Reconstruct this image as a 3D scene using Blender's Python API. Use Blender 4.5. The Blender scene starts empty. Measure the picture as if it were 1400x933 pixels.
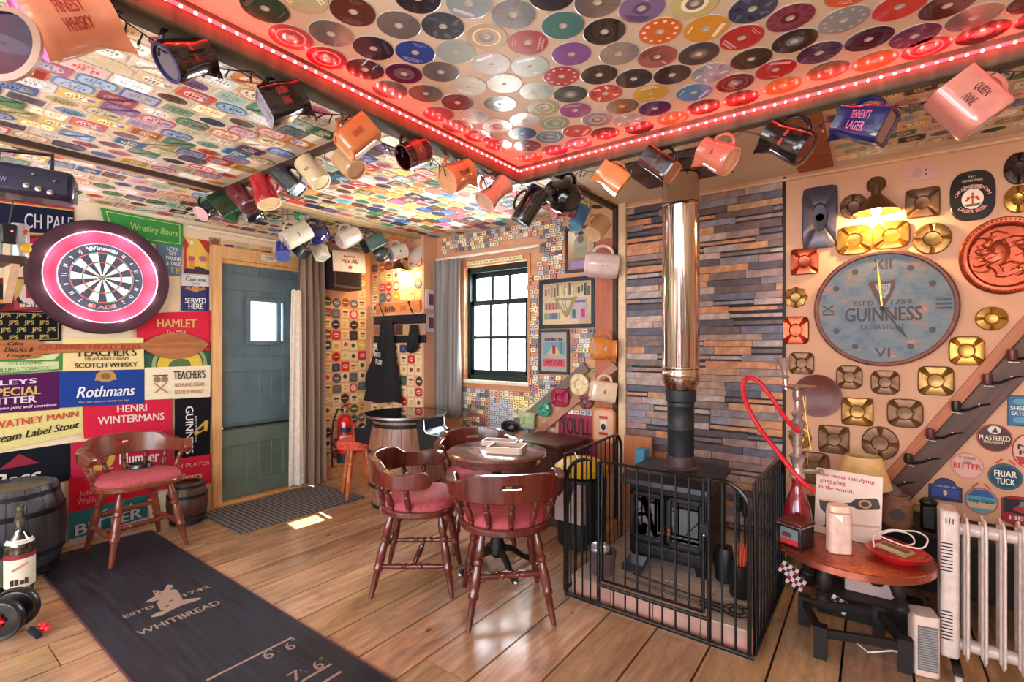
import bpy, math, random
from mathutils import Vector, Matrix, noise
R = math.radians
random.seed(7)
SC = bpy.context.scene
COL = SC.collection
FPX, EYE, YAW = 668.0, 1.28, R(36.55)
# ---------------- camera ----------------
cam = bpy.data.objects.new('camera', bpy.data.cameras.new('camera'))
COL.objects.link(cam); SC.camera = cam
cam.data.sensor_width = 36; cam.data.lens = FPX / 1400 * 36
cam.data.shift_y = 5.5 / 1400
cam.data.clip_start = 0.02
cam.location = (0, 0, EYE); cam.rotation_euler = (R(90), 0, YAW)
# ---------------- exposure, sky, sun, area lights ----------------
SC.view_settings.view_transform = 'Standard'; SC.view_settings.look = 'None'
SC.view_settings.gamma = 1; SC.view_settings.use_curve_mapping = False
SC.view_settings.exposure = 0.42
W = bpy.data.worlds.new('sky'); SC.world = W; W.use_nodes = True
bg = W.node_tree.nodes['Background']; bg.inputs[0].default_value = (0.80, 0.90, 1.0, 1); bg.inputs[1].default_value = 5.0
def lamp(name, kind, loc, energy, color, aim=None, **kw):
    d = bpy.data.lights.new(name, kind); d.energy = energy; d.color = color
    for k, v in kw.items(): setattr(d, k, v)
    o = bpy.data.objects.new(name, d); COL.objects.link(o); o.location = loc
    if aim is not None: o.rotation_euler = (Vector(aim) - Vector(loc)).to_track_quat('-Z', 'Y').to_euler()
    return o
lamp('sun', 'SUN', (-8, 2.5, 8), 45, (1, .96, .86), aim=(-8 + .93, 2.5 - .15, 8 - 1.49), angle=R(0.6))
lamp('garden_window_light', 'AREA', (-2.72, 3.75, 1.55), 150, (.93, .97, 1), aim=(-1.9, 1.2, .6), shape='RECTANGLE', size=1.0, size_y=1.2)
lamp('rear_fill_light', 'AREA', (0.5, -1.9, 1.45), 32, (1, .95, .92), aim=(-1.6, 2.2, 1.25), shape='RECTANGLE', size=2.2, size_y=1.5)  # added fill lamp behind the camera, not a known window
lamp('left_fill_light', 'AREA', (-2.3, -1.5, 1.2), 24, (1, .93, .88), aim=(-2.6, 2.6, 1.5), shape='RECTANGLE', size=1.6, size_y=1.2)  # second added fill lamp, unseen, brightens the far walls

lamp('ceiling_fill_light', 'AREA', (-2.72, 3.85, .95), 150, (1, 1, .97), aim=(-2.5, 1.6, 2.3), shape='RECTANGLE', size=1.0, size_y=.6)  # added lamp outside, aimed up through the window to brighten the ceiling
# ---------------- helpers ----------------
def lin(c): return c / 12.92 if c <= .04045 else ((c + .055) / 1.055) ** 2.4
def rgb(h):
    if isinstance(h, str): h = [int(h[i:i + 2], 16) / 255 for i in (0, 2, 4)]
    return tuple(lin(x) for x in h[:3]) + (1,)
MATS = {}
class N:                                         # tiny node helper
    def __init__(s, m): s.t = m.node_tree; s.b = s.t.nodes['Principled BSDF']
    def n(s, typ, **kw):
        x = s.t.nodes.new(typ)
        for k, v in kw.items():
            if k.startswith('i_'):
                k = k[2:]; x.inputs[int(k) if k.isdigit() else k].default_value = v
            else: setattr(x, k, v)
        return x
    def l(s, a, b): s.t.links.new(a, b)
def mk(name):
    m = bpy.data.materials.new(name); m.use_nodes = True
    return m, N(m)
def paint(h, rough=.55, metal=0, emit=0, coat=0, var=.12, scale=30, bump=0, spec=.5):
    key = (h, rough, metal, emit, coat, var, scale, bump, spec)
    if key in MATS: return MATS[key]
    m, g = mk('paint_' + (h if isinstance(h, str) else 'mix')); c = rgb(h); MATS[key] = m
    g.b.inputs['Base Color'].default_value = c; g.b.inputs['Roughness'].default_value = rough
    g.b.inputs['Metallic'].default_value = metal; g.b.inputs['Coat Weight'].default_value = coat
    g.b.inputs['Specular IOR Level'].default_value = spec
    if emit:
        g.b.inputs['Emission Color'].default_value = c; g.b.inputs['Emission Strength'].default_value = emit
        return m
    if var or bump:
        tc = g.n('ShaderNodeTexCoord'); nz = g.n('ShaderNodeTexNoise', i_Scale=scale, i_Detail=4.0); g.l(tc.outputs['Object'], nz.inputs['Vector'])
        if var:
            mx = g.n('ShaderNodeMixRGB', blend_type='MULTIPLY'); mx.inputs[0].default_value = 1; mx.inputs[1].default_value = c
            mr = g.n('ShaderNodeMapRange'); mr.inputs['From Min'].default_value = .3; mr.inputs['From Max'].default_value = .7
            mr.inputs['To Min'].default_value = 1 - var; mr.inputs['To Max'].default_value = 1 + var
            g.l(nz.outputs[0], mr.inputs[0]); g.l(mr.outputs[0], mx.inputs[2]); g.l(mx.outputs[0], g.b.inputs['Base Color'])
        if bump:
            bp = g.n('ShaderNodeBump', i_Strength=bump, i_Distance=.002); g.l(nz.outputs[0], bp.inputs['Height']); g.l(bp.outputs[0], g.b.inputs['Normal'])
    return m
def objcol(name, hue=.5, sat=1, val=1, rough=.5, metal=0, coat=0, var=.15, scale=40, bump=0):
    if name in MATS: return MATS[name]
    m, g = mk(name); MATS[name] = m
    oi = g.n('ShaderNodeObjectInfo'); hs = g.n('ShaderNodeHueSaturation', i_Hue=hue, i_Saturation=sat, i_Value=val)
    g.l(oi.outputs['Color'], hs.inputs['Color'])
    tc = g.n('ShaderNodeTexCoord'); nz = g.n('ShaderNodeTexNoise', i_Scale=scale, i_Detail=5.0); g.l(tc.outputs['Object'], nz.inputs['Vector'])
    mr = g.n('ShaderNodeMapRange'); mr.inputs['From Min'].default_value = .3; mr.inputs['From Max'].default_value = .7
    mr.inputs['To Min'].default_value = 1 - var; mr.inputs['To Max'].default_value = 1 + var
    mx = g.n('ShaderNodeMixRGB', blend_type='MULTIPLY'); mx.inputs[0].default_value = 1
    g.l(nz.outputs[0], mr.inputs[0]); g.l(hs.outputs[0], mx.inputs[1]); g.l(mr.outputs[0], mx.inputs[2]); g.l(mx.outputs[0], g.b.inputs['Base Color'])
    g.b.inputs['Roughness'].default_value = rough; g.b.inputs['Metallic'].default_value = metal; g.b.inputs['Coat Weight'].default_value = coat
    if bump:
        bp = g.n('ShaderNodeBump', i_Strength=bump, i_Distance=.003); g.l(nz.outputs[0], bp.inputs['Height']); g.l(bp.outputs[0], g.b.inputs['Normal'])
    return m
def wood(name, c1, c2, c3=None, rough=.45, stretch=(14, 14, 1.2), use_obj=False, dark=.0, coat=0, bump=.15, big=3.0):
    """grain along local z unless stretch says otherwise"""
    if name in MATS: return MATS[name]
    m, g = mk(name); MATS[name] = m
    tc = g.n('ShaderNodeTexCoord'); oi = g.n('ShaderNodeObjectInfo')
    ad = g.n('ShaderNodeVectorMath', operation='ADD'); g.l(tc.outputs['Object'], ad.inputs[0])
    sc = g.n('ShaderNodeVectorMath', operation='SCALE'); sc.inputs[3].default_value = 17.0
    cx = g.n('ShaderNodeCombineXYZ')
    for i in range(3): g.l(oi.outputs['Random'], cx.inputs[i])
    g.l(cx.outputs[0], sc.inputs[0]); g.l(sc.outputs[0], ad.inputs[1])
    mp = g.n('ShaderNodeVectorMath', operation='MULTIPLY'); mp.inputs[1].default_value = stretch; g.l(ad.outputs[0], mp.inputs[0])
    n1 = g.n('ShaderNodeTexNoise', i_Scale=2.5, i_Detail=6.0, i_Roughness=.65, i_Distortion=.6); g.l(mp.outputs[0], n1.inputs['Vector'])
    n2 = g.n('ShaderNodeTexNoise', i_Scale=big, i_Detail=3.0); g.l(ad.outputs[0], n2.inputs['Vector'])
    cr = g.n('ShaderNodeValToRGB'); e = cr.color_ramp.elements
    e[0].position = .32; e[0].color = rgb(c1); e[1].position = .62; e[1].color = rgb(c2)
    if c3: x = cr.color_ramp.elements.new(.78); x.color = rgb(c3)
    mm = g.n('ShaderNodeMath', operation='MULTIPLY_ADD'); mm.inputs[1].default_value = .7
    m2 = g.n('ShaderNodeMath', operation='MULTIPLY'); m2.inputs[1].default_value = .3
    g.l(n2.outputs[0], m2.inputs[0]); g.l(n1.outputs[0], mm.inputs[0]); g.l(m2.outputs[0], mm.inputs[2]); g.l(mm.outputs[0], cr.inputs[0])
    out = cr.outputs[0]
    if use_obj:
        mx = g.n('ShaderNodeMixRGB', blend_type='MULTIPLY'); mx.inputs[0].default_value = 1; g.l(out, mx.inputs[1]); g.l(oi.outputs['Color'], mx.inputs[2]); out = mx.outputs[0]
    g.l(out, g.b.inputs['Base Color']); g.b.inputs['Roughness'].default_value = rough; g.b.inputs['Coat Weight'].default_value = coat
    g.b.inputs['Coat Roughness'].default_value = .15
    bp = g.n('ShaderNodeBump', i_Strength=bump, i_Distance=.003); g.l(n1.outputs[0], bp.inputs['Height']); g.l(bp.outputs[0], g.b.inputs['Normal'])
    return m
def glass(name, tint='ffffff', mixf=.12, rough=.02):
    if name in MATS: return MATS[name]
    m, g = mk(name); MATS[name] = m
    out = [x for x in g.t.nodes if x.type == 'OUTPUT_MATERIAL'][0]
    tr = g.n('ShaderNodeBsdfTransparent'); tr.inputs[0].default_value = rgb(tint)
    gl = g.n('ShaderNodeBsdfGlossy', i_Roughness=rough)
    lw = g.n('ShaderNodeLayerWeight', i_Blend=.35); mr = g.n('ShaderNodeMapRange'); mr.inputs['To Min'].default_value = mixf * .5; mr.inputs['To Max'].default_value = mixf * 4
    g.l(lw.outputs['Fresnel'], mr.inputs[0])
    mx = g.n('ShaderNodeMixShader'); g.l(mr.outputs[0], mx.inputs[0]); g.l(tr.outputs[0], mx.inputs[1]); g.l(gl.outputs[0], mx.inputs[2]); g.l(mx.outputs[0], out.inputs[0])
    return m

def frame(o, x, y):                             # matrix from origin and two in-plane axes
    x = Vector(x).normalized(); y = Vector(y); y = (y - x * y.dot(x)).normalized(); z = x.cross(y)
    M = Matrix.Identity(4)
    for i in range(3): M[i][0], M[i][1], M[i][2], M[i][3] = x[i], y[i], z[i], o[i]
    return M
def smooth(pts, k=5):                            # Catmull-Rom through the points
    P = [Vector(p) for p in pts]; out = []
    for i in range(len(P) - 1):
        a, b, c, d = P[max(i - 1, 0)], P[i], P[i + 1], P[min(i + 2, len(P) - 1)]
        for j in range(k): t = j / k; out.append(.5 * ((2 * b) + (c - a) * t + (2 * a - 5 * b + 4 * c - d) * t * t + (3 * b - a - 3 * c + d) * t ** 3))
    return out + [P[-1]]
def axis_frame(p0, p1, side=None):              # local z runs p0 -> p1
    z = (Vector(p1) - Vector(p0)).normalized(); s = Vector(side) if side is not None else (Vector((1, 0, 0)) if abs(z.x) < .8 else Vector((0, 1, 0)))
    x = (s - z * s.dot(z)).normalized(); y = z.cross(x); M = Matrix.Identity(4)
    for i in range(3): M[i][0], M[i][1], M[i][2], M[i][3] = x[i], y[i], z[i], p0[i]
    return M
TEXTS = {}
def text_geo(s, bold=0, shear=0):
    k = (s, bold, shear)
    if k in TEXTS: return TEXTS[k]
    if s[0] == '*':                               # print too small to read in the photograph: a row of blocks
        n = int(s[1:]); v = []; f = []
        for i in range(n):
            a = -.5 + i / n; w = (.6 + .3 * ((i * 5 + n) % 3) / 2) / n; v += [(a, -.5), (a + w, -.5), (a + w, .5 - .3 * ((i * 7 + n) % 3 == 0)), (a, .5 - .3 * ((i * 7 + n) % 3 == 0))]; f.append((4 * i, 4 * i + 1, 4 * i + 2, 4 * i + 3))
        TEXTS[k] = (v, f); return TEXTS[k]
    c = bpy.data.curves.new('t', 'FONT'); c.body = s; c.resolution_u = 3; c.offset = 0; c.shear = shear; c.fill_mode = 'FRONT'
    o = bpy.data.objects.new('t', c); me = bpy.data.meshes.new_from_object(o)
    v = [(p.co.x, p.co.y) for p in me.vertices]; f = [tuple(p.vertices) for p in me.polygons]
    bpy.data.objects.remove(o); bpy.data.curves.remove(c); bpy.data.meshes.remove(me)
    if not v: v, f = [(0, 0), (1, 0), (0, 1)], [(0, 1, 2)]
    x0, x1 = min(p[0] for p in v), max(p[0] for p in v); y0, y1 = min(p[1] for p in v), max(p[1] for p in v)
    v = [((p[0] - x0) / (x1 - x0 or 1) - .5, (p[1] - y0) / (y1 - y0 or 1) - .5) for p in v]
    if bold:                                       # heavier strokes: the outline laid three times side by side
        b_ = bold * .9 / max(1, x1 - x0); n = len(v); v = [((p[0] + d) / (1 + 2 * b_), p[1], e * .00022) for e, d in enumerate((-b_, 0, b_)) for p in v]; f = [tuple(i + q * n for i in t) for q in range(3) for t in f]
    TEXTS[k] = (v, f); return TEXTS[k]
class MB:
    def __init__(s, M=None): s.v = []; s.f = []; s.mi = []; s.mats = []; s.M = M
    def add(s, vs, fs, mat, M=None):
        if mat not in s.mats: s.mats.append(mat)
        k = s.mats.index(mat); b = len(s.v)
        for p in vs:
            p = Vector(p)
            if M is not None: p = M @ p
            if s.M is not None: p = s.M @ p
            s.v.append(p)
        s.f += [tuple(b + i for i in f) for f in fs]; s.mi += [k] * len(fs); return s
    def box(s, c, d, mat, M=None, taper=1):
        x, y, z = [q / 2 for q in d]; a = []
        for k in (-1, 1):
            q = 1 if k < 0 else taper
            a += [(c[0] + i * x * q, c[1] + j * y * q, c[2] + k * z) for i, j in ((-1, -1), (1, -1), (1, 1), (-1, 1))]
        return s.add(a, [(3, 2, 1, 0), (4, 5, 6, 7), (0, 1, 5, 4), (1, 2, 6, 5), (2, 3, 7, 6), (3, 0, 4, 7)], mat, M)
    def prism(s, pts, z0, z1, mat, M=None, warp=None, top=1.0):
        n = len(pts); cx = sum(p[0] for p in pts) / n; cy = sum(p[1] for p in pts) / n
        a = [(p[0], p[1], z0) for p in pts] + [(cx + (p[0] - cx) * top, cy + (p[1] - cy) * top, z1) for p in pts]
        if warp: a = [warp(*p) for p in a]
        return s.add(a, [tuple(range(n))[::-1], tuple(range(n, 2 * n))] + [(i, (i + 1) % n, n + (i + 1) % n, n + i) for i in range(n)], mat, M)
    def flat(s, pts, z, mat, M=None, warp=None):
        a = [(p[0], p[1], z) for p in pts]
        if warp: a = [warp(*p) for p in a]
        return s.add(a, [tuple(range(len(a)))], mat, M)
    def lathe(s, prof, mat, seg=20, M=None, sx=1, sy=1, caps=True):
        a = []; f = []; n = len(prof)
        for r, z in prof:
            for k in range(seg):
                t = 2 * math.pi * k / seg; a.append((r * math.cos(t) * sx, r * math.sin(t) * sy, z))
        for i in range(n - 1):
            for k in range(seg):
                k2 = (k + 1) % seg; f.append((i * seg + k, i * seg + k2, (i + 1) * seg + k2, (i + 1) * seg + k))
        if caps: f.append(tuple(range(seg))[::-1]); f.append(tuple((n - 1) * seg + k for k in range(seg)))
        return s.add(a, f, mat, M)
    def turn(s, p0, p1, prof, mat, seg=10):      # prof: (t 0..1, radius)
        L = (Vector(p1) - Vector(p0)).length
        return s.lathe([(r, t * L) for t, r in prof], mat, seg, axis_frame(p0, p1))
    def rod(s, p0, p1, r, mat, seg=8, r1=None): return s.turn(p0, p1, [(0, r), (1, r if r1 is None else r1)], mat, seg)
    def tube(s, pts, r, mat, seg=6, closed=False):
        pts = [Vector(p) for p in pts]; n = len(pts); a = []; f = []; side = Vector((.31, .17, .93))
        for i, p in enumerate(pts):
            t = (pts[(i + 1) % n if closed else min(i + 1, n - 1)] - pts[(i - 1) % n if closed else max(i - 1, 0)]).normalized()
            u = side - t * side.dot(t)
            if u.length < 1e-3: u = t.orthogonal()
            u.normalize(); side = u; w = t.cross(u); rr = r[i] if isinstance(r, (list, tuple)) else r
            for k in range(seg):
                q = 2 * math.pi * k / seg; a.append(p + (u * math.cos(q) + w * math.sin(q)) * rr)
        for i in range(n if closed else n - 1):
            for k in range(seg):
                k2 = (k + 1) % seg; j = (i + 1) % n; f.append((i * seg + k, i * seg + k2, j * seg + k2, j * seg + k))
        if not closed: f.append(tuple(range(seg))[::-1]); f.append(tuple((n - 1) * seg + k for k in range(seg)))
        return s.add(a, f, mat)
    def ball(s, c, r, mat, seg=12, sc=(1, 1, 1)):
        M = Matrix.Translation(c) @ Matrix.Diagonal((*sc, 1)); n = max(5, seg // 2)
        return s.lathe([(max(1e-4, r * math.sin(math.pi * i / n)), -r * math.cos(math.pi * i / n)) for i in range(n + 1)], mat, seg, M)
    def text(s, t, cx, cy, w, h, z, mat, bold=.012, shear=0, M=None, warp=None, arc=None):
        v, f = text_geo(t, bold, shear); a = []
        for p_ in v:
            x, y = p_[:2]; dz = p_[2] if len(p_) > 2 else 0
            if arc:                                # arc = (radius, sign): letters stand on a circle about (cx, cy)
                rad, sg = arc; an = x * w / rad; rr = rad + sg * y * h
                a.append((cx + rr * math.sin(an), cy + sg * rr * math.cos(an), z + dz))
            else: a.append((cx + x * w, cy + y * h, z + dz))
        if warp: a = [warp(*p) for p in a]
        return s.add(a, f, mat, M)
    def mesh(s, name, smooth=True, angle=38):
        me = bpy.data.meshes.new(name); me.from_pydata(s.v, [], s.f)
        for m in s.mats: me.materials.append(m)
        me.polygons.foreach_set('material_index', s.mi)
        if smooth: me.polygons.foreach_set('use_smooth', [True] * len(s.f)); me.set_sharp_from_angle(angle=R(angle))
        me.update(); return me
    def build(s, name, parent=None, M=None, bevel=0, smooth=True, color=None, angle=38):
        return link(name, s.mesh(name, smooth, angle), parent, M, bevel, color)
def link(name, me, parent=None, M=None, bevel=0, color=None):
    o = bpy.data.objects.new(name, me); COL.objects.link(o); o.parent = parent
    if M is not None: o.matrix_local = M
    if color is not None: o.color = color
    if bevel:
        b = o.modifiers.new('bevel', 'BEVEL'); b.width = bevel; b.segments = 2; b.limit_method = 'ANGLE'; b.harden_normals = False
    return o
def tag(o, label, cat, group=None, kind=None):
    o['label'] = label; o['category'] = cat
    if group: o['group'] = group
    if kind: o['kind'] = kind
    return o
def thing(name, label, cat, M=None, group=None):
    o = bpy.data.objects.new(name, None); COL.objects.link(o); o.empty_display_size = .05
    if M is not None: o.matrix_local = M if isinstance(M, Matrix) else Matrix.Translation(M)
    return tag(o, label, cat, group)
def struct(o): o['kind'] = 'structure'; return o
def ray(px, py):
    u, w = (px - 700) / FPX, (472 - py) / FPX
    c, s = math.cos(YAW), math.sin(YAW)
    return Vector((c * u - s, s * u + c, w))
def hit(px, py, axis, val):                     # where the sight line meets the plane axis = val
    d = ray(px, py); o = Vector((0, 0, EYE)); t = (val - o[axis]) / d[axis]; return o + d * t
def proj(p):
    x = math.cos(YAW) * p[0] + math.sin(YAW) * p[1]; z = -math.sin(YAW) * p[0] + math.cos(YAW) * p[1]
    return (700 + FPX * x / z, 472 - FPX * (p[2] - EYE) / z, z) if z > .05 else (-999, -999, z)
XL, YW, YA, ZC = -4.2, 3.37, 3.195, 2.31         # left wall, window wall, coat alcove face, ceiling
PL = {'L': (0, XL, (0, 1, 0), (1, 0, 0)), 'W': (1, YW, (1, 0, 0), (0, -1, 0)), 'A': (1, YA, (1, 0, 0), (0, -1, 0))}
def on(pl, px, py, off=0):                      # in-plane coordinates (right, up) of a wall, and the world point
    ax, val, right, nrm = PL[pl]; p = hit(px, py, ax, val + off * nrm[ax]); return p
def wall_frame(pl, p): return frame(p, PL[pl][2], (0, 0, 1))
def rrect(w, h, r, k=3, cx=0, cy=0):
    out = []
    for sx, sy, a0 in ((1, 1, 0), (-1, 1, 90), (-1, -1, 180), (1, -1, 270)):
        for i in range(k + 1):
            a = R(a0 + 90 * i / k); out.append((cx + sx * (w / 2 - r) + r * math.cos(a), cy + sy * (h / 2 - r) + r * math.sin(a)))
    return out
def ell(rx, ry, n=20, cx=0, cy=0): return [(cx + rx * math.cos(2 * math.pi * i / n), cy + ry * math.sin(2 * math.pi * i / n)) for i in range(n)]
# ---------------- room shell ----------------
M_cream = paint('e8d3b4', .85, var=.05, scale=4)
M_peach = paint('e2ab88', .8, var=.05, scale=4)
M_pine = wood('pine_trim', 'c98f55', 'e2b27a', 'efc892', .5, (16, 16, 1.5))
M_pinep = wood('pine_panel', 'b9764e', 'd69a6c', 'e0ae80', .45, (1.5, 10, 10))
M_dark = paint('1a1a1e', .6)
M_black = paint('0c0d10', .45)
M_white = paint('f4f2ee', .5)
M_steel = paint('c8c8cc', .25, 1)
M_brass = paint('b98a3c', .28, 1, var=.25, scale=25)
M_wire = paint('101010', .5)
fl = struct(MB().box((-.6, 1.0, -.045), (8, 7, .05), paint('2a1a10', .9)).build('floor'))
M_floor = wood('floor_boards', '8f6a4c', 'cfa883', 'e2c6a4', .26, (9, .9, 9), use_obj=True, coat=.25, bump=.25, big=1.6)
g = N(M_floor); tc = g.n('ShaderNodeTexCoord'); gm = g.n('ShaderNodeNewGeometry'); mu = g.n('ShaderNodeVectorMath', operation='MULTIPLY'); mu.inputs[1].default_value = (3.2, 1.1, 1); g.l(gm.outputs['Position'], mu.inputs[0])
n1 = g.n('ShaderNodeTexNoise', i_Scale=2.2, i_Detail=9.0, i_Roughness=.72, i_Distortion=1.2); g.l(mu.outputs[0], n1.inputs['Vector']); mr = g.n('ShaderNodeMapRange'); mr.inputs['From Min'].default_value = .50; mr.inputs['From Max'].default_value = .66; mr.inputs['To Max'].default_value = .62; g.l(n1.outputs[0], mr.inputs[0])
n2 = g.n('ShaderNodeTexVoronoi', i_Scale=2.4); mu2 = g.n('ShaderNodeVectorMath', operation='MULTIPLY'); mu2.inputs[1].default_value = (2.6, 1.2, 1); g.l(gm.outputs['Position'], mu2.inputs[0]); g.l(mu2.outputs[0], n2.inputs['Vector']); mr2 = g.n('ShaderNodeMapRange'); mr2.inputs['From Min'].default_value = .035; mr2.inputs['From Max'].default_value = .075; mr2.inputs['To Min'].default_value = .8; mr2.inputs['To Max'].default_value = 0; g.l(n2.outputs['Distance'], mr2.inputs[0])
old = g.b.inputs['Base Color'].links[0].from_socket; mx = g.n('ShaderNodeMixRGB'); mx.inputs[2].default_value = rgb('6e625c'); g.l(mr.outputs[0], mx.inputs[0]); g.l(old, mx.inputs[1]); mx2 = g.n('ShaderNodeMixRGB'); mx2.inputs[2].default_value = rgb('5a3018'); g.l(mr2.outputs[0], mx2.inputs[0]); g.l(mx.outputs[0], mx2.inputs[1]); g.l(mx2.outputs[0], g.b.inputs['Base Color'])
bw = .2275; x = XL; i = 0
while x < 2.0:
    y = -2.2; cuts = sorted(random.uniform(-1.5, 3.1) for _ in range(1 if i % 3 else 2)); rnd = random.Random(i * 31)
    if abs(x + .6 + bw / 2) < .3: cuts = [1.72]
    for yy in cuts + [YW]:
        if yy - y > .3:
            b = MB().box((0, 0, 0), (bw - .009, yy - y - .004, .02), M_floor); t = rnd.uniform(.78, 1.08)
            o = b.build('floorboard', fl, Matrix.Translation((x + bw / 2, (y + yy) / 2, -.010 + rnd.uniform(-.0008, .0006))), color=(t, t * rnd.uniform(.9, 1), t * rnd.uniform(.82, 1), 1)); y = yy
    x += bw; i += 1
# left wall with a door hole (Y 1.727..2.52, z 0..1.98)
DY0, DY1, DZ = 1.727, 2.52, 1.98
wl = MB()
def yz(y0, y1, z0, z1, mat=M_cream, x0=XL - .12, x1=XL): wl.box(((x0 + x1) / 2, (y0 + y1) / 2, (z0 + z1) / 2), (x1 - x0, y1 - y0, z1 - z0), mat)
yz(-2.2, DY0, 0, 2.4); yz(DY1, YW + .1, 0, 2.4, M_peach); yz(DY0, DY1, DZ, 2.4)
wall_left = struct(wl.build('wall_left', smooth=False))
# window wall with the hole
WX0, WX1, WZ0, WZ1 = -3.03, -2.325, .965, 1.99
ww = MB()
def xz(x0, x1, z0, z1, mat, y0=YW, y1=YW + .12): ww.box(((x0 + x1) / 2, (y0 + y1) / 2, (z0 + z1) / 2), (x1 - x0, y1 - y0, z1 - z0), mat)
M_ply = wood('ply_wall', 'c98d68', 'dba882', 'e6bd98', .6, (2, 8, 8))
xz(XL, WX0, 0, 2.4, M_ply); xz(WX1, -1.51, 0, 2.4, M_ply); xz(WX0, WX1, 0, WZ0, M_ply); xz(WX0, WX1, WZ1, 2.4, M_ply); xz(-1.51, 2.1, 0, 2.4, M_peach)
wall_window = struct(ww.build('wall_window', smooth=False))
wa = MB().box(((XL - 3.40) / 2, (YA + YW) / 2, 1.16), (.80, YW - YA, 2.32), M_peach)
wall_alcove = struct(wa.build('wall_alcove', smooth=False))
struct(MB().box((2.15, .6, 1.2), (.1, 5.8, 2.4), M_cream).build('wall_right', smooth=False))
wb = MB()
for x0, x1, z0, z1 in ((-4.3, -3.4, 0, 2.4), (1.7, 2.2, 0, 2.4), (-3.4, 1.7, 0, .6), (-3.4, 1.7, 2.15, 2.4)): wb.box(((x0 + x1) / 2, -2.25, (z0 + z1) / 2), (x1 - x0, .1, z1 - z0), M_cream)
struct(wb.build('wall_rear', smooth=False))
# ceiling: flat part, sloping side strip by the left wall
M_ceil = paint('e4d2b8', .38, var=.05, scale=3); M_ceilw = paint('e6d3b0', .6, var=.08, scale=2)
ce = MB().box((-.7, .6, ZC + .03), (5.55, 5.7, .06), M_ceil)
ceiling = struct(ce.build('ceiling', smooth=False))
SX, SZ = -3.47, 2.23
sl = frame(((XL + SX) / 2, .6, (SZ + ZC) / 2), (0, 1, 0), (SX - XL, 0, ZC - SZ))   # local z points down? fixed below
if sl.col[2][2] > 0: sl = frame(((XL + SX) / 2, .6, (SZ + ZC) / 2), (0, -1, 0), (SX - XL, 0, ZC - SZ))
ceiling_side = struct(MB().box((0, 0, -.02), (5.6, .74, .04), M_ceil).build('ceiling_slope', M=sl, smooth=False))
# battens
M_batt = wood('batten_wood', '5b4630', '8d7350', 'a98f69', .6, (12, 1.2, 12)); M_dbatt = paint('3a261e', .5)
def bar(name, a, b, w, h, mat, up=(0, 0, 1)):
    a = Vector(a); b = Vector(b); M = frame((a + b) / 2, b - a, Vector(up)); return struct(MB().box((0, 0, 0), ((b - a).length, w, h), mat).build(name, M=M)) if 0 else struct(MB(M).box((0, 0, 0), ((b - a).length, h, w), mat).build(name))
bar('trim_1', (SX, -1.5, ZC - .012), (SX, YW, ZC - .012), .07, .024, wood('pale_batten', 'a98a60', 'c9ab7e', 'd8bf96', .5, (8, 1, 8)))
bar('trim_2', (SX + .045, -1.5, ZC - .016), (SX + .045, 1.46, ZC - .016), .02, .03, M_dbatt)
bar('trim_3', (SX, 1.455, ZC - .014), (-1.5, 1.455, ZC - .014), .03, .03, M_dbatt, (0, 0, 1))
bar('trim_4', (-1.55, 1.98, ZC - .012), (-1.55, YW, ZC - .012), .035, .03, M_dbatt)
bar('trim_5', (-1.535, YW - .02, 0), (-1.535, YW - .02, ZC), .03, .03, M_dbatt, (0, 1, 0))
bar('trim_6', (-1.475, YW - .018, 0), (-1.475, YW - .018, ZC), .055, .036, paint('e9c9a2', .6), (0, 1, 0))
bar('trim_7', (-.437, YW - .005, .1), (-.437, YW - .005, 2.3), .012, .01, M_dark, (0, 1, 0))
bar('trim_8', (-1.45, YW - .006, 2.275), (2.1, YW - .006, 2.275), .05, .012, paint('ecc69c', .6))
struct(MB().box((SX, YW - .06, 2.235), (.1, .1, .12), paint('39444a', .6)).build('trim_9'))
# beam frame around the CD panel
ZP = EYE + .88; BX, BY, ZB = -1.41, 1.955, EYE + .805
M_beam = wood('old_beam', '33291d', '5e5038', '85744f', .75, (7, 7, 1), bump=.6, big=5)
def beam(name, a, b, w, h):
    a = Vector(a); b = Vector(b); n = 26; L = (b - a).length; M = axis_frame(a, b, (0, 0, 1)); vs = []; fs = []
    for i in range(n + 1):
        t = i / n; q = [noise.noise(Vector((t * L * 2.3, k * 9.1, w * 50))) * .008 for k in range(4)]
        for k, (sx, sy) in enumerate(((-1, -1), (1, -1), (1, 1), (-1, 1))): vs.append((sx * h / 2 + (q[k] if sx < 0 else 0), sy * w / 2 + q[(k + 1) % 4] * (.6), t * L))
    for i in range(n):
        for k in range(4): fs.append((i * 4 + k, i * 4 + (k + 1) % 4, i * 4 + 4 + (k + 1) % 4, i * 4 + 4 + k))
    fs += [(3, 2, 1, 0), tuple(n * 4 + k for k in range(4))]
    return MB(M).add(vs, fs, M_beam)
bm = thing('timber_beam', 'reclaimed timber beam running from the corner towards the dartboard side, red lights along it', 'beam')
hz = (ZC - ZB)
beam('x', (BX - .045, BY + .03, ZB + hz / 2), (BX - .045, -1.8, ZB + hz / 2), .085, hz).build('beam_timber', bm, bevel=.006)
bm2 = thing('timber_beam', 'reclaimed timber beam running along the stove side, red lights along it', 'beam')
beam('x', (BX - .02, BY + .022, ZB + hz / 2), (2.1, BY + .022, ZB + hz / 2), .05, hz).build('beam_timber', bm2, bevel=.006)
panel = struct(MB().box(((BX + 2.1) / 2, (BY - 1.8) / 2, ZP + .01), (2.1 - BX, BY + 1.8, .02), paint('dcc3a6', .6, var=.04, scale=5)).build('ceiling_panel', smooth=False))
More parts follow.
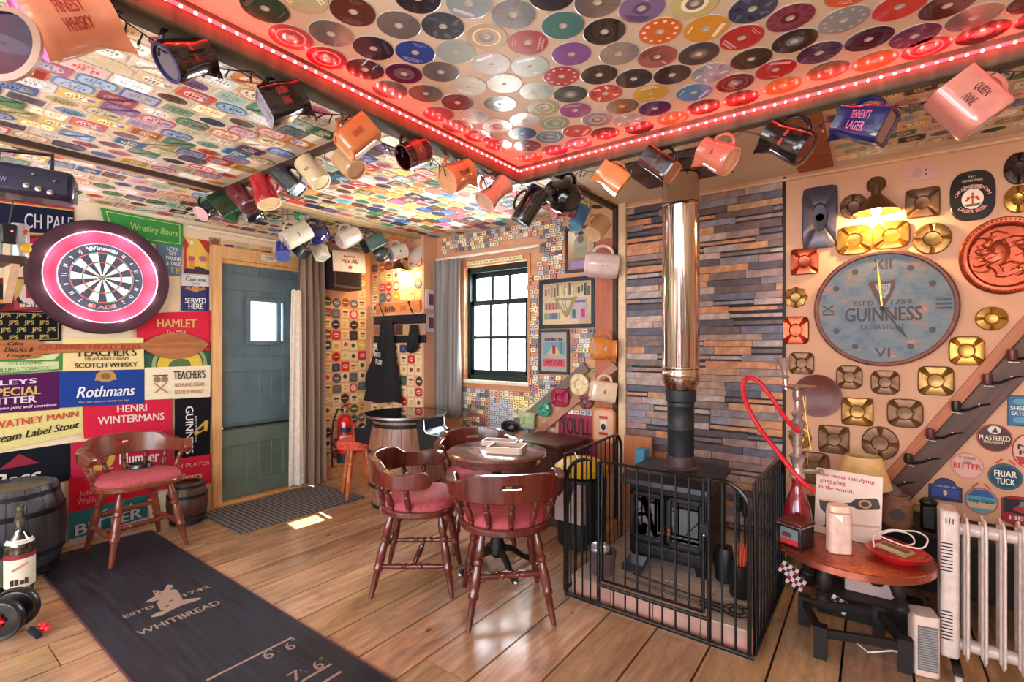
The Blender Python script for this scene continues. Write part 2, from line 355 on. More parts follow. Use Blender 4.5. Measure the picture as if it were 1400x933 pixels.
# LED rope: tube with separate bulbs
M_ledt = paint('ff1e22', .3, emit=14); M_led = paint('ff6a60', .3, emit=28)
for nm, a, b, lab in (('x', (BX + .012, BY - .012, ZP - .028), (BX + .012, -1.2, ZP - .028), 'red rope light along the beam on the dartboard side'),
                 ('y', (BX + .012, BY - .012, ZP - .028), (1.6, BY - .012, ZP - .028), 'red rope light along the beam on the stove side')):
    t = thing('rope_light', lab, 'rope light')
    MB().rod(a, b, .005, M_ledt, 6).build('rope', t)
    n = int((Vector(b) - Vector(a)).length / .0333); d = (Vector(b) - Vector(a)) / n; me = MB().ball((0, 0, 0), .0045, M_led, 8).mesh('bulb')
    off = Vector((.004, 0, -.003)) if nm == 'x' else Vector((0, -.004, -.003))
    for k in range(n): link('bulb', me, t, Matrix.Translation(Vector(a) + d * (k + .5) + off))

# ---------------- compact discs on the panel ----------------
CD = """390,12,1f4a35,dark green|410,7,c9b78a,cream ringed|476,14,5a2a20,brown titled|397,47,c05050,red and silver|467,50,b9b4a8,bare silver!|542,29,c8c8d0,rainbow silver!|572,3,241820,black and red|607,41,3d4048,dark grey yellow-arrowed|637,6,9aa3a8,pale grey-blue|666,51,c8a878,tan|529,65,1c1c34,midnight blue|587,72,2048a0,royal blue with yellow letters|642,82,a8b4a8,pale teal|449,81,b81e30,crimson|504,94,2e1520,wine red|560,100,5c1440,plum|613,106,b8c0c8,silver striped!|665,117,d0ccb8,off-white|695,94,c9c0c0,white|536,122,b87060,coppery silver!|587,129,b0a8b8,violet silver!|637,137,6a2038,maroon with white glare|604,154,b05060,rosy silver|684,142,5c5a40,olive|660,159,d0cfc4,plain white|666,179,b02838,red|627,172,b0a090,smoky silver!|699,120,d6d8cc,chalk white|680,197,b83040,pinkish red|692,162,dcdcd8,bright white|
706,20,98a8a0,greenish silver!|747,2,1a1216,black|765,33,48807c,teal|812,4,a0a8c0,icy silver!|877,11,8470a0,lavender|950,4,d0c080,pale yellow red-printed|1027,12,2c4260,slate blue|723,65,b02020,bright red|827,44,141214,glossy black|902,42,e07018,orange spotted|965,41,e0a020,amber|1014,53,c0201c,scarlet|781,74,8a50a0,purple|843,77,c8c8c0,rainbow mirror!|899,77,a85a58,dusky pink|955,74,38383c,charcoal|997,88,a0a8b8,pale blue|1046,70,30240f,black and gold|703,94,c0ccc4,milky|750,102,b83030,red with white dots|805,104,121011,black white-titled|862,108,141013,black gold-lettered|934,103,2a1018,black and dark red|1001,112,681418,deep red|712,123,b8ccb8,mint white|766,127,1e3838,dark teal|813,129,c84038,red and cream|891,126,d8b020,yellow|949,126,3090c8,sky blue|731,145,a8a468,khaki|776,149,9a3a80,magenta|847,142,6e5a38,brown-olive|896,148,402060,purple and orange|962,146,501018,oxblood|1012,132,701c18,rust black|810,160,8a8c94,grey|853,161,c8c4c0,silver-white|917,160,d07828,tangerine|704,161,d4e0d8,glaring white|749,167,90a068,sage green|789,177,c84030,brick red|873,175,301014,black and crimson|712,181,3068a0,mid blue|752,187,58a0b0,aqua|827,182,40101c,black and pink|791,196,c06080,pink|721,199,70505a,mauve grey|759,205,7c3070,violet|724,215,d07030,burnt orange|
1081,25,8a3850,clock-patterned mauve|1131,34,909898,silver blue-spotted|1157,2,e06030,vivid orange|1204,19,d83820,red-orange|1277,15,4a241c,dark brown titled|1339,19,b07868,copper silver!|1065,64,2e2410,black and bronze|1122,69,3c2450,indigo|1189,54,38181c,chocolate|1254,50,602c58,purple orange-swirled|1351,45,30121c,very dark|1058,94,c02420,red white-rimmed|1132,96,806030,bronze|1200,80,c87838,ochre|1276,62,c03038,cherry red|1069,116,d08030,golden orange|1397,32,3c2028,dark plum|1395,5,402428,dark russet"""
def cd_mesh(kind):
    b = MB(); MA = objcol('disc_print', rough=.25, var=.06, coat=.6); MBk = objcol('disc_print_dark', .53, 1.1, .55, rough=.3, var=.1); ML = objcol('disc_print_light', .5, .5, 1.7, rough=.3, var=.1)
    MS = MATS.get('disc_foil')
    if not MS:
        MS, g = mk('disc_foil'); MATS['disc_foil'] = MS
        tc = g.n('ShaderNodeTexCoord'); gr = g.n('ShaderNodeTexGradient', gradient_type='RADIAL'); g.l(tc.outputs['Object'], gr.inputs[0])
        mu = g.n('ShaderNodeMath', operation='MULTIPLY'); mu.inputs[1].default_value = 4.0; g.l(gr.outputs['Fac'], mu.inputs[0]); fr = g.n('ShaderNodeMath', operation='FRACT'); g.l(mu.outputs[0], fr.inputs[0])
        cr = g.n('ShaderNodeValToRGB'); E = cr.color_ramp.elements; E[0].color = rgb('c6c6cc'); E[1].color = rgb('c0c4c8'); E[0].position = 0; E[1].position = 1
        for p, c in ((.35, 'b8bcc4'), (.42, 'a8c8b0'), (.47, 'd8d8a0'), (.52, 'd8a890'), (.57, 'b8a0c8'), (.64, 'c4c4cc')): q = E.new(p); q.color = rgb(c)  # rainbow sheen painted into the foil colour by angle
        g.l(fr.outputs[0], cr.inputs[0]); g.l(cr.outputs[0], g.b.inputs['Base Color']); g.b.inputs['Metallic'].default_value = .85; g.b.inputs['Roughness'].default_value = .18
    CL = paint('d8d4cc', .2, .3); body = MS if kind == 'foil' else MA
    b.lathe([(.0075, 0), (.0075, .0012), (.0115, .0012)], CL, 20, caps=False); b.lathe([(.0115, .0012), (.023, .0014)], MS if kind in ('foil', 'inner', 'ring') else MBk if kind in ('side', 'ticks') else MA, 24, caps=False)
    b.lathe([(.023, .0014), (.0585, .0014)], body, 32, caps=False); b.lathe([(.0585, .0014), (.060, .0010), (.060, 0)], CL, 32, caps=False)
    z = .0017
    if kind == 'bar': b.flat(rrect(.06, .012, .002, 2, 0, .038), z, ML); b.flat(rrect(.03, .004, .001, 1, .01, -.04), z, ML)
    if kind == 'side': b.flat([(.028, -.035), (.05, -.022), (.05, .022), (.028, .035)], z, MBk); b.flat(rrect(.022, .007, .001, 1, -.04, .004), z, ML)
    if kind == 'ring': b.lathe([(.036, z), (.041, z)], ML, 28, caps=False)
    if kind == 'inner': b.lathe([(.023, z), (.034, z)], ML, 28, caps=False)
    if kind == 'dots':
        for k in range(11): a = k * .571; b.flat(ell(.0055, .0055, 8, .044 * math.cos(a), .044 * math.sin(a)), z, ML)
    if kind == 'ticks':
        for k in range(12): a = k * math.pi / 6; M = Matrix.Rotation(a, 4, 'Z'); b.flat([(.04, -.002), (.053, -.003), (.053, .003), (.04, .002)], z, MBk, M)
    if kind == 'title':
        for k, (w, y) in enumerate(((.05, .044), (.066, .034), (.03, -.036), (.044, -.043))):
            for j in range(int(w / .007)): b.flat(rrect(.0052, .0065 if k < 2 else .003, .0006, 1, -w / 2 + .0035 + j * .007, y), z, ML)
    if kind == 'swirl':
        for k in range(7): a = k * .9; M = Matrix.Rotation(a, 4, 'Z'); b.flat([(.025, 0), (.04, .012), (.056, .014), (.045, .004), (.04, -.006)], z, MBk if k % 2 else ML, M)
    return b.mesh('compact_disc')
cdk = {k: cd_mesh(k) for k in ('plain', 'foil', 'bar', 'side', 'ring', 'inner', 'dots', 'ticks', 'title', 'swirl')}
cds = []
for s in CD.replace('\n', '').split('|'):
    a = s.split(',')
    if len(a) == 4: cds.append((hit(float(a[0]), float(a[1]), 2, ZP), a[2], a[3]))
for it in range(60):                            # ease apart any that would overlap
    for i in range(len(cds)):
        for j in range(i):
            d = cds[i][0] - cds[j][0]
            if 0 < d.length < .121: d = d.normalized() * (.1215 - d.length) / 2; cds[i][0].x += d.x; cds[i][0].y += d.y; cds[j][0].x -= d.x; cds[j][0].y -= d.y
kinds = ['bar', 'title', 'plain', 'ring', 'side', 'inner', 'swirl', 'title', 'bar', 'ring']
seen = {}
for i, (p, c, nm) in enumerate(cds):
    k = 'foil' if nm.endswith('!') else 'dots' if ('dots' in nm or 'spotted' in nm) else 'ticks' if 'clock' in nm else 'title' if 'letter' in nm or 'titled' in nm else 'swirl' if 'swirl' in nm or 'arrow' in nm else kinds[i % 10]
    near = min((q for q in cds if q[0] is not p), key=lambda q: (q[0] - p).length)[2].rstrip('!')
    p.x = max(p.x, BX + .064); p.y = min(p.y, BY - .064)
    o = link('compact_disc', cdk[k], None, frame((p.x, p.y, ZP - .0005), (math.cos(i * 2.1), math.sin(i * 2.1), 0), (math.sin(i * 2.1), -math.cos(i * 2.1), 0)), color=rgb(c))
    tag(o, f"{nm.rstrip('!')} disc pinned to the ceiling panel beside the {near} one", 'disc', 'compact discs on the ceiling panel')

# ---------------- beer mats pasted overhead ----------------
PAL = ['c8402c', 'd8c8a0', '3860a0', 'e0c060', '8c2c38', '3c7850', 'e8dcc0', 'd08040', '5c3c30', '4888b0', 'b05878', '705080', 'e0e0d8', 'a8a060', '28304c', 'd05848', '6a9a8a', 'c8a070']
def mat_meshes(w, h, pre):
    A = objcol('mat_ink', rough=.33, var=.12); B = objcol('mat_ink_dark', .5, 1.1, .5, rough=.6); Lg = objcol('mat_ink_light', .5, .45, 1.6, rough=.33); HH = objcol('mat_ink_shift', .08, .9, .9, rough=.6); CR = paint('dccfb4', .33, var=.08)
    out = []; t = .0022; z = t + .0004
    for k in range(12):
        b = MB(); sh = [rrect(w, h, .008, 2), ell(w / 2, h / 2, 20), rrect(w, h, h * .3, 4), ell(w / 2, h / 2, 8)][(0, 1, 0, 2, 0, 1, 0, 3, 2, 0, 1, 0)[k]]
        b.prism(sh, 0, t, CR if k % 3 == 1 else A)
        if k in (0, 4, 9): b.flat(rrect(w * .88, h * .84, .006, 1), z, Lg if k else B)
        if k in (1, 5, 7, 10): b.flat(ell(w * .42, h * .40, 18), z, A if k % 3 == 1 else Lg)
        if k in (2, 6, 11): b.flat(ell(w * .36, h * .36, 18), z, Lg)
        if k in (3, 8): b.flat(rrect(w * .86, h * .8, h * .24, 3), z, Lg)
        z2 = z + .0004; ink = B if k % 2 else A
        if k in (0, 2, 9): ink = CR if k == 0 else HH
        for j, (ww, hh, yy) in enumerate(((.62, .20, .06), (.4, .09, .26), (.46, .08, -.16), (.3, .07, -.28))):
            if k in (1, 5, 10) and j > 2: continue
            n = max(3, int(ww * 11)); cw = w * ww / n
            for q in range(n):
                if (q * 7 + k + j) % 6: b.flat(rrect(cw * .72, h * hh, .0005, 1, -w * ww / 2 + cw * (q + .5), h * yy), z2, ink)
        if k in (3, 7, 11): b.flat(ell(h * .16, h * .16, 10, -w * .3, 0), z2 + .0003, HH)
        if k == 6: b.flat([(-w * .5 + .006, -h * .45), (-w * .5 + .03, -h * .45), (w * .5 - .006, h * .45), (w * .5 - .03, h * .45)], z2 + .0003, B)
        out.append(b.mesh(pre, smooth=False))
    return out
mm = mat_meshes(.128, .092, 'beer_mat'); mm2 = mat_meshes(.108, .074, 'beer_mat')
def stuff_join(items, name, parent):            # items: (mesh, matrix, hex colour) merged into one mesh with a per-item colour bucket
    buckets = {}
    for me, M, c in items:
        b = buckets.setdefault(c, MB()); vs = [M @ v.co for v in me.vertices]
        for p in me.polygons: pass
        mats = [m for m in me.materials]
        for mi, m in enumerate(mats):
            nm = m.name; col = {'mat_ink': 1.0, 'mat_ink_dark': .5, 'mat_ink_light': 1.45, 'mat_ink_shift': .8, 'disc_print': 1.0, 'disc_print_dark': .55, 'disc_print_light': 1.45}.get(nm)
            base = [int(c[i:i + 2], 16) / 255 for i in (0, 2, 4)]
            if col is None: mat = m
            else: mat = paint('%02x%02x%02x' % tuple(int(255 * min(.93, x * col)) for x in base), .6)
            fs = [tuple(p.vertices) for p in me.polygons if p.material_index == mi]
            b.add(vs, fs, mat)
    allb = MB()
    for b in buckets.values():
        off = len(allb.v); allb.v += b.v; allb.f += [tuple(off + i for i in f) for f in b.f]
        for k, m in enumerate(b.mats):
            if m not in allb.mats: allb.mats.append(m)
        allb.mi += [allb.mats.index(b.mats[k]) for k in b.mi]
    o = allb.build(name, parent, smooth=False); o['kind'] = 'stuff'; return o
def in_view(p, m=25): x, y, z = proj(p); return z > 0 and -m < x < 1400 + m and -m < y < 933 + m
cells = []
r_ = random.Random(5)
xx = SX + .085 + .046; row = 0
while xx < BX - .13:
    yy = -.6 + (row % 2) * .05
    while yy < YW - .07:
        if in_view((xx, yy, ZC), 420) and abs(yy - 1.455) > .075: cells.append((proj((xx, yy, ZC))[2], xx, yy))
        yy += (.137 if yy < 1.4 else .133) + r_.uniform(0, .005)
    xx += .099; row += 1
cells.sort(); rest = []
dc_ = []
for j in range(36):                             # discs beyond the picture's edge, seen only from elsewhere
    for i in range(30):
        q = Vector((-1.34 + i * .123 + (j % 2) * .0615, 1.88 - j * .1065, ZP))
        if q.x < 2.0 and q.y > -1.7 and not in_view(q, 8) and all((q - c[0]).length > .1215 for c in cds): dc_.append((cdk['plain' if (i + j) % 3 else 'foil'], frame((q.x, q.y, ZP - .0005), (1, 0, 0), (0, -1, 0)), cds[(i * 7 + j * 11) % len(cds)][1]))
stuff_join(dc_, 'further_compact_discs', panel)
nin = 0
for i, (d, xx, yy) in enumerate(cells):
    a = r_.uniform(-.05, .05) + (math.pi if r_.random() < .5 else 0); M = frame((xx, yy, ZC - .001), (math.sin(a), math.cos(a), 0), (math.cos(a), -math.sin(a), 0)); me = mm[r_.randrange(12)]; c = r_.choice(PAL)
    nin += in_view((xx, yy, ZC))
    if nin < 230 and in_view((xx, yy, ZC)): link('beer_mat', me, ceiling, M, color=rgb(c))
    else: rest.append((me, M, c))
if rest: stuff_join(rest, 'far_beer_mats', ceiling)
rest = []; k = 0
for row in range(7):
    yy = -.3 + (row % 2) * .05
    while yy < 3.1:
        P = sl @ Vector((0, 0, 0)); u = (yy - .6) * (1 if sl.col[0][1] > 0 else -1); v = -.31 + row * .1
        w = sl @ Vector((u, v, .0008))
        if in_view(w, 400):
            a = r_.uniform(-.12, .12); me = mm2[r_.randrange(12)]; c = r_.choice(PAL); L = Matrix.Translation((u, v, .0008)) @ Matrix.Rotation(a, 4, 'Z')
            if proj(w)[2] < 3.4 and in_view(w): link('beer_mat', me, ceiling_side, L, color=rgb(c))
            else: rest.append((me, L, c))
        yy += .118
if rest: stuff_join(rest, 'far_beer_mats', ceiling_side)
# patch of mats beyond the stove-side beam
for row in range(14):
    for q in range(18):
        xx = -.12 + q * .115 + (row % 2) * .04; yy = 2.06 + row * .098
        p = (xx, yy, ZC)
        if in_view(p) and yy < YW - .05 and xx > -.13:
            a = r_.uniform(-.04, .04); link('beer_mat', mm2[r_.randrange(12)], ceiling, frame((xx, yy, ZC - .001), (math.cos(a), math.sin(a), 0), (math.sin(a), -math.cos(a), 0)), color=rgb(r_.choice(PAL)))
struct(MB().box((-.27, 2.65, ZC - .012), (.17, 1.3, .02), wood('burnt_board', '6e3518', 'b0602c', 'c87c40', .5, (1, 10, 10))).build('trim_10'))
# tiled square round the flue
q = [hit(872, 243, 2, ZC - .006), hit(915, 266, 2, ZC - .006), hit(990, 252, 2, ZC - .006), hit(950, 228, 2, ZC - .006)]
tag(MB().box((-.93, 2.86, ZC - .004), (.52, .5, .006), paint('5c4c50', .5, var=.5, scale=9)).build('flue_plate'), 'dark stone-patterned square plate on the ceiling around the flue', 'ceiling plate')
# ---------------- slate cladding behind the stove ----------------
M_sl = objcol('slate_piece', rough=.55, var=.3, scale=26, bump=.5)
SLP = ['b09890', '9c7c74', 'c0a498', 'c88c64', 'a4807c', '6a6472', '8a7a7c', '574a50', 'a88878', 'c0906a', '7c6660', 'b4a29c', '5e5866', 'c8885c', '6c5450', '8c8490']
clad = thing('slate_cladding', 'wall of split slate strips in grey, purple and rust behind the stove flue', 'stone cladding')
MB().box((-.945, YW - .004, 1.18), (1.01, .008, 2.17), paint('3a3438', .8)).build('backing_board', clad)
z = .1; r_ = random.Random(11); n = 0
while z < 2.255:
    hh = .038 + .012 * r_.random(); x = -1.445 - r_.random() * .12
    while x < -.445:
        L = r_.uniform(.12, .42); x0, x1 = max(x, -1.445), min(x + L, -.445); x += L
        if x1 - x0 < .02: continue
        d = r_.uniform(.010, .026); h2 = hh if r_.random() < .8 else hh * .55; big = r_.random() < .1 and z < 2.2
        link('slate', MB().box((0, 0, 0), (x1 - x0 - .002, d, (h2 if not big else hh * 1.0) - .0025), M_sl).mesh('slate', False), clad, Matrix.Translation(((x0 + x1) / 2, YW - .008 - d / 2, z + hh / 2)), color=rgb(r_.choice(SLP))); n += 1
    z += hh
# ---------------- signs, towels and cards on the walls ----------------
def cloth(h): return paint(h, .92, var=.14, scale=160, bump=.35, spec=.2)
def card(h): return paint(h, .5, var=.06, scale=12)
FM = {}
def panel(name, label, cat, pl, quad, base, texts=(), shapes=(), off=.0, th=.005, wave=0, mat=None, group=None, border=None, ink=None):
    if wave: off = .002 + .0045 * (len(FM) % 4)
    P = [on(pl, *q, off=off + th) for q in quad]; c = sum(P, Vector()) / len(P)
    nrm = Vector(PL[pl][3]); o = c - nrm * th; M = wall_frame(pl, o); Mi = M.inverted(); L = [Mi @ p for p in P]
    if len(L) == 2: a, b_ = L; L = [a, Vector((b_.x, a.y, 0)), b_, Vector((a.x, b_.y, 0))]
    def warp(u, v, z):
        p = (L[3] * (1 - u) + L[2] * u) * (1 - v) + (L[0] * (1 - u) + L[1] * u) * v
        return (p.x, p.y, z + wave * (math.sin(u * 9 + v * 3 + p.x * 20) + math.sin(v * 7 - u * 4)) * .5 * (1 if z > 0 else 0) + (abs(wave) if z > 0 else 0))
    m = mat or (cloth(base) if wave else card(base)); b = MB(); nx, ny = (10, 5) if wave else (1, 1); vs = []; fs = []
    for j in range(ny + 1):
        for i in range(nx + 1): vs.append(warp(i / nx, j / ny, th))
    for j in range(ny):
        for i in range(nx): k = j * (nx + 1) + i; fs.append((k, k + 1, k + nx + 2, k + nx + 1))
    ring = [i for i in range(nx + 1)] + [(j + 1) * (nx + 1) + nx for j in range(ny)] + [ny * (nx + 1) + i for i in range(nx - 1, -1, -1)] + [j * (nx + 1) for j in range(ny - 1, 0, -1)]
    n0 = len(vs); vs += [(vs[i][0], vs[i][1], 0) for i in ring]; n = len(ring)
    fs += [(ring[(i + 1) % n], ring[i], n0 + i, n0 + (i + 1) % n) for i in range(n)]
    b.add(vs, fs, m); o = b.build(name, None, M, smooth=bool(wave)); tag(o, label, cat, group); FM[label] = (o, M)
    zt = th + .0012 + abs(wave) * .9
    if border: shapes = [('frame', .03, .97, .04, .96, border)] + list(shapes)
    if shapes:
        b = MB()
        for k, s in enumerate(shapes):
            z = zt + .0003 * k; cm = card(s[-1]) if isinstance(s[-1], str) else s[-1]
            def grid(pts): b.add([warp(p[0], p[1], z) for p in pts], [tuple(range(len(pts)))], cm)
            if s[0] == 'rect':
                _, cx, cy, w, h, _c = s; n = 8 if wave and w > .3 else 1
                for i in range(n): x0 = cx - w / 2 + w * i / n; grid([(x0, cy - h / 2), (x0 + w / n, cy - h / 2), (x0 + w / n, cy + h / 2), (x0, cy + h / 2)])
            elif s[0] == 'ell': grid(ell(s[3], s[4], 22, s[1], s[2]))
            elif s[0] == 'poly': grid(s[1])
            elif s[0] == 'ring':
                _, cx, cy, rx, ry, t, _c = s; A = ell(rx, ry, 24, cx, cy); B2 = ell(rx * (1 - t), ry * (1 - t), 24, cx, cy)
                for i in range(24): grid([A[i], A[(i + 1) % 24], B2[(i + 1) % 24], B2[i]])
            elif s[0] == 'frame':
                _, x0, x1, y0, y1, _c = s; t = .012
                for q in ((x0, y0, x1, y0 + t * 2), (x0, y1 - t * 2, x1, y1), (x0, y0, x0 + t, y1), (x1 - t, y0, x1, y1)): grid([(q[0], q[1]), (q[2], q[1]), (q[2], q[3]), (q[0], q[3])])
        b.build('printed_emblem', o, smooth=False)
    if texts:
        b = MB()
        for t in texts:
            s, cx, cy, w, h, c = t[:6]; kw = t[6] if len(t) > 6 else {}
            b.text(s, cx, cy, w, h, zt + .0003 * (len(shapes) + 2), card(c), warp=warp, **kw)
        b.build('lettering', o, smooth=False)
    return o
TW = 'bar towels and banners on the left wall'
def towel(label, quad, base, texts=(), shapes=(), wave=.0018, **k): return panel('bar_towel', label, 'bar towel', 'L', quad, base, texts, shapes, wave=wave, group=TW, **k)
IT = dict(shear=.35); BD = dict(bold=.03); BI = dict(bold=.025, shear=.3)
towel('navy towel with red and gold bands lettered CH PALE, left of the dartboard', [(-40, 266), (101, 284), (100, 326), (-40, 322)], '1c2038', [('CH PALE', .74, .46, .50, .42, 'c8c8d4')], [('rect', .5, .95, 1, .05, 'b02838'), ('rect', .5, .90, 1, .04, 'c8a860'), ('rect', .5, .05, 1, .05, 'b02838'), ('rect', .5, .10, 1, .04, 'c8a860')])
panel('enamel_sign', "small red sign ending in 'S beside the dartboard", 'sign', 'L', [(20, 322), (50, 325), (48, 358), (20, 356)], 'b01830', [("'S", .72, .5, .42, .5, 'e8d8d0')])
panel('mirror_sign', 'red framed mirror sign with a white oval label, left of the dartboard', 'sign', 'L', [(17, 379), (66, 380), (66, 425), (17, 426)], '801020', [('*7', .5, .17, .6, .10, 'e0d0c0')], [('rect', .5, .5, .92, .88, 'a83848'), ('ell', .5, .48, .42, .40, '282028'), ('ell', .5, .52, .34, .32, 'e4ccc8'), ('rect', .5, .56, .26, .34, 'a82840'), ('poly', [(.05, .3), (.2, .5), (.35, .95), (.05, .95)], 'c8a860')], th=.012)
panel('mirror_sign', 'dark red sign with a black oval under the shelf at the left edge', 'sign', 'L', [(-30, 380), (15, 380), (15, 426), (-30, 427)], '701020', (), [('ell', .55, .45, .35, .42, '181418'), ('rect', .6, .3, .5, .12, 'c89040')], th=.012)
J = [('JPS', (.07 if r % 2 else .16) + c * .18, .86 - r * .24, .12, .17, 'b8a04c', BD) for r in range(4) for c in range(5)]
towel('black towel covered in gold JPS monograms below the red mirror sign', [(-36, 425), (83, 427), (83, 466), (-36, 470)], '14161e', J, [('frame', .02, .97, .05, .95, '8c7c50')])
towel('green banner with script lettering above the dartboard', [(137, 284), (250, 306), (250, 338), (150, 326)], '3f8f45', [('Wrexley Bours', .62, .50, .62, .34, 'a8c878', BI)], [('frame', .05, .96, .10, .92, 'b8d098')])
panel('tin_sign', 'blue tin sign reading LETS GET DRUNK & TALK right of the dartboard', 'sign', 'L', [(214, 332), (249, 338), (248, 378), (216, 376)], '5a7894', [('LETS', .6, .88, .42, .11, 'e8ecec', BD), ('GET', .62, .73, .3, .11, 'e8ecec', BD), ('DRUNK', .66, .57, .62, .13, 'f4f4f0', BD), ('& TALK', .66, .40, .62, .13, 'e8ecec', BD), ('TE', .7, .18, .5, .2, 'c8b070', BD)])
panel('bottle_sign', 'yellow and red sign showing a lager bottle beside the door frame', 'sign', 'L', [(251, 323), (286, 330), (286, 376), (251, 374)], 'e4bc50', (), [('poly', [(0, 0), (.12, 0), (.1, .6), (.2, .8), (0, 1)], 'b83830'), ('poly', [(.55, 1), (1, 1), (1, .62), (.85, .7), (.72, .85)], 'b83028'), ('poly', [(0, 0), (1, 0), (1, .12), (.6, .22), (.3, .2), (0, .1)], '3c2444'), ('rect', .3, .32, .22, .36, 'd89830'), ('poly', [(.19, .5), (.41, .5), (.35, .68), (.34, .9), (.26, .9), (.25, .68)], 'e8c060'), ('rect', .3, .86, .1, .1, 'e8e8f0'), ('ell', .3, .42, .13, .07, 'c05070'), ('ell', .74, .45, .16, .08, 'b86080')])
panel('beer_flag', 'blue and white cloth reading Corona Extra SERVED HERE beside the door frame', 'flag', 'L', [(248, 375), (286, 377), (286, 425), (248, 425)], '1e2a68', [('Corona', .5, .88, .72, .14, '40507c', BD), ('Extra', .5, .76, .3, .07, '60688c'), ('SERVED', .5, .28, .76, .15, 'f0f0f0', BD), ('HERE', .5, .12, .52, .15, 'f0f0f0', BD)], [('rect', .5, .84, 1, .31, 'dedcd4'), ('ell', .5, .60, .14, .09, 'c88848'), ('poly', [(.12, .6), (.36, .55), (.36, .62), (.2, .67)], 'b87c40'), ('poly', [(.88, .6), (.64, .55), (.64, .62), (.8, .67)], 'b87c40')])
towel('red towel reading HAMLET The Mild Cigar, right of the dartboard', [(187, 429), (288, 425), (287, 480), (187, 470)], 'd02840', [('HAMLET', .52, .68, .54, .22, 'd8b070', BD), ('The Mild', .50, .42, .26, .14, 'e8a898'), ('Cigar', .50, .26, .2, .1, 'e8a898')])
towel('green towel reading LEADING ROLLING TOBACCO under the cue-shaped board', [(-36, 470), (85, 480), (86, 506), (-36, 516)], '4c8c44', [('THE LEADING', .56, .40, .40, .12, '5c8c50'), ('ROLLING TOBACCO', .52, .16, .66, .15, '5c8c50')], [('rect', .5, .26, .90, .38, 'c0cc98'), ('poly', [(.5, .5), (.75, .72), (.98, .9), (.9, .55), (.7, .5)], 'c8d0a0')])
towel("cream towel reading TEACHER'S HIGHLAND CREAM SCOTCH WHISKY below the dartboard", [(86, 462), (196, 462), (197, 505), (86, 508)], 'e4d096', [("TEACHER'S", .52, .56, .76, .26, '181818', BD), ('HIGHLAND CREAM', .52, .36, .54, .11, '5c4c38'), ('SCOTCH WHISKY', .52, .16, .78, .15, '201c18', BD)])
towel('dark green towel with a yellow emblem behind the round end of the paddle board', [(197, 470), (288, 468), (288, 503), (197, 505)], '3c5c48', (), [('ring', .52, .15, .42, .85, .14, '8ca068'), ('ell', .52, .15, .34, .68, 'd8b838'), ('ell', .52, .08, .18, .3, '54683c')])
towel('purple towel reading SPECIAL BITTER one pint will convince', [(-36, 516), (81, 508), (80, 560), (-36, 568)], '501850', [('LEYS', .50, .80, .44, .13, 'd8c8dc', BD), ('SPECIAL', .46, .55, .62, .22, 'c8b060', BD), ('BITTER', .44, .32, .56, .18, 'd8c8dc', BD), ('one pint will convince', .62, .12, .7, .10, 'e0d0e0', BI)])
towel('royal blue towel reading Rothmans below the dartboard', [(81, 508), (197, 504), (197, 552), (81, 558)], '21408f', [('Rothmans', .53, .40, .70, .30, 'e4e8f0', BI), ('The best tobacco money can buy', .50, .12, .60, .08, 'b8a888')], [('ell', .52, .82, .12, .16, 'b88c48'), ('rect', .52, .74, .26, .06, 'b88c48'), ('ell', .52, .82, .06, .09, '7c6040')])
towel("cream towel reading TEACHER'S with wheat ears, right of the royal blue towel", [(198, 503), (288, 500), (287, 543), (198, 547)], 'e8dcc0', [("TEACHER'S", .66, .74, .50, .26, '28201c', BD), ('HIGHLAND CREAM', .66, .42, .46, .12, 'b87c48'), ('SCOTCH WHISKY', .66, .20, .46, .12, 'b87c48', BD)], [('rect', .22, .74, .22, .04, '483c38'), ('poly', [(.12, .2), (.16, .2), (.32, .5), (.30, .52)], 'b88858'), ('poly', [(.34, .2), (.30, .2), (.12, .5), (.14, .52)], 'b88858'), ('ell', .17, .62, .05, .10, '907058'), ('ell', .28, .62, .05, .10, '907058')])
towel('pale yellow towel reading WATNEY MANN Cream Label Stout', [(-40, 570), (113, 553), (114, 592), (-40, 626)], 'd9cd88', [('WATNEY MANN', .56, .70, .78, .20, 'c84038', BD), ('Cream Label Stout', .54, .33, .84, .22, '181818', BI)])
towel('red towel reading HENRI WINTERMANS behind the lone chair', [(114, 550), (235, 545), (235, 588), (115, 600)], 'cc2440', [('HENRI', .52, .76, .34, .20, 'e8d0cc', BD), ('WINTERMANS', .52, .46, .76, .22, 'e8d0cc', BD)])
towel('black towel with GUINNESS written downwards and a gold harp by the door frame', [(239, 546), (288, 542), (287, 621), (239, 629)], '15151b', (), [('poly', [(.52, .42), (.62, .48), (.86, .60), (.94, .58), (.90, .40), (.80, .42), (.60, .36), (.52, .38)], 'c8a848'), ('poly', [(.62, .44), (.84, .54), (.84, .45), (.66, .41)], '181818')])
b = MB(); M = frame(on('L', 258, 588, off=.0105), (0, 0, -1), (0, 1, 0)); b.text('GUINNESS', 0, 0, .36, .052, 0, card('e8e8e8'), bold=.02)
b.text("EST'D 1759", 0, .042, .2, .012, 0, card('e8e8e8'))
for lab_ in [k for k in FM if k.startswith('black towel with GUINNESS')]: o_, M_ = FM[lab_]; b.build('lettering', o_, M_.inverted() @ Matrix.Translation((.014, 0, 0)) @ M, smooth=False)
towel('crimson towel reading Embassy Number 1 behind the back of the lone chair', [(97, 606), (236, 588), (236, 646), (97, 654)], 'b42440', [('Embassy', .68, .76, .42, .26, 'ecdcd8', BD), ('Number 1', .68, .42, .48, .28, 'ecdcd8', BD), ('The smoking satisfaction', .68, .18, .4, .06, 'd8a0a0')], [('ell', .25, .52, .15, .36, 'c8a040'), ('ell', .25, .54, .09, .24, '9c3038'), ('rect', .25, .2, .26, .05, 'c8a040')])
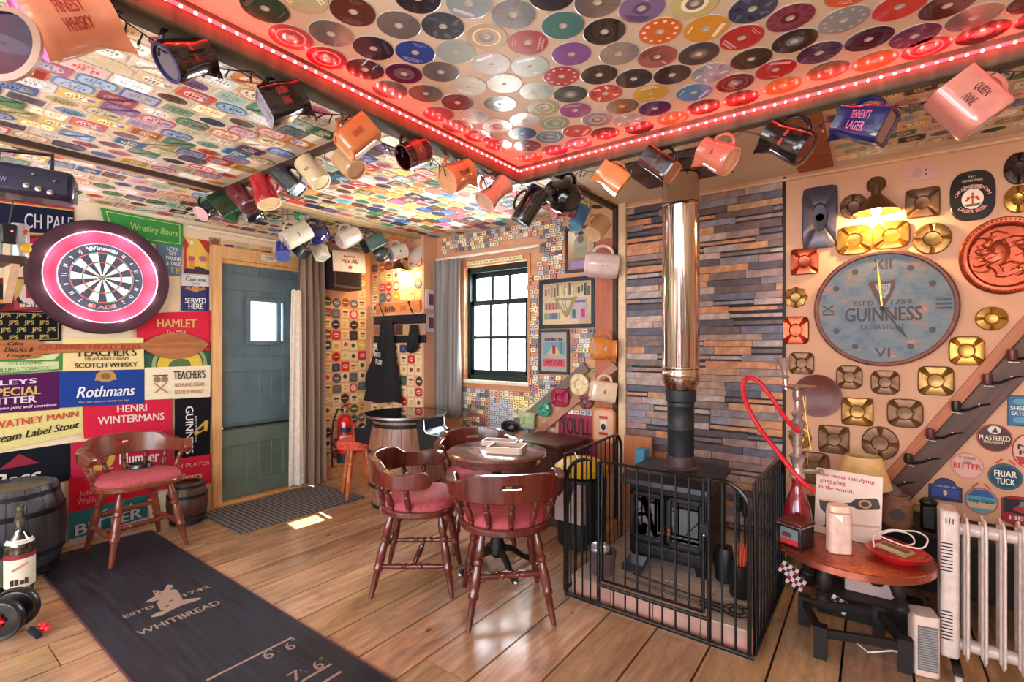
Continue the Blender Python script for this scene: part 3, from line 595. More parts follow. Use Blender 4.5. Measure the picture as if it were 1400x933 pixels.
towel('black towel with a red triangle reading Bass above the grey barrel', [(-40, 626), (96, 606), (96, 656), (-40, 690)], '121620', [('Bass', .42, .34, .52, .36, 'dcdccc', BI)], [('poly', [(.25, .62), (.66, .62), (.46, .92)], '8c1830')])
towel('scarlet towel reading John Wallis hanging low behind the lone chair', [(94, 654), (206, 640), (206, 682), (94, 703)], 'c8102c', [('John', .2, .50, .18, .18, 'd87878', BD), ('Wallis', .2, .30, .22, .18, 'd87878', BD)])
towel('red towel reading JOHN PLAYER Cigars by the door frame', [(206, 632), (288, 621), (288, 661), (206, 672)], 'cc2440', [('JOHN PLAYER', .58, .70, .80, .18, 'e8a8a0'), ('Cigars', .62, .30, .48, .28, 'e8b8b0', BI)])
towel('teal towel reading Greenwich BITTER hanging behind the legs of the lone chair', [(94, 703), (201, 676), (201, 712), (94, 744)], '2c6c70', [('Greenwich', .6, .74, .40, .20, 'c8d0d8', BI), ('BITTER', .5, .38, .86, .36, 'c8c0d0', BD)], [('rect', .5, .06, 1, .14, 'b8b0d0')])
# paddle-shaped league board
M = wall_frame('L', on('L', 144, 481, off=.02)); Mi = M.inverted()
def lp(x, y): q = Mi @ on('L', x, y, off=.03); return (q.x, q.y)
b = MB(); PD = wood('paddle_wood', '8a4a28', 'b87848', 'c88c58', .4, (1.5, 14, 14), coat=.4)
b.prism([lp(*q) for q in ((-36, 466), (50, 464), (60, 470), (86, 471), (120, 470), (196, 469), (208, 462), (224, 456), (245, 454), (262, 458), (277, 464), (286, 471), (276, 481), (258, 489), (238, 491), (215, 487), (197, 478), (120, 482), (60, 484), (52, 490), (-36, 495))][::-1], 0, .012, PD)
o = b.build('paddle_board', None, M, bevel=.003); tag(o, 'long brown wooden paddle board lettered Giles District League QUEENS HEAD 8283', 'paddle')
b = MB()
def ltext(s, x, y, w, h, c, **k):
    a = lp(x, y); w2 = lp(x + w / 2, y)[0] - lp(x - w / 2, y)[0]; h2 = lp(x, y - h / 2)[1] - lp(x, y + h / 2)[1]; b.text(s, a[0], a[1], w2, h2, .0135, card(c), **k)
ltext('Giles', 21, 470, 22, 5, '241410', **BI); ltext('District &', 26, 478, 40, 6, '241410', **BI); ltext('League', 26, 487, 34, 6, '241410', **BI); ltext('QUEENS HEAD 8283', 127, 475.5, 138, 8, 'b02820', bold=.02)
b.build('lettering', o, smooth=False)
# white conduit above the door and small cards over the door
M = wall_frame('L', on('L', 325, 326, off=.05)); a = M.inverted() @ on('L', 257, 313, off=.05); c2 = M.inverted() @ on('L', 398, 332, off=.05)
tag(MB().box(((a.x + c2.x) / 2, (a.y + c2.y) / 2, 0), (c2.x - a.x, .022, .03), paint('e8dcc4', .4)).build('curtain_rail', None, M, bevel=.003), 'pale curtain rail running above the door', 'curtain rail')
for k, (x, y, c, c2, lab) in enumerate(((294, 331, 'a89070', '8c4c40', 'round brown mat card, leftmost over the door'), (313, 335, 'd8b890', '304478', 'card with a red and blue band over the door'), (331, 338, 'b8b0a0', 'c8a040', 'grey and yellow card over the door'), (348, 341, 'd8b48c', 'b09070', 'plain tan card over the door'), (364, 344, 'c89c68', '5c4c40', 'tan card with a dark diagonal over the door'))):
    panel('wall_card', lab, 'card', 'L', [(x - 8, y - 7), (x + 8, y - 5.5), (x + 8, y + 7), (x - 8, y + 6)], c, (), [('ell', .5, .5, .36, .36, c2)] if k == 0 else [('rect', .5, .35, .8, .35, c2)], group='cards over the door')
panel('tin_sign', 'small cream plate hanging on the door lintel', 'sign', 'L', [(357, 348), (380, 352), (379, 359), (357, 356)], 'd8ccb4', [('*9', .5, .66, .7, .2, '5c5048'), ('*6', .5, .3, .5, .16, '5c5048')], off=.06)

# ---------------- dartboard ----------------
dc = hit(140.5, 380, 0, XL + .08); dc.x = XL + .028
T = thing('dartboard_surround', 'big round maroon dartboard surround with a pink lit inner ring', 'dartboard surround', wall_frame('L', dc))
MB().lathe([(.305, 0), (.368, 0), (.374, .02), (.374, .075), (.366, .088), (.315, .092), (.302, .086), (.300, .07)], paint('3c1826', .75, var=.1, bump=.3, scale=120), 72, caps=False).build('foam_ring', T)
MB().lathe([(.226, .012), (.262, .022), (.292, .048), (.302, .078)], paint('e04868', .55, var=.04), 72, caps=False).build('inner_ring', T)
MB().lathe([(.2965, .074), (.2985, .0815), (.3025, .0815), (.302, .072)], paint('ff9cb4', .4, emit=5), 72, caps=False).build('light_strip', T)
for k in range(8):
    a = R(45 * k + 20); q = wall_frame('L', dc) @ Vector((.275 * math.cos(a), .275 * math.sin(a), .10)); lamp('surround_led', 'POINT', q, .42, (1, .78, .82), shadow_soft_size=.015)
T = thing('dartboard', 'bristle dartboard with numbered ring lit from its surround', 'dartboard', wall_frame('L', dc + Vector((.008, 0, 0))))
MB().lathe([(.2, 0), (.2255, 0), (.2255, .036), (.222, .038)], paint('d8dce4', .4), 64, caps=False).build('rim', T)
b = MB(); BW, BK, RD, GN = paint('fbf8f0', .85), paint('3c4858', .85), paint('d85858', .85), paint('38a880', .85)
b.lathe([(.0, .036), (.222, .036)], BK, 64, caps=False)
def sector(r0, r1, a0, a1, z, m):
    n = 3; vs = []
    for i in range(n + 1): a = a0 + (a1 - a0) * i / n; vs += [(r0 * math.sin(a), r0 * math.cos(a), z), (r1 * math.sin(a), r1 * math.cos(a), z)]
    b.add(vs, [(2 * i, 2 * i + 1, 2 * i + 3, 2 * i + 2) for i in range(n)], m)
NUM = [20, 1, 18, 4, 13, 6, 10, 15, 2, 17, 3, 19, 7, 16, 8, 11, 14, 9, 12, 5]
for k in range(20):
    a0 = R(18 * k - 9); a1 = R(18 * k + 9); m1, m2 = ((BK, RD) if k % 2 == 0 else (BW, GN))
    sector(.016, .099, a0, a1, .0368, m1); sector(.099, .107, a0, a1, .0372, m2); sector(.107, .162, a0, a1, .0368, m1); sector(.162, .170, a0, a1, .0372, m2)
b.lathe([(.0, .0374), (.0065, .0374)], RD, 16, caps=False); b.lathe([(.0065, .0374), (.016, .0374)], GN, 20, caps=False); b.build('bristle_face', T, smooth=False)
b = MB()
for k in range(20): a = R(18 * k - 9); b.rod((.016 * math.sin(a), .016 * math.cos(a), .0385), (.17 * math.sin(a), .17 * math.cos(a), .0385), .0006, M_steel, 4)
for r in (.016, .099, .107, .162, .170): b.tube([(r * math.cos(t * R(10)), r * math.sin(t * R(10)), .0385) for t in range(36)], .0006, M_steel, 4, closed=True)
b.build('wire_spider', T)
b = MB()
for k in range(20):
    if k in (0, 10): continue
    a = R(18 * k); M = Matrix.Translation((.193 * math.sin(a), .193 * math.cos(a), .0385)) @ Matrix.Rotation(-a, 4, 'Z'); b.text(str(NUM[k]), 0, 0, .017 if NUM[k] > 9 else .010, .024, 0, paint('f4f6fa', .5), bold=.03, M=M)
b.text('Winmau', 0, 0, .17, .028, .0386, paint('f4f6fa', .5), bold=.03, arc=(.196, 1)); b.text('BLADE', 0, 0, .15, .024, .0386, paint('f08078', .5), bold=.03, arc=(.196, -1)); b.build('lettering', T, smooth=False)

# ---------------- door ----------------
door = struct(thing('door_1', 'grey-green plank stable door with a small bright window', 'door', (XL - .04, 0, 0)))
del door['category'], door['label']
M_door = paint('5c7078', .6, var=.16, scale=5); M_doorg = paint('647469', .6, var=.14, scale=5)
gy0, gy1, gz0, gz1 = 1.99, 2.215, 1.315, 1.65
n = 7; w = (DY1 - DY0 - .06) / n
for k in range(n):
    y0 = DY0 + .03 + k * w; y1 = y0 + w - .004
    for z0, z1 in ((.02, .60), (.61, DZ - .02)):
        segs = [(z0, z1)] if (y1 <= gy0 or y0 >= gy1 or z1 < gz0) else [(z0, gz0), (gz1, z1)]
        for a, c in segs:
            MB().box((0, (y0 + y1) / 2, (a + c) / 2), (.03, y1 - y0, c - a), M_door if z0 > .3 else M_doorg).build('door_plank', door, bevel=.002)
for z, h in ((.09, .13), (.52, .13), (.70, .13), (1.12, .12), (1.80, .13)): MB().box((.022, (DY0 + DY1) / 2, z), (.016, DY1 - DY0 - .07, h), M_door if z > .6 else M_doorg).build('door_rail', door, bevel=.002)
b = MB()
for c, s in (((.024, gy0 - .018, (gz0 + gz1) / 2), (.03, .036, gz1 - gz0 + .07)), ((.024, gy1 + .018, (gz0 + gz1) / 2), (.03, .036, gz1 - gz0 + .07)), ((.024, (gy0 + gy1) / 2, gz1 + .018), (.03, gy1 - gy0, .036)), ((.024, (gy0 + gy1) / 2, gz0 - .018), (.03, gy1 - gy0, .036))): b.box(c, s, M_door)
b.build('window_frame', door, bevel=.003)
MB().box((.01, (gy0 + gy1) / 2, (gz0 + gz1) / 2), (.004, gy1 - gy0, gz1 - gz0), glass('pane_glass')).build('window_pane', door)
MB().box((.026, (DY0 + DY1) / 2, .605), (.02, DY1 - DY0 - .1, .016), M_dark).build('drop_bar', door, bevel=.002)
fr = MB()
for y0, y1, z0, z1 in ((DY0 - .045, DY0 + .02, 0, DZ + .09), (DY1, DY1 + .05, 0, DZ + .09), (DY0 + .02, DY1, DZ - .01, DZ + .09)): fr.box((XL + .012, (y0 + y1) / 2, (z0 + z1) / 2), (.05, y1 - y0, z1 - z0), M_pine)
for y0, y1, z0, z1 in ((DY0 + .02, DY0 + .035, 0, DZ), (DY0, DY1, DZ - .04, DZ - .01)): fr.box((XL - .02, (y0 + y1) / 2, (z0 + z1) / 2), (.06, y1 - y0, z1 - z0), M_pine)
fr.box((XL - .02, (DY0 + DY1) / 2, .01), (.14, DY1 - DY0, .02), M_pine)
struct(fr.build('trim_11', bevel=.004, smooth=False))
# skirting
struct(MB().box((XL + .011, 2.88, .05), (.02, .62, .10), M_pinep).build('baseboard_left', bevel=.003))
struct(MB().box((-3.8, YA - .009, .05), (.8, .018, .10), M_pinep).build('baseboard_alcove', bevel=.003))
# ---------------- beer mats on the corner walls ----------------
def small_mats():
    A = objcol('mat_ink', rough=.6); Lg = MATS['mat_ink_light']; B = MATS['mat_ink_dark']; CR = paint('ecd8a8', .6); out = []; w = .092
    for k in range(8):
        b = MB(); sh = [rrect(w, w, .012, 2), rrect(w * .9, w * .9, .004, 1), ell(w / 2, w / 2, 20), rrect(w, w * .86, .02, 3), ell(w * .52, w * .52, 8)][(0, 1, 2, 3, 0, 4, 0, 2)[k]]
        b.prism(sh, 0, .002, CR if k in (1, 4, 6) else A); z = .0024
        if k in (0, 3): b.flat(ell(w * .32, w * .2, 16), z, Lg); b.flat(rrect(w * .5, w * .08, .001, 1), z + .0004, B)
        if k in (1, 4): b.flat(rrect(w * .6, w * .2, .001, 1, 0, w * .14), z, A); b.flat(rrect(w * .45, w * .06, .001, 1, 0, -w * .1), z, B); b.flat(rrect(w * .45, w * .05, .001, 1, 0, -w * .22), z, B)
        if k in (2, 7): b.flat(ell(w * .36, w * .36, 18), z, Lg if k == 7 else B); b.flat(rrect(w * .6, w * .12, .001, 1), z + .0004, CR)
        if k == 5: b.flat(rrect(w * .6, w * .18, .001, 1), z, CR)
        if k == 6: b.flat(ell(w * .25, w * .25, 14, 0, w * .05), z, A)
        out.append(b.mesh('beer_mat', False))
    return out
sm = small_mats(); WP = ['c83028', 'd04030', '7c2c24', 'e0a040', 'd8c890', '483c38', '2c4468', 'b86830', 'c84848', '3c6448', 'e0c868', '8c4030', 'c83850', '5c6870']
r_ = random.Random(3)
for j in range(18):
    for i in range(9):
        y = 2.60 + i * .0985 + r_.uniform(-.006, .006); z = .22 + j * .105 + (i % 2) * .01
        if y > YA - .05 or (z > 1.7 and y < 3.02): continue
        link('beer_mat', sm[r_.randrange(8)], wall_left, frame((XL + .0015, y, z), (0, 1, r_.uniform(-.06, .06)), (0, 0, 1)), color=rgb(r_.choice(WP)))
for j in range(17):
    for i in range(7):
        x = XL + .085 + i * .108 + r_.uniform(-.006, .006); z = .42 + j * .103
        if 1.26 < z < 1.55 or x > -3.46: continue
        link('beer_mat', sm[r_.randrange(8)], wall_alcove, frame((x, YA - .0015, z), (1, 0, r_.uniform(-.06, .06)), (0, 0, 1)), color=rgb(r_.choice(WP)))
# ---------------- window ----------------
win = struct(thing('window_1', '', 'window', (0, YW, 0))); del win['category'], win['label']
M_sash = paint('0f2622', .4, var=.1)
cx = (WX0 + WX1) / 2; wd = WX1 - WX0
def xb(b, x0, x1, z0, z1, y0, y1, m): b.box(((x0 + x1) / 2, (y0 + y1) / 2, (z0 + z1) / 2), (x1 - x0, y1 - y0, z1 - z0), m)
b = MB(); xb(b, WX0, WX0 + .03, WZ0, WZ1, .03, .11, M_sash); xb(b, WX1 - .03, WX1, WZ0, WZ1, .03, .11, M_sash); xb(b, WX0, WX1, WZ1 - .05, WZ1, .03, .11, M_sash); xb(b, WX0, WX1, WZ0, WZ0 + .045, .03, .11, M_sash)
b.build('window_frame', win, bevel=.003)
zm = 1.66
for z0, z1, y0, rows in ((zm - .02, WZ1 - .05, .075, 1), (WZ0 + .045, zm + .025, .045, 2)):
    s = MB(); y1 = y0 + .03
    xb(s, WX0 + .03, WX0 + .065, z0, z1, y0, y1, M_sash); xb(s, WX1 - .065, WX1 - .03, z0, z1, y0, y1, M_sash); xb(s, WX0 + .03, WX1 - .03, z0, z0 + .045, y0, y1, M_sash); xb(s, WX0 + .03, WX1 - .03, z1 - .045, z1, y0, y1, M_sash)
    so = s.build('sash', win, bevel=.002); a0, a1 = WX0 + .065, WX1 - .065
    for k in (1, 2): g = MB(); x = a0 + (a1 - a0) * k / 3; xb(g, x - .012, x + .012, z0 + .045, z1 - .045, y0 + .004, y1 - .004, M_sash); g.build('glazing_bar', so)
    if rows == 2: g = MB(); z = (z0 + z1) / 2; xb(g, a0, a1, z - .013, z + .013, y0 + .006, y1 - .006, M_sash); g.build('glazing_bar', so)
    for k in range(3):
        for r in range(rows):
            g = MB(); xa, xc = a0 + (a1 - a0) * k / 3, a0 + (a1 - a0) * (k + 1) / 3; za, zc = z0 + .045 + (z1 - z0 - .09) * r / rows, z0 + .045 + (z1 - z0 - .09) * (r + 1) / rows
            xb(g, xa, xc, za, zc, y0 + .013, y0 + .016, glass('pane_glass')); g.build('window_pane', so)
cs = MB()
for x0, x1, z0, z1 in ((WX1, WX1 + .024, WZ0 - .04, WZ1 + .06), (WX0 - .055, WX0, WZ0 - .04, WZ1 + .06), (WX0, WX1, WZ1, WZ1 + .06), (WX0 - .05, WX1 + .024, WZ0 - .065, WZ0 - .03)): xb(cs, x0, x1, z0, z1, YW - .02, YW, M_pinep)
xb(cs, WX0, WX1 + .02, WZ0 - .03, WZ0, YW - .035, YW + .12, paint('efe3d0', .45))
struct(cs.build('trim_12', bevel=.003, smooth=False))
# garden beyond: fence, ground, shed
gy = paint('cfd6d2', .8)
g = thing('garden_fence', 'pale board fence seen through the window panes', 'fence', (-3, 6.2, 0))
for k in range(22): MB().box((-2.6 + k * .25, 0, .85), (.235, .03, 1.75 + .05 * (k % 3)), paint('9fb4b8' if k % 3 else '8aa0a0', .8)).build('fence_board', g)
MB().box((0, .03, 1.3), (5.6, .04, .08), gy).build('fence_rail', g)
struct(MB().box((-3, 6.5, -.25), (12, 6, .1), paint('9a9c88', .9)).build('ground'))
# curtain rail and curtains
a = on('W', 636, 343, .07); c = on('W', 738, 324, .07)
tag(MB().rod((-3.34, YW - .07, 2.085), (c.x, YW - .07, 2.085), .012, paint('f0e8e0', .4), 10).build('curtain_pole'), 'white curtain pole above the window', 'curtain pole')
def curtain(name, label, A, B, zt, zb, amp, folds, mat, lining=None, flare=0, bunch=0):
    A = Vector(A); B = Vector(B); d = B - A; L = d.length; u = d.normalized(); nv = Vector((-u.y, u.x, 0)); nx, nz = 110, 16; vs = []; fs = []
    for j in range(nz + 1):
        t = j / nz; z = zt + (zb - zt) * t
        for i in range(nx + 1):
            s = i / nx; ph = s * folds * 2 * math.pi; am = amp * (.45 + .55 * min(1, t * 3)) * (1 + .3 * math.sin(s * 11 + 2))
            off = am * (math.sin(ph + .5 * math.sin(t * 3 + s * 5)) + .35 * math.sin(2.3 * ph + t * 2))
            p = A + u * (s * L + flare * t * (s - .5) + .006 * math.sin(ph * 2)) + nv * off; p.z = z + (.012 * math.sin(ph) if j == nz else 0) + (.012 * abs(math.sin(ph)) if j == 0 else 0); vs.append(p)
    k0 = len(vs); vs += [p + nv * -.006 for p in vs]
    for j in range(nz):
        for i in range(nx): k = j * (nx + 1) + i; fs.append((k, k + 1, k + nx + 2, k + nx + 1)); fs.append((k0 + k, k0 + k + nx + 1, k0 + k + nx + 2, k0 + k + 1))
    for i in range(nx): k = nz * (nx + 1) + i; fs += [(k, k + 1, k0 + k + 1, k0 + k), (i + 1, i, k0 + i, k0 + i + 1)]
    for j in range(nz): k = j * (nx + 1); fs += [(k, k + nx + 1, k0 + k + nx + 1, k0 + k), (k + nx, k0 + k + nx, k0 + k + 2 * nx + 1, k + 2 * nx + 1)]
    o = MB().add(vs, fs, mat).build(name, angle=80); return tag(o, label, 'curtain')
curtain('curtain', 'grey pleated curtain hanging left of the window', (-3.355, YW - .095, 0), (-3.0, YW - .095, 0), 2.06, .62, .024, 6, paint('8b8684', .85, var=.05, bump=.2, scale=200), flare=-.03)
curtain('curtain', 'tall brown door curtain drawn back beside the grey door', (XL + .13, 2.34, 0), (XL + .10, 2.60, 0), 2.17, .03, .030, 4, paint('8f7a6a', .85, var=.06, bump=.2, scale=200), flare=.03)
curtain('curtain_lining', 'white lining strip at the edge of the door curtain', (XL + .165, 2.25, 0), (XL + .15, 2.345, 0), 1.75, .06, .006, 1, paint('eae4da', .85), flare=.05)
# ---------------- matchboxes and matchbox labels ----------------
MBP = ['b8b4a4', '98a4b4', 'd8c050', 'c8a060', 'b0503c', '7c8ca8', 'd8d0bc', '6c7c80', 'c47c50', 'a8b0bc', '5a6070', 'c0b088', '9c4858', 'd4c888']
A = objcol('mat_ink'); Lg = MATS['mat_ink_light']; Bk = MATS['mat_ink_dark']; mbm = []
for k in range(5):
    b = MB(); w, h = (.052, .035) if k < 4 else (.036, .05); b.box((0, 0, .006), (w, h, .012), A)
    b.flat(rrect(w * .84, h * .8, .002, 1), .0124, Lg); b.flat(ell(w * .2, h * .26, 8) if k % 2 else rrect(w * .5, h * .3, .001, 1), .0128, Bk if k != 3 else A)
    mbm.append(b.mesh('matchbox', False))
def inpoly(p, q):
    r = False
    for i in range(len(q)):
        a, c = q[i], q[i - 1]
        if (a[1] > p[1]) != (c[1] > p[1]) and p[0] < (c[0] - a[0]) * (p[1] - a[1]) / (c[1] - a[1]) + a[0]: r = not r
    return r
REG = [[(598, 318), (738, 294), (738, 321), (598, 352)], [(738, 302), (771, 290), (771, 376), (738, 384)], [(725, 380), (737, 380), (737, 560), (725, 560)], [(629, 531), (733, 540), (733, 592), (629, 592)],
       [(781, 449), (814, 449), (814, 470), (800, 500), (781, 512)], [(737, 516), (768, 516), (768, 545), (737, 572)], [(776, 558), (814, 560), (814, 566), (776, 566)]]
r_ = random.Random(8); nmb = 0
for j in range(51):
    z = .42 + j * .0372; x = -3.36 + (j % 3) * .008
    while x < -1.56:
        k = 4 if r_.random() < .08 else r_.randrange(4); x += .0540 if k < 4 else .040
        q = proj((x, YW, z)); q = (q[0], q[1])
        if any(inpoly(q, g) for g in REG) and r_.random() < (.97 if q[1] > 525 else .9):
            c = r_.choice(MBP)
            if q[1] > 550 and q[0] < 690: c = r_.choice(['b0503c', 'd8a040', '5a7068', '8c3040', 'c87040', '988c50'])
            if 700 < q[0] < 727 and 542 < q[1] < 562: c = 'd8c050'
            if q[1] > 545 and 668 < q[0] < 700: c = '98a4b4'
            link('matchbox', mbm[k], wall_window, frame((x, YW, z), (1, 0, r_.uniform(-.03, .03)), (0, 0, 1)), color=rgb(c)); nmb += 1
for k in range(12):
    x = WX0 + .05 + k * .052 + .02
    link('matchbox', mbm[0], wall_window, frame((x, YW - .02, WZ1 + .03), (1, 0, 0), (0, 0, 1)), color=rgb('c8b878'))
print('matchboxes', nmb)
# ---------------- pictures and plates right of the window ----------------
FRW = 'framed pictures beside the window'
def framed(label, quad, fc, base, texts=(), shapes=(), fw=.022, depth=.022):
    P = [on('W', *q, off=.01) for q in quad]; c = sum(P, Vector()) / 4; w = ((P[1] - P[0]).length + (P[2] - P[3]).length) / 2; h = ((P[0] - P[3]).length + (P[1] - P[2]).length) / 2; c.y = YW
    T = thing('framed_picture', label, 'picture', wall_frame('W', c), FRW); b = MB(); m = paint(fc, .35, var=.15)
    for cx_, cy_, sx, sy in ((0, h / 2 - fw / 2, w, fw), (0, -h / 2 + fw / 2, w, fw), (-w / 2 + fw / 2, 0, fw, h - 2 * fw), (w / 2 - fw / 2, 0, fw, h - 2 * fw)): b.box((cx_, cy_, depth / 2), (sx, sy, depth), m)
    b.build('frame', T, bevel=.004); iw, ih = w - 2 * fw, h - 2 * fw
    p = MB().box((0, 0, .006), (iw, ih, .008), card(base) if isinstance(base, str) else base).build('picture_card', T); wp = lambda u, v, z: ((u - .5) * iw, (v - .5) * ih, .0104 + z)
    b = MB()
    for k, s in enumerate(shapes):
        cm = card(s[-1]) if isinstance(s[-1], str) else s[-1]
        pts = s[1] if s[0] == 'poly' else ell(s[3], s[4], 18, s[1], s[2]) if s[0] == 'ell' else [(s[1] - s[3] / 2, s[2] - s[4] / 2), (s[1] + s[3] / 2, s[2] - s[4] / 2), (s[1] + s[3] / 2, s[2] + s[4] / 2), (s[1] - s[3] / 2, s[2] + s[4] / 2)]
        b.flat(pts, .0002 * k, cm, warp=wp)
    if shapes: b.build('printed_emblem', p, smooth=False)
    b = MB()
    for t in texts: b.text(t[0], t[1], t[2], t[3], t[4], .0002 * (len(shapes) + 2), card(t[5]), warp=wp, **(t[6] if len(t) > 6 else {}))
    if texts: b.build('lettering', p, smooth=False)
    return T
mirr = paint('c8c4b8', .12, .9, var=0)
HARP = lambda cx, cy, s, c: [('poly', [(cx + s * x, cy + s * y) for x, y in ((-.5, .42), (-.3, .5), (.1, .42), (.5, .5), (.44, .2), (.30, -.2), (.06, -.55), (-.02, -.5), (-.2, -.1))], c)]
framed('brown framed mirror with a faded figure, highest beside the window', [(771, 313), (816, 306), (816, 370), (774, 374)], '4a3438', mirr, [('*6', .6, .9, .6, .09, '3c3c34', BD)], [('ell', .5, .6, .26, .26, 'a8a890'), ('poly', [(.2, .3), (.8, .3), (.7, .55), (.3, .55)], '98987c'), ('ell', .5, .74, .12, .1, '70706a'), ('rect', .5, .12, .8, .18, '9c88b8')])
RS = random.Random(4); shp = []
for k in range(15): shp.append(('rect', .07 + k * .062, .80 + RS.uniform(-.05, .04), .04, RS.uniform(.14, .3), RS.choice(['8c8c74', 'c0b070', '5c6454', 'b84850', '404858', 'd0c8b0'])))
for k in range(10): shp.append(('rect', .06 + (k % 5) * .07, .2 + (k // 5) * .24, .055, .16, RS.choice(['c07c88', '58789c', 'b0a08c', '88a080', 'c84c58'])))
shp += [('rect', .74, .36, .34, .5, 'b8a8b4'), ('rect', .66, .24, .07, .2, '3c7060'), ('rect', .84, .24, .08, .2, 'c83c4c'), ('rect', .75, .52, .28, .04, '705884')] + HARP(.48, .42, .46, '9c8c5c') + HARP(.47, .44, .26, 'd0c8b8') + [('poly', [(.40, .6), (.42, .6), (.50, .28), (.48, .28)], '8c7c50'), ('poly', [(.46, .6), (.48, .6), (.53, .34), (.51, .34)], '8c7c50')]
framed('big black framed mirror with a gold harp beside the window', [(737, 385), (814, 375), (814, 448), (738, 450)], '1c2c3c', mirr, (), shp, fw=.032)
framed('narrow dark framed poster with a red lettered band under the harp mirror', [(737, 451), (778, 450), (779, 513), (737, 511)], '343844', 'a8a49c', [('*8', .5, .82, .72, .08, '58384c', BD), ('MY GO', .5, .22, .64, .13, '7c1c30', BD)], [('rect', .5, .58, .84, .34, '6c98a8'), ('poly', [(.2, .42), (.5, .7), (.8, .42)], 'c8b488'), ('rect', .5, .56, .12, .22, '8c3040'), ('rect', .5, .22, .84, .2, 'd05060'), ('rect', .76, .6, .1, .3, '5c7c80')])
pp = lambda lab, q, c, t=(), s=(), nm='wall_sign', ct='sign', **k: panel(nm, lab, ct, 'W', q, c, t, s, **k)
pp('small dark nameplate below the narrow poster', [(730, 519), (762, 521), (762, 529), (730, 528)], '2c3844', [('*14', .5, .5, .8, .5, '8c9ca0')], th=.012)
pp('olive lettered plate near the corner post', [(800, 504), (840, 503), (840, 513), (800, 512)], '7c7048', [('*13', .5, .68, .84, .3, 'b8ac7c'), ('*12', .5, .26, .84, .28, 'b8ac7c')], th=.01)
for k, (x, y, c, lab) in enumerate(((722, 608, '98a870', 'green and tan beer card under the diagonal brace'),)): pp(lab, [(x - 6, y - 16), (x + 6, y - 15), (x + 6, y + 5), (x - 6, y + 4)], c, nm='wall_card', ct='card')
pp('long tan card with a red cap and blue badge, left of the red sign', [(743, 573), (763, 576), (762, 655), (743, 650)], 'd8b090', [('*4', .5, .84, .6, .05, 'f0e0d8', BD)], [('rect', .5, .92, .7, .08, 'c83040'), ('rect', .5, .62, .8, .16, '484860'), ('ell', .5, .62, .28, .05, 'a8988c'), ('ell', .5, .3, .2, .06, '8c5c38'), ('rect', .5, .77, .7, .05, 'd06070')], nm='wall_card', ct='card')
pp("big red worn sign reading YOU'LL BE FINE by the fire guard", [(764, 564), (814, 568), (813, 646), (764, 640)], '9c2c44', [("YOU'LL", .48, .78, .82, .30, '241c2c', BD), ('BE FINE', .48, .44, .82, .24, '241c2c', BD), ('*6', .48, .14, .82, .20, '241c2c', BD)], [('poly', [(.3, 0), (1, 0), (1, .5), (.7, .3)], 'a83450'), ('rect', .03, .5, .05, 1, '6c2434')], th=.012)
# diagonal brace of boards
a, c = on('W', 690, 592, .02), on('W', 800, 497, .02); M = axis_frame(a, c, (0, -1, 0)); L = (c - a).length
MB(M).box((.012, .03, L / 2), (.025, .075, L), wood('brace_grey', '5c5450', '84746c', '988478', .6)).build('trim_13').__setitem__('kind', 'structure')
a, c = on('W', 722, 598, .02), on('W', 840, 496, .02); M = axis_frame(a, c, (0, -1, 0)); L = (c - a).length
MB(M).box((.012, .03, L / 2), (.025, .055, L), wood('brace_pink', 'a8705c', 'c48c74', 'd09c80', .55)).build('trim_14').__setitem__('kind', 'structure')
struct(MB().box((-1.627, YW - .012, 1.2), (.145, .02, 1.75), wood('post_board', 'a04c34', 'c06a48', 'd08860', .35, (8, 1.5, 1.5), coat=.5)).build('trim_15', bevel=.002))
# ---------------- ashtrays, plates, clock and pump clips ----------------
def tray(kind, w, h, mat, d=.022):
    b = MB(); n = 32
    def outline(t, s):
        a = 2 * math.pi * t / n; c, q = math.cos(a), math.sin(a)
        if kind in ('square', 'cut'):
            p = 6 if kind == 'square' else 4; k = 1 / (abs(c) ** p + abs(q) ** p) ** (1 / p)
        elif kind == 'sharp': k = 1 / (abs(c) ** 16 + abs(q) ** 16) ** (1 / 16)
        elif kind == 'star': k = 1 + .07 * math.cos(8 * a)
        else: k = 1
        return (c * k * w / 2 * s, q * k * h / 2 * s)
    def notch(t):                                   # cigarette grooves on the diagonals or axes
        a = (t / n * 360) % 90; d0 = abs(a - 45) if kind in ('square', 'sharp', 'cut') else min(a, 90 - a); return d0 < 9
    rings = [(.96, 0, 1), (1, .004, 1), (1, d * .55, 1), (.93, d * .8, 1), (.52, d, 1), (.47, d * .95, 1), (.42, d * .35, 0), (.28, d * .28, 0), (.02, d * .25, 0)]
    vs = []; fs = []
    for s, z, o in rings:
        for t in range(n):
            rs = s; x, y = outline(t, rs)
            if s <= .52: a = 2 * math.pi * t / n; x, y = math.cos(a) * w / 2 * s, math.sin(a) * h / 2 * s
            zz = z - (d * .38 if (notch(t) and .45 < s < 1.01 and z > .01) else 0); vs.append((x, y, zz))
    for i in range(len(rings) - 1):
        for t in range(n): fs.append((i * n + t, i * n + (t + 1) % n, (i + 1) * n + (t + 1) % n, (i + 1) * n + t))
    fs.append(tuple((len(rings) - 1) * n + t for t in range(n))); b.add(vs, fs, mat)
    return b
M_br = paint('946c38', .3, .65, var=.3, scale=35, bump=.15); M_brd = paint('7a563a', .4, .5, var=.3, scale=35); M_cop = paint('a8482c', .28, .75, var=.25, scale=30); M_brg = paint('a87834', .26, .7, var=.2, scale=30)
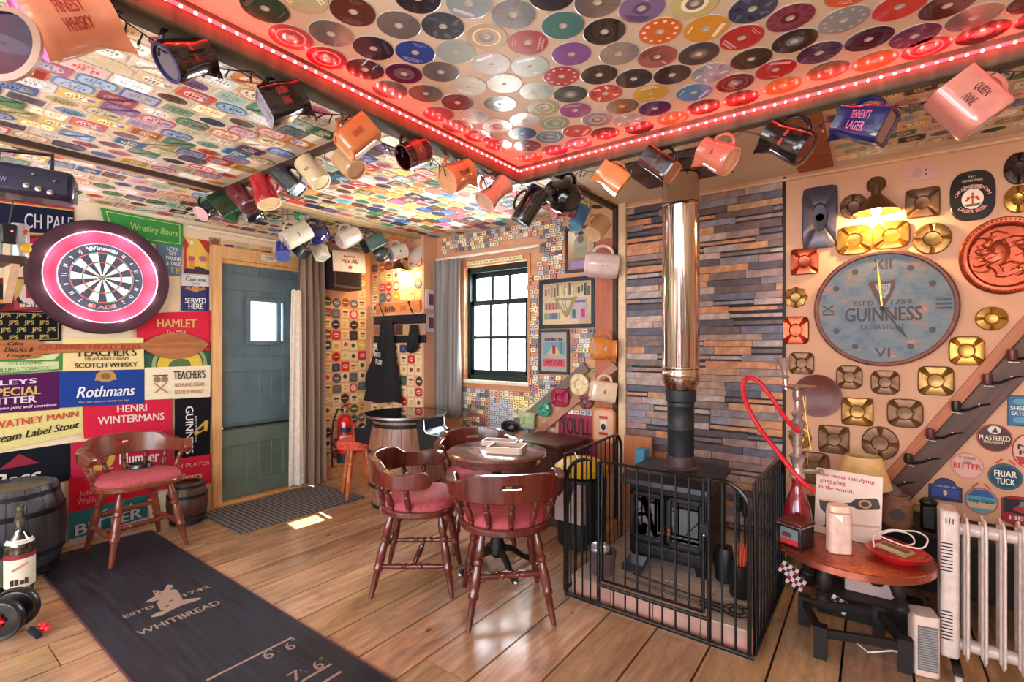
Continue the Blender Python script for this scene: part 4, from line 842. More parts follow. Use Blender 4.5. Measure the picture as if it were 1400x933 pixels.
ASH = [(1100, 358, 38, 36, 'sharp', M_cop, 'square brass ashtray glowing red, highest in the column left of the clock'), (1088, 407, 31, 28, 'star', M_br, 'small wavy round brass ashtray left of the clock'), (1088, 452, 36, 38, 'square', M_cop, 'square red-lit brass ashtray at the lower left of the clock'),  # brass trays in copper red: the red light is put into their colour
 (1096, 497, 34, 30, 'square', M_brd, 'dull square ashtray below the left side of the clock'), (1161, 516, 36, 32, 'cut', M_brd, 'dull brass ashtray directly under the clock, left one of two'), (1210, 523, 40, 33, 'cut', M_brd, 'dull brass ashtray under the clock, right one of two'),
 (1172, 563, 44, 38, 'sharp', M_br, 'square X-shaped brass ashtray above the lampshade'), (1237, 565, 50, 39, 'cut', M_brd, 'wide brown brass ashtray right of the X-shaped one'), (1279, 521, 50, 40, 'square', M_br, 'square brass ashtray between the clock and the pipe board'), (1321, 480, 50, 40, 'cut', M_brg, 'polished rounded brass ashtray at the lower right of the clock'),
 (1355, 436, 46, 33, 'round', M_brg, 'round copper-centred ashtray below the big copper plate'), (1168, 329, 50, 40, 'cut', M_brg, 'bright brass ashtray left one under the lamp'), (1218, 322, 52, 38, 'cut', M_brg, 'bright brass ashtray right one under the lamp'), (1274, 327, 54, 43, 'round', M_br, 'round brass ashtray with a red dish right of the lamp'),
 (1167, 283, 38, 34, 'round', M_brd, 'dull round ashtray in the shade left of the lamp'), (1261, 278, 48, 40, 'sharp', M_brd, 'dark square ashtray right of the lamp'), (1391, 273, 40, 38, 'round', M_brg, 'bright round ashtray at the right edge above the copper plate'),
 (1094, 598, 30, 32, 'star', M_br, 'small wavy brass ashtray behind the water pipe'), (1140, 601, 42, 38, 'sharp', M_brd, 'dark square ashtray left of the lampshade'), (1203, 606, 52, 46, 'round', M_brd, 'large dark round ashtray half behind the lampshade'), (1113, 640, 42, 44, 'square', M_brd, 'dark square ashtray below the wavy one behind the water pipe'), (1392, 231, 42, 44, 'round', paint('3c2420', .35, .3), 'dark round dish at the upper right edge')]
for x, y, w, h, k, m, lab in ASH:
    p = on('W', x, y); t = (p - Vector((0, 0, EYE))).y / ray(x, y).y; W2 = (on('W', x + w / 2, y) - on('W', x - w / 2, y)).x; H2 = (on('W', x, y - h / 2) - on('W', x, y + h / 2)).z
    tag(tray(k, W2, H2, m, .024).build('ashtray', None, wall_frame('W', p), angle=30), lab, 'ashtray', 'ashtrays on the clock wall')
PLX = {'plain': lambda c: paint(c, .35, coat=.4)}
for x, y, w, h, k, c, lab, off in ((793, 526, 26, 30, 'round', 'e8d4a8', 'round cream ashtray high on the diagonal brace', .045), (767, 544, 23, 25, 'cut', 'a01c48', 'crimson plastic ashtray on the diagonal brace', .045), (745, 560, 17, 20, 'round', '3c9c7c', 'small green round ashtray on the diagonal brace', .045), (722, 575, 19, 22, 'sharp', 'b8c8a0', 'pale green square ashtray low on the diagonal brace', .045), (802, 548, 20, 24, 'round', '7c4448', 'dark red rimmed round ashtray behind the cream jug', .02), (699, 583, 26, 16, 'round', '14181c', 'black round ashtray at the foot of the brace', .03)):
    p = on('W', x, y, off); W2 = (on('W', x + w / 2, y) - on('W', x - w / 2, y)).x; H2 = (on('W', x, y - h / 2) - on('W', x, y + h / 2)).z
    tag(tray(k, W2, H2, paint(c, .35, coat=.4), .03).build('ashtray', None, wall_frame('W', p)), lab, 'ashtray', 'coloured ashtrays on the brace')
# long dark tray left of the lamp
p = on('W', 1121, 298); T = tray('sharp', .175, .36, paint('5c5460', .35, .4), .03)
o = T.build('oblong_tray', None, wall_frame('W', p)); tag(o, 'upright oblong grey metal tray with a red spot left of the lamp', 'tray'); MB().lathe([(.0, .0095), (.022, .0095)], card('a83434'), 16).build('red_spot', o)
# big oval copper plate
p = on('W', 1374, 350); Wp = 2 * (on('W', 1374, 350) - on('W', 1310, 350)).x; Hp = (on('W', 1374, 298) - on('W', 1374, 404)).z
T = thing('copper_plate', 'big embossed copper plate at the right edge of the wall', 'plate', wall_frame('W', p))
b = MB(); b.lathe([(.45, 0), (.5, .006), (.5, .016), (.485, .022), (.44, .018), (.41, .020), (.38, .008), (0, .006)], M_cop, 48, sx=Wp, sy=Hp, caps=False); b.build('plate', T)
b = MB()
for k in range(60): a = k * 2 * math.pi / 60; b.ball((.465 * Wp * math.cos(a), .465 * Hp * math.sin(a), .018), .006, M_cop, 6)
b.build('beaded_rim', T); b = MB()
re_ = random.Random(6)
for k in range(16):
    cx_, cy_, q0 = re_.uniform(-.3, .3) * Wp, re_.uniform(-.22, .26) * Hp, re_.uniform(0, 6); rr_ = re_.uniform(.02, .05)
    b.tube([(cx_ + rr_ * math.cos(q0 + j * .5) * (1 + .4 * math.sin(j * 2.1 + k)), cy_ + rr_ * math.sin(q0 + j * .5), .009) for j in range(10)], [.002 + .0035 * math.sin(math.pi * j / 9) for j in range(10)], M_cop, 6)
b.ball((0, .13 * Hp / .3, .006), .022, M_cop, 12, (1, 1, .35)).ball((-.02, .02, .006), .05, M_cop, 14, (.8, 1.3, .14))
b.build('embossed_figure', T)
# shallow brown leather-like dish behind the hookah
p = on('W', 1117, 541); tag(MB().lathe([(.001, .008), (.09, .008), (.118, .022), (.124, .022), (.12, .0), (.001, 0)], paint('6c2c24', .35, var=.2, scale=20), 40, caps=False).build('wall_dish', None, wall_frame('W', p)), 'brown round wooden dish behind the water pipe', 'dish')
# Oranjeboom tray
pr = lambda lab, q, c, t=(), s=(), nm='wall_sign', ct='sign', **k: panel(nm, lab, ct, 'W', q, c, t, s, **k)
p = on('W', 1329, 268); w = (on('W', 1361, 268) - on('W', 1298, 268)).x; h = (on('W', 1329, 235) - on('W', 1329, 303)).z
T = thing('beer_tray', 'black rounded beer tray reading ORANJEBOOM LAGER BEER', 'tray', wall_frame('W', p)); kk = min(w, h)
b = MB(); BT = paint('201c18', .25, coat=.6); b.prism([(w / 2 * c_ / (abs(c_) ** 3 + abs(s_) ** 3) ** (1 / 3), h / 2 * s_ / (abs(c_) ** 3 + abs(s_) ** 3) ** (1 / 3)) for c_, s_ in [(math.cos(a * R(9)), math.sin(a * R(9))) for a in range(40)]], 0, .012, BT); b.build('tray', T, bevel=.005)
b = MB(); WH = card('e8d4c0'); b.flat(ell(w * .24, h * .20, 28, 0, -h * .07), .0128, WH); b.build('badge', T, smooth=False); RDD = card('b82c24')
b = MB(); z = .0135; b.box((0, -h * .13, z), (w * .04, h * .14, .0006), RDD)
for dx, dy, r in ((0, -.01, .045), (-.09, -.03, .04), (.09, -.03, .04), (-.13, -.07, .03), (.13, -.07, .03), (0, .05, .03)): b.flat(ell(w * r, h * r * .8, 10, w * dx, h * dy - h * .02), z + .0003, RDD)
b.flat([(-w * .2, -h * .17), (w * .2, -h * .17), (w * .12, -h * .22), (-w * .12, -h * .22)], z, card('40583c')); b.build('tree_emblem', T, smooth=False)
b = MB(); b.text('ORANJEBOOM', 0, -h * .07, w * .98, h * .07, .013, card('e89888'), bold=.03, arc=(w * .37, 1)); b.text('LAGER BEER', 0, -h * .07, w * .66, h * .07, .013, card('e89888'), bold=.03, arc=(w * .37, -1)); b.text('ESTABLISHED', 0, h * .17, w * .42, h * .05, .013, WH, arc=(w * .4, 1) if 0 else None); b.text('IN HOLLAND', 0, h * .235 - h * .06 - .012, w * .38, h * .04, .013, WH); b.text('1671', 0, h * .38, w * .16, h * .04, .013, WH); b.text('ESTABLISHED', 0, h * .30, w * .44, h * .045, .013, WH); b.build('lettering', T, smooth=False)
# clock
p = on('W', 1206, 422); rc = (on('W', 1206, 343) - on('W', 1206, 501)).z / 2
T = thing('wall_clock', 'big round worn blue clock reading GUINNESS with roman numerals', 'clock', wall_frame('W', p))
MC, g = mk('clock_face'); tc = g.n('ShaderNodeTexCoord'); n1 = g.n('ShaderNodeTexNoise', i_Scale=9.0, i_Detail=7.0, i_Roughness=.7); mpv = g.n('ShaderNodeVectorMath', operation='MULTIPLY'); mpv.inputs[1].default_value = (1, 1.6, 1); g.l(tc.outputs['Object'], mpv.inputs[0]); g.l(mpv.outputs[0], n1.inputs['Vector'])
cr = g.n('ShaderNodeValToRGB'); E = cr.color_ramp.elements; E[0].position = .34; E[0].color = rgb('3a4c62'); E[1].position = .52; E[1].color = rgb('5e666e'); q = E.new(.60); q.color = rgb('6e665e'); q = E.new(.645); q.color = rgb('a05c3c'); q = E.new(.72); q.color = rgb('a8948a'); g.l(n1.outputs[0], cr.inputs[0]); g.l(cr.outputs[0], g.b.inputs['Base Color']); g.b.inputs['Roughness'].default_value = .4
MB().lathe([(.001, .02), (rc * .93, .02)], MC, 64, caps=False).build('clock_face', T)
MB().lathe([(rc * .97, 0), (rc, .01), (rc, .03), (rc * .975, .036), (rc * .94, .034), (rc * .925, .02)], wood('rust_rim', '4c2c24', '845044', 'a87860', .55, (6, 6, 6), bump=.5), 72, caps=False).build('rim', T)
b = MB(); K = card('40342f'); s = rc
b.text('XII', 0, s * .76, s * .26, s * .17, .0212, K, bold=.02); b.text('VI', 0, -s * .76, s * .22, s * .17, .0212, K, bold=.02); b.text('III', 0, 0, s * .17, s * .2, .0212, K, bold=.02, M=Matrix.Translation((s * .80, s * .04, 0)) @ Matrix.Rotation(R(-90), 4, 'Z')); b.text('IX', 0, 0, s * .2, s * .17, .0212, K, bold=.02, M=Matrix.Translation((-s * .78, 0, 0)) @ Matrix.Rotation(R(90), 4, 'Z'))
b.text('GUINNESS', 0, -s * .10, s * 1.06, s * .24, .0214, card('3c2420'), bold=.03); b.text('EXTRA STOUT', 0, -s * .32, s * .6, s * .08, .0214, card('3c2420'), bold=.02); b.text("EST'D", -s * .26, s * .10, s * .28, s * .08, .0214, card('3c2420'), bold=.02); b.text('1759', s * .26, s * .10, s * .28, s * .08, .0214, card('3c2420'), bold=.02); b.build('lettering', T, smooth=False)
b = MB()
for k in (1, 2, 4, 5, 7, 8, 10, 11): a = R(30 * k); b.flat(ell(s * .048, s * .052, 14, s * .76 * math.sin(a), s * .76 * math.cos(a)), .0213, K)
b.build('hour_dots', T, smooth=False)
b = MB(); HB = card('4c3028'); hp = lambda x, y: (s * x, s * y + s * .30)
b.flat([hp(*q) for q in ((-.20, .13), (-.14, .19), (.02, .15), (.18, .19), (.17, .04), (.10, -.14), (.02, -.28), (-.04, -.24), (-.12, -.06), (-.17, .08))], .0212, HB); b.flat([hp(*q) for q in ((-.10, .11), (.12, .12), (.10, -.02), (.04, -.12), (.0, -.12), (-.06, .0))], .0214, card('8c949c'))
for k in range(5): b.flat([hp(-.07 + k * .035, .10), hp(-.062 + k * .035, .10), hp(.02 + k * .016, -.09 + k * .03), hp(.012 + k * .016, -.09 + k * .03)], .0216, HB)
b.build('harp_emblem', T, smooth=False)
MB().add([(-.003, 0, .027), (-.005, s * .5, .027), (0, s * .86, .027), (.005, s * .5, .027), (.003, 0, .027)], [(4, 3, 2, 1, 0)], M_brass, Matrix.Rotation(R(5), 4, 'Z')).build('minute_hand', T)
MB().add([(-.006, 0, .026), (-.004, s * .36, .026), (-.011, s * .42, .026), (0, s * .64, .026), (.011, s * .42, .026), (.004, s * .36, .026), (.006, 0, .026)], [(6, 5, 4, 3, 2, 1, 0)], M_black, Matrix.Rotation(R(-147), 4, 'Z')).build('hour_hand', T)
MB().lathe([(.012, .021), (.012, .030), (.004, .033)], M_black, 16).build('hub', T)
# pump clips and cards, right
PC = 'pump clips by the radiator'
def clip(lab, x, y, w, h, c, rim, t=(), s=(), shape='ell'):
    p = on('W', x, y); w2 = (on('W', x + w / 2, y) - on('W', x - w / 2, y)).x / 2; h2 = (on('W', x, y - h / 2) - on('W', x, y + h / 2)).z / 2
    T = thing('pump_clip', lab, 'pump clip', wall_frame('W', p), PC); b = MB(); A = ell(w2, h2, 30) if shape == 'ell' else [(w2 * a, h2 * b_) for a, b_ in shape]
    b.prism(A, 0, .008, card(rim)); b.prism([(q[0] * .92, q[1] * .92) for q in A], .008, .0095, card(c)); b.build('clip', T)
    b = MB(); wp = lambda u, v, z: (u * w2, v * h2, .0105 + z)
    for k, q in enumerate(s): b.flat(q[1] if q[0] == 'poly' else ell(q[3], q[4], 18, q[1], q[2]), .0002 * k, card(q[-1]), warp=wp)
    if s: b.build('printed_emblem', T, smooth=False)
    b = MB()
    for q in t: b.text(q[0], q[1], q[2], q[3], q[4], .0016, card(q[5]), warp=wp if not (len(q) > 6 and 'arc' in q[6]) else None, **(q[6] if len(q) > 6 else {}))
    if t: b.build('lettering', T, smooth=False)
SQ = [(-1, -1), (1, -1), (1, 1), (-1, 1)]
clip('dark maroon clip reading PLASTERED PHEASANT', 1359, 599, 50, 38, '4a2420', 'b84830', [('PLASTERED', 0, .02, 1.7, .34, 'f0dcb8', BD), ('PHEASANT', 0, -.28, 1.2, .2, 'e0c098', BD)], [('ell', 0, .58, .36, .3, 'e8dcd0'), ('poly', [(-.16, .4), (.2, .4), (.06, .8)], '3c2c28')])
clip("pale round mat reading ST GEORGE'S BITTER", 1322, 637, 46, 36, 'dc9c8c', 'd89078', [('BITTER', 0, .0, 1.66, .40, 'd02820', BD), ("ST GEORGE'S", 0, .62, 1.0, .2, '503c3c', BD)], [('ell', 0, .0, .86, .86, 'e4ac9c'), ('ell', 0, .28, .3, .16, 'b08480')])
clip('blue oval clip reading FRIAR TUCK with red windmill tops', 1374, 652, 48, 36, '185c78', '5c5048', [('FRIAR', 0, .24, 1.3, .46, 'f4ecd8', BD), ('TUCK', 0, -.34, 1.1, .46, 'f4ecd8', BD)], [('ell', 0, 0, .86, .8, '0c3c50'), ('poly', [(-.6, 1.0), (-.2, 1.4), (-.14, 1.3), (-.5, .95)], 'c84434'), ('poly', [(.6, 1.0), (.2, 1.4), (.14, 1.3), (.5, .95)], 'c84434')])
clip('sky blue oval clip reading Lazy Daze with red windmill tops', 1341, 685, 46, 36, '5ca0b8', 'c85c38', [('Lazy Daze', 0, -.02, 1.5, .4, '18405c', BI)], [('poly', [(-.9, -.1), (.9, -.1), (.7, -.55), (-.7, -.55)], 'dcb488'), ('poly', [(-.8, .35), (.8, .35), (.4, .85), (-.4, .85)], '2c5c98'), ('poly', [(-.6, 1.0), (-.2, 1.4), (-.14, 1.3), (-.5, .95)], 'c84434'), ('poly', [(.6, 1.0), (.2, 1.4), (.14, 1.3), (.5, .95)], 'c84434')])
clip('dark arched clip with a blue moonlit scene', 1292, 671, 46, 34, '2c3870', '2c2428', [('*9', 0, .36, 1.3, .16, '8c94c8')], [('poly', [(-.8, -.5), (.8, -.5), (.8, .2), (-.8, .2)], '3c50a0'), ('ell', 0, -.14, .12, .22, 'd8d0c0')], [(-1, -.8), (1, -.8), (1, .4), (.7, .45), (.55, .8), (.2, 1), (-.2, 1), (-.55, .8), (-.7, .45), (-1, .4)])
clip('white round clip with a red base with a bold N, at the right edge', 1404, 617, 42, 46, 'e8b8a4', 'c02820', [('N', -.2, .25, .9, .3, '3c2428', BD), ('R', -.2, -.1, .7, .24, '3c2428', BD)], [('poly', [(-.8, -.35), (.8, -.35), (.5, -.8), (-.5, -.8)], 'c02820')])
clip('blue square clip reading SHEEP EATER at the right edge', 1394, 562, 34, 42, '2c6c94', '24486c', [('SHEEP', 0, .18, 1.6, .26, 'f0ece8', BD), ('EATER', 0, -.16, 1.4, .26, 'f0ece8', BD)], [('ell', 0, .6, .6, .2, '5c9cb8'), ('ell', 0, -.6, .6, .2, '5c9cb8')], SQ)
clip('red and black clip at the right edge above the radiator', 1392, 699, 48, 44, 'a82428', '9c1c20', [('HEC', .1, -.42, 1.3, .26, 'f0d8d0', BD)], [('poly', [(-.85, -.1), (.9, -.25), (.9, .75), (-.85, .75)], '241c20'), ('poly', [(-.4, .1), (.2, .5), (.7, .1), (.2, -.1)], 'c02830'), ('poly', [(0, .3), (.8, .3), (.7, .62), (.1, .62)], '7c8c84')], [(-1, -.7), (0, -1), (1, -.7), (1, .9), (-.4, .9), (-1, .7)])
pr('mustard card with handwriting behind the stoneware jar', [(1241, 688), (1278, 692), (1277, 722), (1240, 718)], 'b89850', [('*4', .5, .6, .5, .2, '6c5430', BI), ('*5', .5, .34, .56, .2, '6c5430', BI)], [('frame', .03, .97, .04, .96, '3c2c20')], nm='wall_card', ct='card')
pr('small cream plastic socket plate above the lamp', [(1242, 228), (1281, 222), (1281, 243), (1242, 249)], 'e0a89c', (), [('ell', .32, .5, .2, .34, 'd49c90'), ('ell', .62, .62, .03, .06, '40302c'), ('ell', .62, .35, .03, .06, '40302c')], nm='wall_plate', ct='plate')
# pipe rack board
a, c = on('W', 1200, 705, .015), on('W', 1425, 462, .015); L = (c - a).length; M = axis_frame(a, c, (0, -1, 0))
T = thing('pipe_board', 'dark brown diagonal board holding a column of tobacco pipes', 'pipe rack', M)
MB().box((0, 0, L / 2), (.028, .115, L), wood('pipe_wood', '40261e', '6c4434', '8c5c44', .5)).build('board', T, bevel=.004)
a2, c2 = on('W', 1190, 681, .012), on('W', 1412, 430, .012); M2 = axis_frame(a2, c2, (0, -1, 0)); MB(M.inverted() @ M2).box((-.004, 0, (c2 - a2).length / 2), (.022, .045, (c2 - a2).length), wood('pipe_edge', 'a0502c', 'c8743c', 'd88848', .45)).build('edge_strip', T)
for k, (x, y, lab) in enumerate(((1209, 660, 'lowest'), (1242, 628, 'second lowest'), (1272, 594, 'third lowest, reddish'), (1307, 556, 'middle'), (1350, 519, 'second highest, dark red square'), (1384, 486, 'highest'))):
    p = on('W', x, y, .06); T = thing('tobacco_pipe', f'tobacco pipe, {lab} on the dark diagonal board', 'pipe', wall_frame('W', p), 'tobacco pipes on the diagonal board')
    m = [paint('241814', .35), paint('342018', .35), paint('5c2420', .35)][k % 3 if k != 4 else 2]
    MB().lathe([(.006, -.03), (.017, -.022), (.02, 0), (.018, .026), (.014, .028), (.012, .0), (.004, -.015)], m, 16, Matrix.Rotation(R(-90), 4, 'X'), caps=False).build('bowl', T)
    MB().tube([(.012, -.02, 0), (.05, -.012, 0), (.09, .012, 0), (.125, .02, 0)], [.008, .006, .0045, .0035], paint('100c0c', .3), 8).build('stem', T)
    MB().rod((-.02, -.033, -.05), (.02, -.034, .01), .003, M_white, 6).build('white_peg', T); MB().rod((.085, .01, -.04), (.085, .018, .01), .003, M_white, 6).build('white_peg', T)
# wall lamp over the clock
def wall_lamp(pl, x, y, lab, power, sc=1.0, off=.10):
    p = on(pl, x, y, off); nrm = Vector(PL[pl][3]); M = wall_frame(pl, p); T = thing('wall_lamp', lab, 'lamp', M)
    MS_ = paint('6c4c2c', .4, .6)
    MB().lathe([(.028 * sc, .075 * sc), (.035 * sc, .068 * sc), (.10 * sc, -.012 * sc), (.103 * sc, -.014 * sc), (.098 * sc, -.010 * sc), (.03 * sc, .062 * sc)], MS_, 28, Matrix.Rotation(R(-90), 4, 'X') @ Matrix.Rotation(0, 4, 'X'), caps=False).build('lamp_shade', T)
    MB().lathe([(.022 * sc, 0), (.024 * sc, .06 * sc)], MS_, 14, Matrix.Translation((0, .07 * sc, 0)) @ Matrix.Rotation(R(-90), 4, 'X')).build('lamp_holder', T)
    MB().lathe([(.045 * sc, 0), (.045 * sc, .008), (.03 * sc, .02)], MS_, 20, Matrix.Translation((0, .16 * sc, -off))).build('wall_rose', T)
    MB().tube([(0, .16 * sc, -off + .01), (0, .165 * sc, -.03), (0, .14 * sc, 0), (0, .12 * sc, 0)], .008 * sc, MS_).build('arm', T)
    MB().ball((0, -.005 * sc, 0), .024 * sc, paint('ffd890', .3, emit=60), 14).build('light_bulb', T)
    l = lamp('wall_lamp_light', 'POINT', p + Vector((0, 0, -.04 * sc)) + nrm * .0, power, (1, .62, .26), shadow_soft_size=.025); return T
wall_lamp('W', 1198, 287, 'brown conical wall lamp lit above the blue clock', 12)
wall_lamp('A', 545, 368, 'small lit wall lamp in the coat corner under the mugs', 9, .8)
# ---------------- chairs, table, barrels ----------------
M_mah = wood('mahogany', '3c1410', '6c2a20', '8c4434', .22, (10, 10, 1.4), coat=.6, bump=.05)
M_mahl = wood('mahogany_light', '4c2014', '84402a', 'a4603c', .28, (10, 10, 1.4), coat=.4, bump=.05)
M_seat = paint('a84850', .8, var=.22, scale=60, bump=.4)
LEG = [(0, .013), (.06, .015), (.14, .019), (.22, .022), (.27, .016), (.29, .023), (.33, .023), (.35, .016), (.42, .021), (.55, .024), (.62, .020), (.64, .024), (.67, .024), (.69, .018), (.85, .016), (1, .011)]
STR = [(0, .009), (.15, .012), (.3, .016), (.36, .011), (.39, .017), (.44, .012), (.5, .018), (.56, .012), (.61, .017), (.64, .011), (.7, .016), (.85, .012), (1, .009)]
SPI = [(0, .009), (.10, .011), (.16, .016), (.20, .010), (.24, .014), (.45, .017), (.62, .012), (.66, .016), (.70, .011), (.80, .016), (.92, .010), (1, .007)]
def make_chair(m, label):
    T = thing('captains_chair', label, 'chair', Matrix.Identity(4), 'captain chairs')
    seat = []
    for k in range(40):
        a = 2 * math.pi * k / 40; c, s = math.cos(a), math.sin(a); rx, ry = .225, (.215 if s < 0 else .205); p = 2 if s < 0 else 2.8
        q = 1 / (abs(c) ** p + abs(s) ** p) ** (1 / p); seat.append((c * q * rx, s * q * ry - (.018 * math.exp(-(c * 4) ** 2) if s > 0 else 0)))
    MB().prism(seat, .405, .44, m).build('seat', T, bevel=.008)
    b = MB(); vs = []; fs = []; rr = [(.93, .436), (.95, .452), (.91, .470), (.78, .482), (.5, .487), (.02, .489)]
    for s_, z in rr: vs += [(x * s_, y * s_ + .008, z) for x, y in seat]
    for i in range(len(rr) - 1):
        for k in range(40): fs.append((i * 40 + k, i * 40 + (k + 1) % 40, (i + 1) * 40 + (k + 1) % 40, (i + 1) * 40 + k))
    fs.append(tuple(5 * 40 + k for k in range(40))); b.add(vs, fs, M_seat); b.build('cushion', T, angle=60)
    F = {}
    for sx in (-1, 1):
        for sy in (-1, 1):
            top = Vector((sx * .125, sy * .125, .41)); bot = Vector((sx * .195, sy * (.195 if sy > 0 else .215), 0)); F[sx, sy] = (top, bot)
            MB().turn(top, bot, LEG, m, 12).build('leg', T)
    at = lambda sx, sy, z: F[sx, sy][0].lerp(F[sx, sy][1], 1 - z / .41)
    for sx in (-1, 1): MB().turn(at(sx, -1, .15), at(sx, 1, .15), STR, m, 10).build('stretcher', T)
    MB().turn((at(-1, -1, .15) + at(-1, 1, .15)) / 2, (at(1, -1, .15) + at(1, 1, .15)) / 2, STR, m, 10).build('stretcher', T)
    MB().turn(at(-1, -1, .22), at(1, -1, .22), STR, m, 10).build('stretcher', T)
    def arc(t, r=1.0, lean=0): a = R(-90 + t); return Vector(((.262 + lean) * r * math.cos(a), (.235 + lean) * r * math.sin(a) + .0, 0))
    for t in (-84, -54, -27, 0, 27, 54, 84):
        lo = arc(t, .80); lo.z = .435; hi = arc(t, 1, -.004); hi.z = .572; MB().turn(lo, hi, SPI, m, 10).build('spindle', T)
    # bow rail: tall in the middle, scalloped down to rounded arm ends, with a hand slot
    b = MB(); n = 72; T0 = 114; vs = []; fs = []
    def topz(t):
        a = abs(t)
        if a < 38: return .692 + .010 * math.cos(R(a * 2.3))
        if a < 58: return .692 - .040 * (.5 - .5 * math.cos(math.pi * (a - 38) / 20)) 
        return .652 - .012 * (.5 - .5 * math.cos(math.pi * (a - 58) / 22)) if a < 80 else .640 + .012 * math.sin(math.pi * (a - 80) / 38)
    secs = []
    for i in range(n + 1):
        t = -T0 + 2 * T0 * i / n; e = max(0, (abs(t) - 102) / 12); sh = math.sqrt(max(.02, 1 - e * e)); z0, z1 = .567, topz(t); zc = (z0 + z1) / 2; z0 = zc - (zc - z0) * sh; z1 = zc + (z1 - zc) * sh
        th = .013 + (.010 if abs(t) > 62 else .010 * abs(t) / 62); secs.append((t, z0, z1, th))
    def strip(i0, i1, lo, hi, c0=True, c1=True):
        base = len(b.v); vs = []; fs = []
        for i in range(i0, i1 + 1):
            t, z0, z1, th = secs[i]; za, zb = lo(z0, z1), hi(z0, z1)
            for z, r in ((za, -th), (za, th), (zb, th), (zb, -th)):
                p = arc(t, 1, r + .10 * (z - .567)); p.z = z; vs.append(p)
        m_ = i1 - i0
        for i in range(m_):
            for k in range(4): fs.append((i * 4 + k, i * 4 + (k + 1) % 4, i * 4 + 4 + (k + 1) % 4, i * 4 + 4 + k))
        if c0: fs.append((3, 2, 1, 0))
        if c1: fs.append(tuple(m_ * 4 + k for k in range(4)))
        b.add(vs, fs, m)
    h0, h1 = 33, 39
    strip(0, h0, lambda a, c: a, lambda a, c: c, c1=False); strip(h1, n, lambda a, c: a, lambda a, c: c, c0=False); strip(h0, h1, lambda a, c: a, lambda a, c: .633, False, False); strip(h0, h1, lambda a, c: .652, lambda a, c: c, False, False)
    for i in (h0, h1):
        t, z0, z1, th = secs[i]; vs = []
        for z, r in ((.633, -th), (.633, th), (.652, th), (.652, -th)): p = arc(t, 1, r + .10 * (z - .567)); p.z = z; vs.append(p)
        b.add(vs, [(0, 1, 2, 3)], m)
    b.build('bow_rail', T, bevel=.005, angle=50)
    return T
def copy_tree(o, parent=None):
    c = o.copy(); COL.objects.link(c); c.parent = parent
    for ch in [x for x in o.children]: copy_tree(ch, c)
    return c
def face(x, y, dx, dy): return Matrix.Translation((x, y, .001)) @ Matrix.Rotation(math.atan2(dy, dx) - math.pi / 2, 4, 'Z')
ch0 = make_chair(M_mah, 'mahogany captain chair with its back to the camera, nearest the fire guard')
ch0.matrix_local = face(-1.462, 1.92, -.70, .71)
bpy.context.view_layer.update()
c = copy_tree(ch0); c['label'] = 'mahogany captain chair on the left side of the round table, green glint on its rail'; c.matrix_local = face(-1.985, 1.84, .80, .60)
c = copy_tree(ch0); c['label'] = 'mahogany captain chair behind the round table, half hidden beside the arcade barrel'; c.matrix_local = face(-2.08, 2.44, .78, -.62)
ch1 = make_chair(M_mahl, 'lone brown captain chair standing on the dart mat against the towel wall'); ch1.matrix_local = Matrix.Translation((0, 0, .006)) @ face(-3.70, 1.06, 1, .05)
T = thing('ashtray', 'round black ashtray lying on the seat of the lone chair', 'ashtray', (-3.80, 1.10, .499)); MB().lathe([(.001, .006), (.05, .006), (.058, .02), (.07, .02), (.075, 0), (.001, 0)], paint('101216', .25, coat=.6), 32, caps=False).build('dish', T)
# pub table
TX, TY = -1.73, 2.19
T = thing('pub_table', 'small round dark pub table on a black iron pedestal, chairs pushed up', 'table', (TX, TY, 0))
M_tt = wood('table_top', '4a2624', '7c4a40', 'a07468', .12, (3, 14, 14), coat=1, bump=.03)
MB().lathe([(.001, .652), (.262, .652), (.280, .660), (.284, .670), (.280, .679), (.272, .683), (.001, .683)], M_tt, 56, caps=False).build('table_top', T)
MB().lathe([(.245, .618), (.25, .652), (.001, .652), (.001, .640), (.235, .618)], M_tt, 40, caps=False).build('apron', T)
MB().lathe([(.06, .64), (.03, .60), (.024, .5), (.03, .42), (.022, .3), (.03, .2), (.045, .14), (.05, .1), (.02, .07)], M_black, 20).build('pedestal_column', T)
for k in range(4):
    a = R(45 + 90 * k + 20); d = Vector((math.cos(a), math.sin(a), 0)); MB().tube([d * .03 + Vector((0, 0, .12)), d * .10 + Vector((0, 0, .10)), d * .17 + Vector((0, 0, .04)), d * .22 + Vector((0, 0, .02))], [.022, .018, .016, .02], M_black, 8).ball(d * .225 + Vector((0, 0, .018)), .018, M_steel, 10).build('foot', T)
bxm = wood('box_wood', 'b09480', 'd0b8a4', 'e0ccb8', .5, (2, 12, 12))
for lab, x, y, rz, w, d, h in (('empty pale wooden tray on the round table, the further one', -1.79, 2.30, 22, .20, .10, .03), ('pale wooden box tray with a small dark lump inside, the nearer one on the table', -1.655, 2.185, 22, .19, .15, .035)):
    T = thing('wooden_tray', lab, 'tray', Matrix.Translation((x, y, .684)) @ Matrix.Rotation(R(rz), 4, 'Z'), 'wooden trays on the pub table')
    MB().box((0, 0, .003), (w, d, .005), bxm).build('tray_base', T)
    for cx_, cy_, sx, sy in ((0, d / 2, w, .012), (0, -d / 2, w, .012), (w / 2, 0, .012, d), (-w / 2, 0, .012, d)): MB().box((cx_, cy_, h / 2), (sx, sy, h), bxm).build('tray_side', T, bevel=.002)
tag(MB().ball((0, 0, 0), .011, M_dark, 8, (1.6, 1, .8)).build('dice_cup', None, Matrix.Translation((-1.65, 2.20, .699))), 'small dark lump inside the nearer wooden tray', 'game piece')
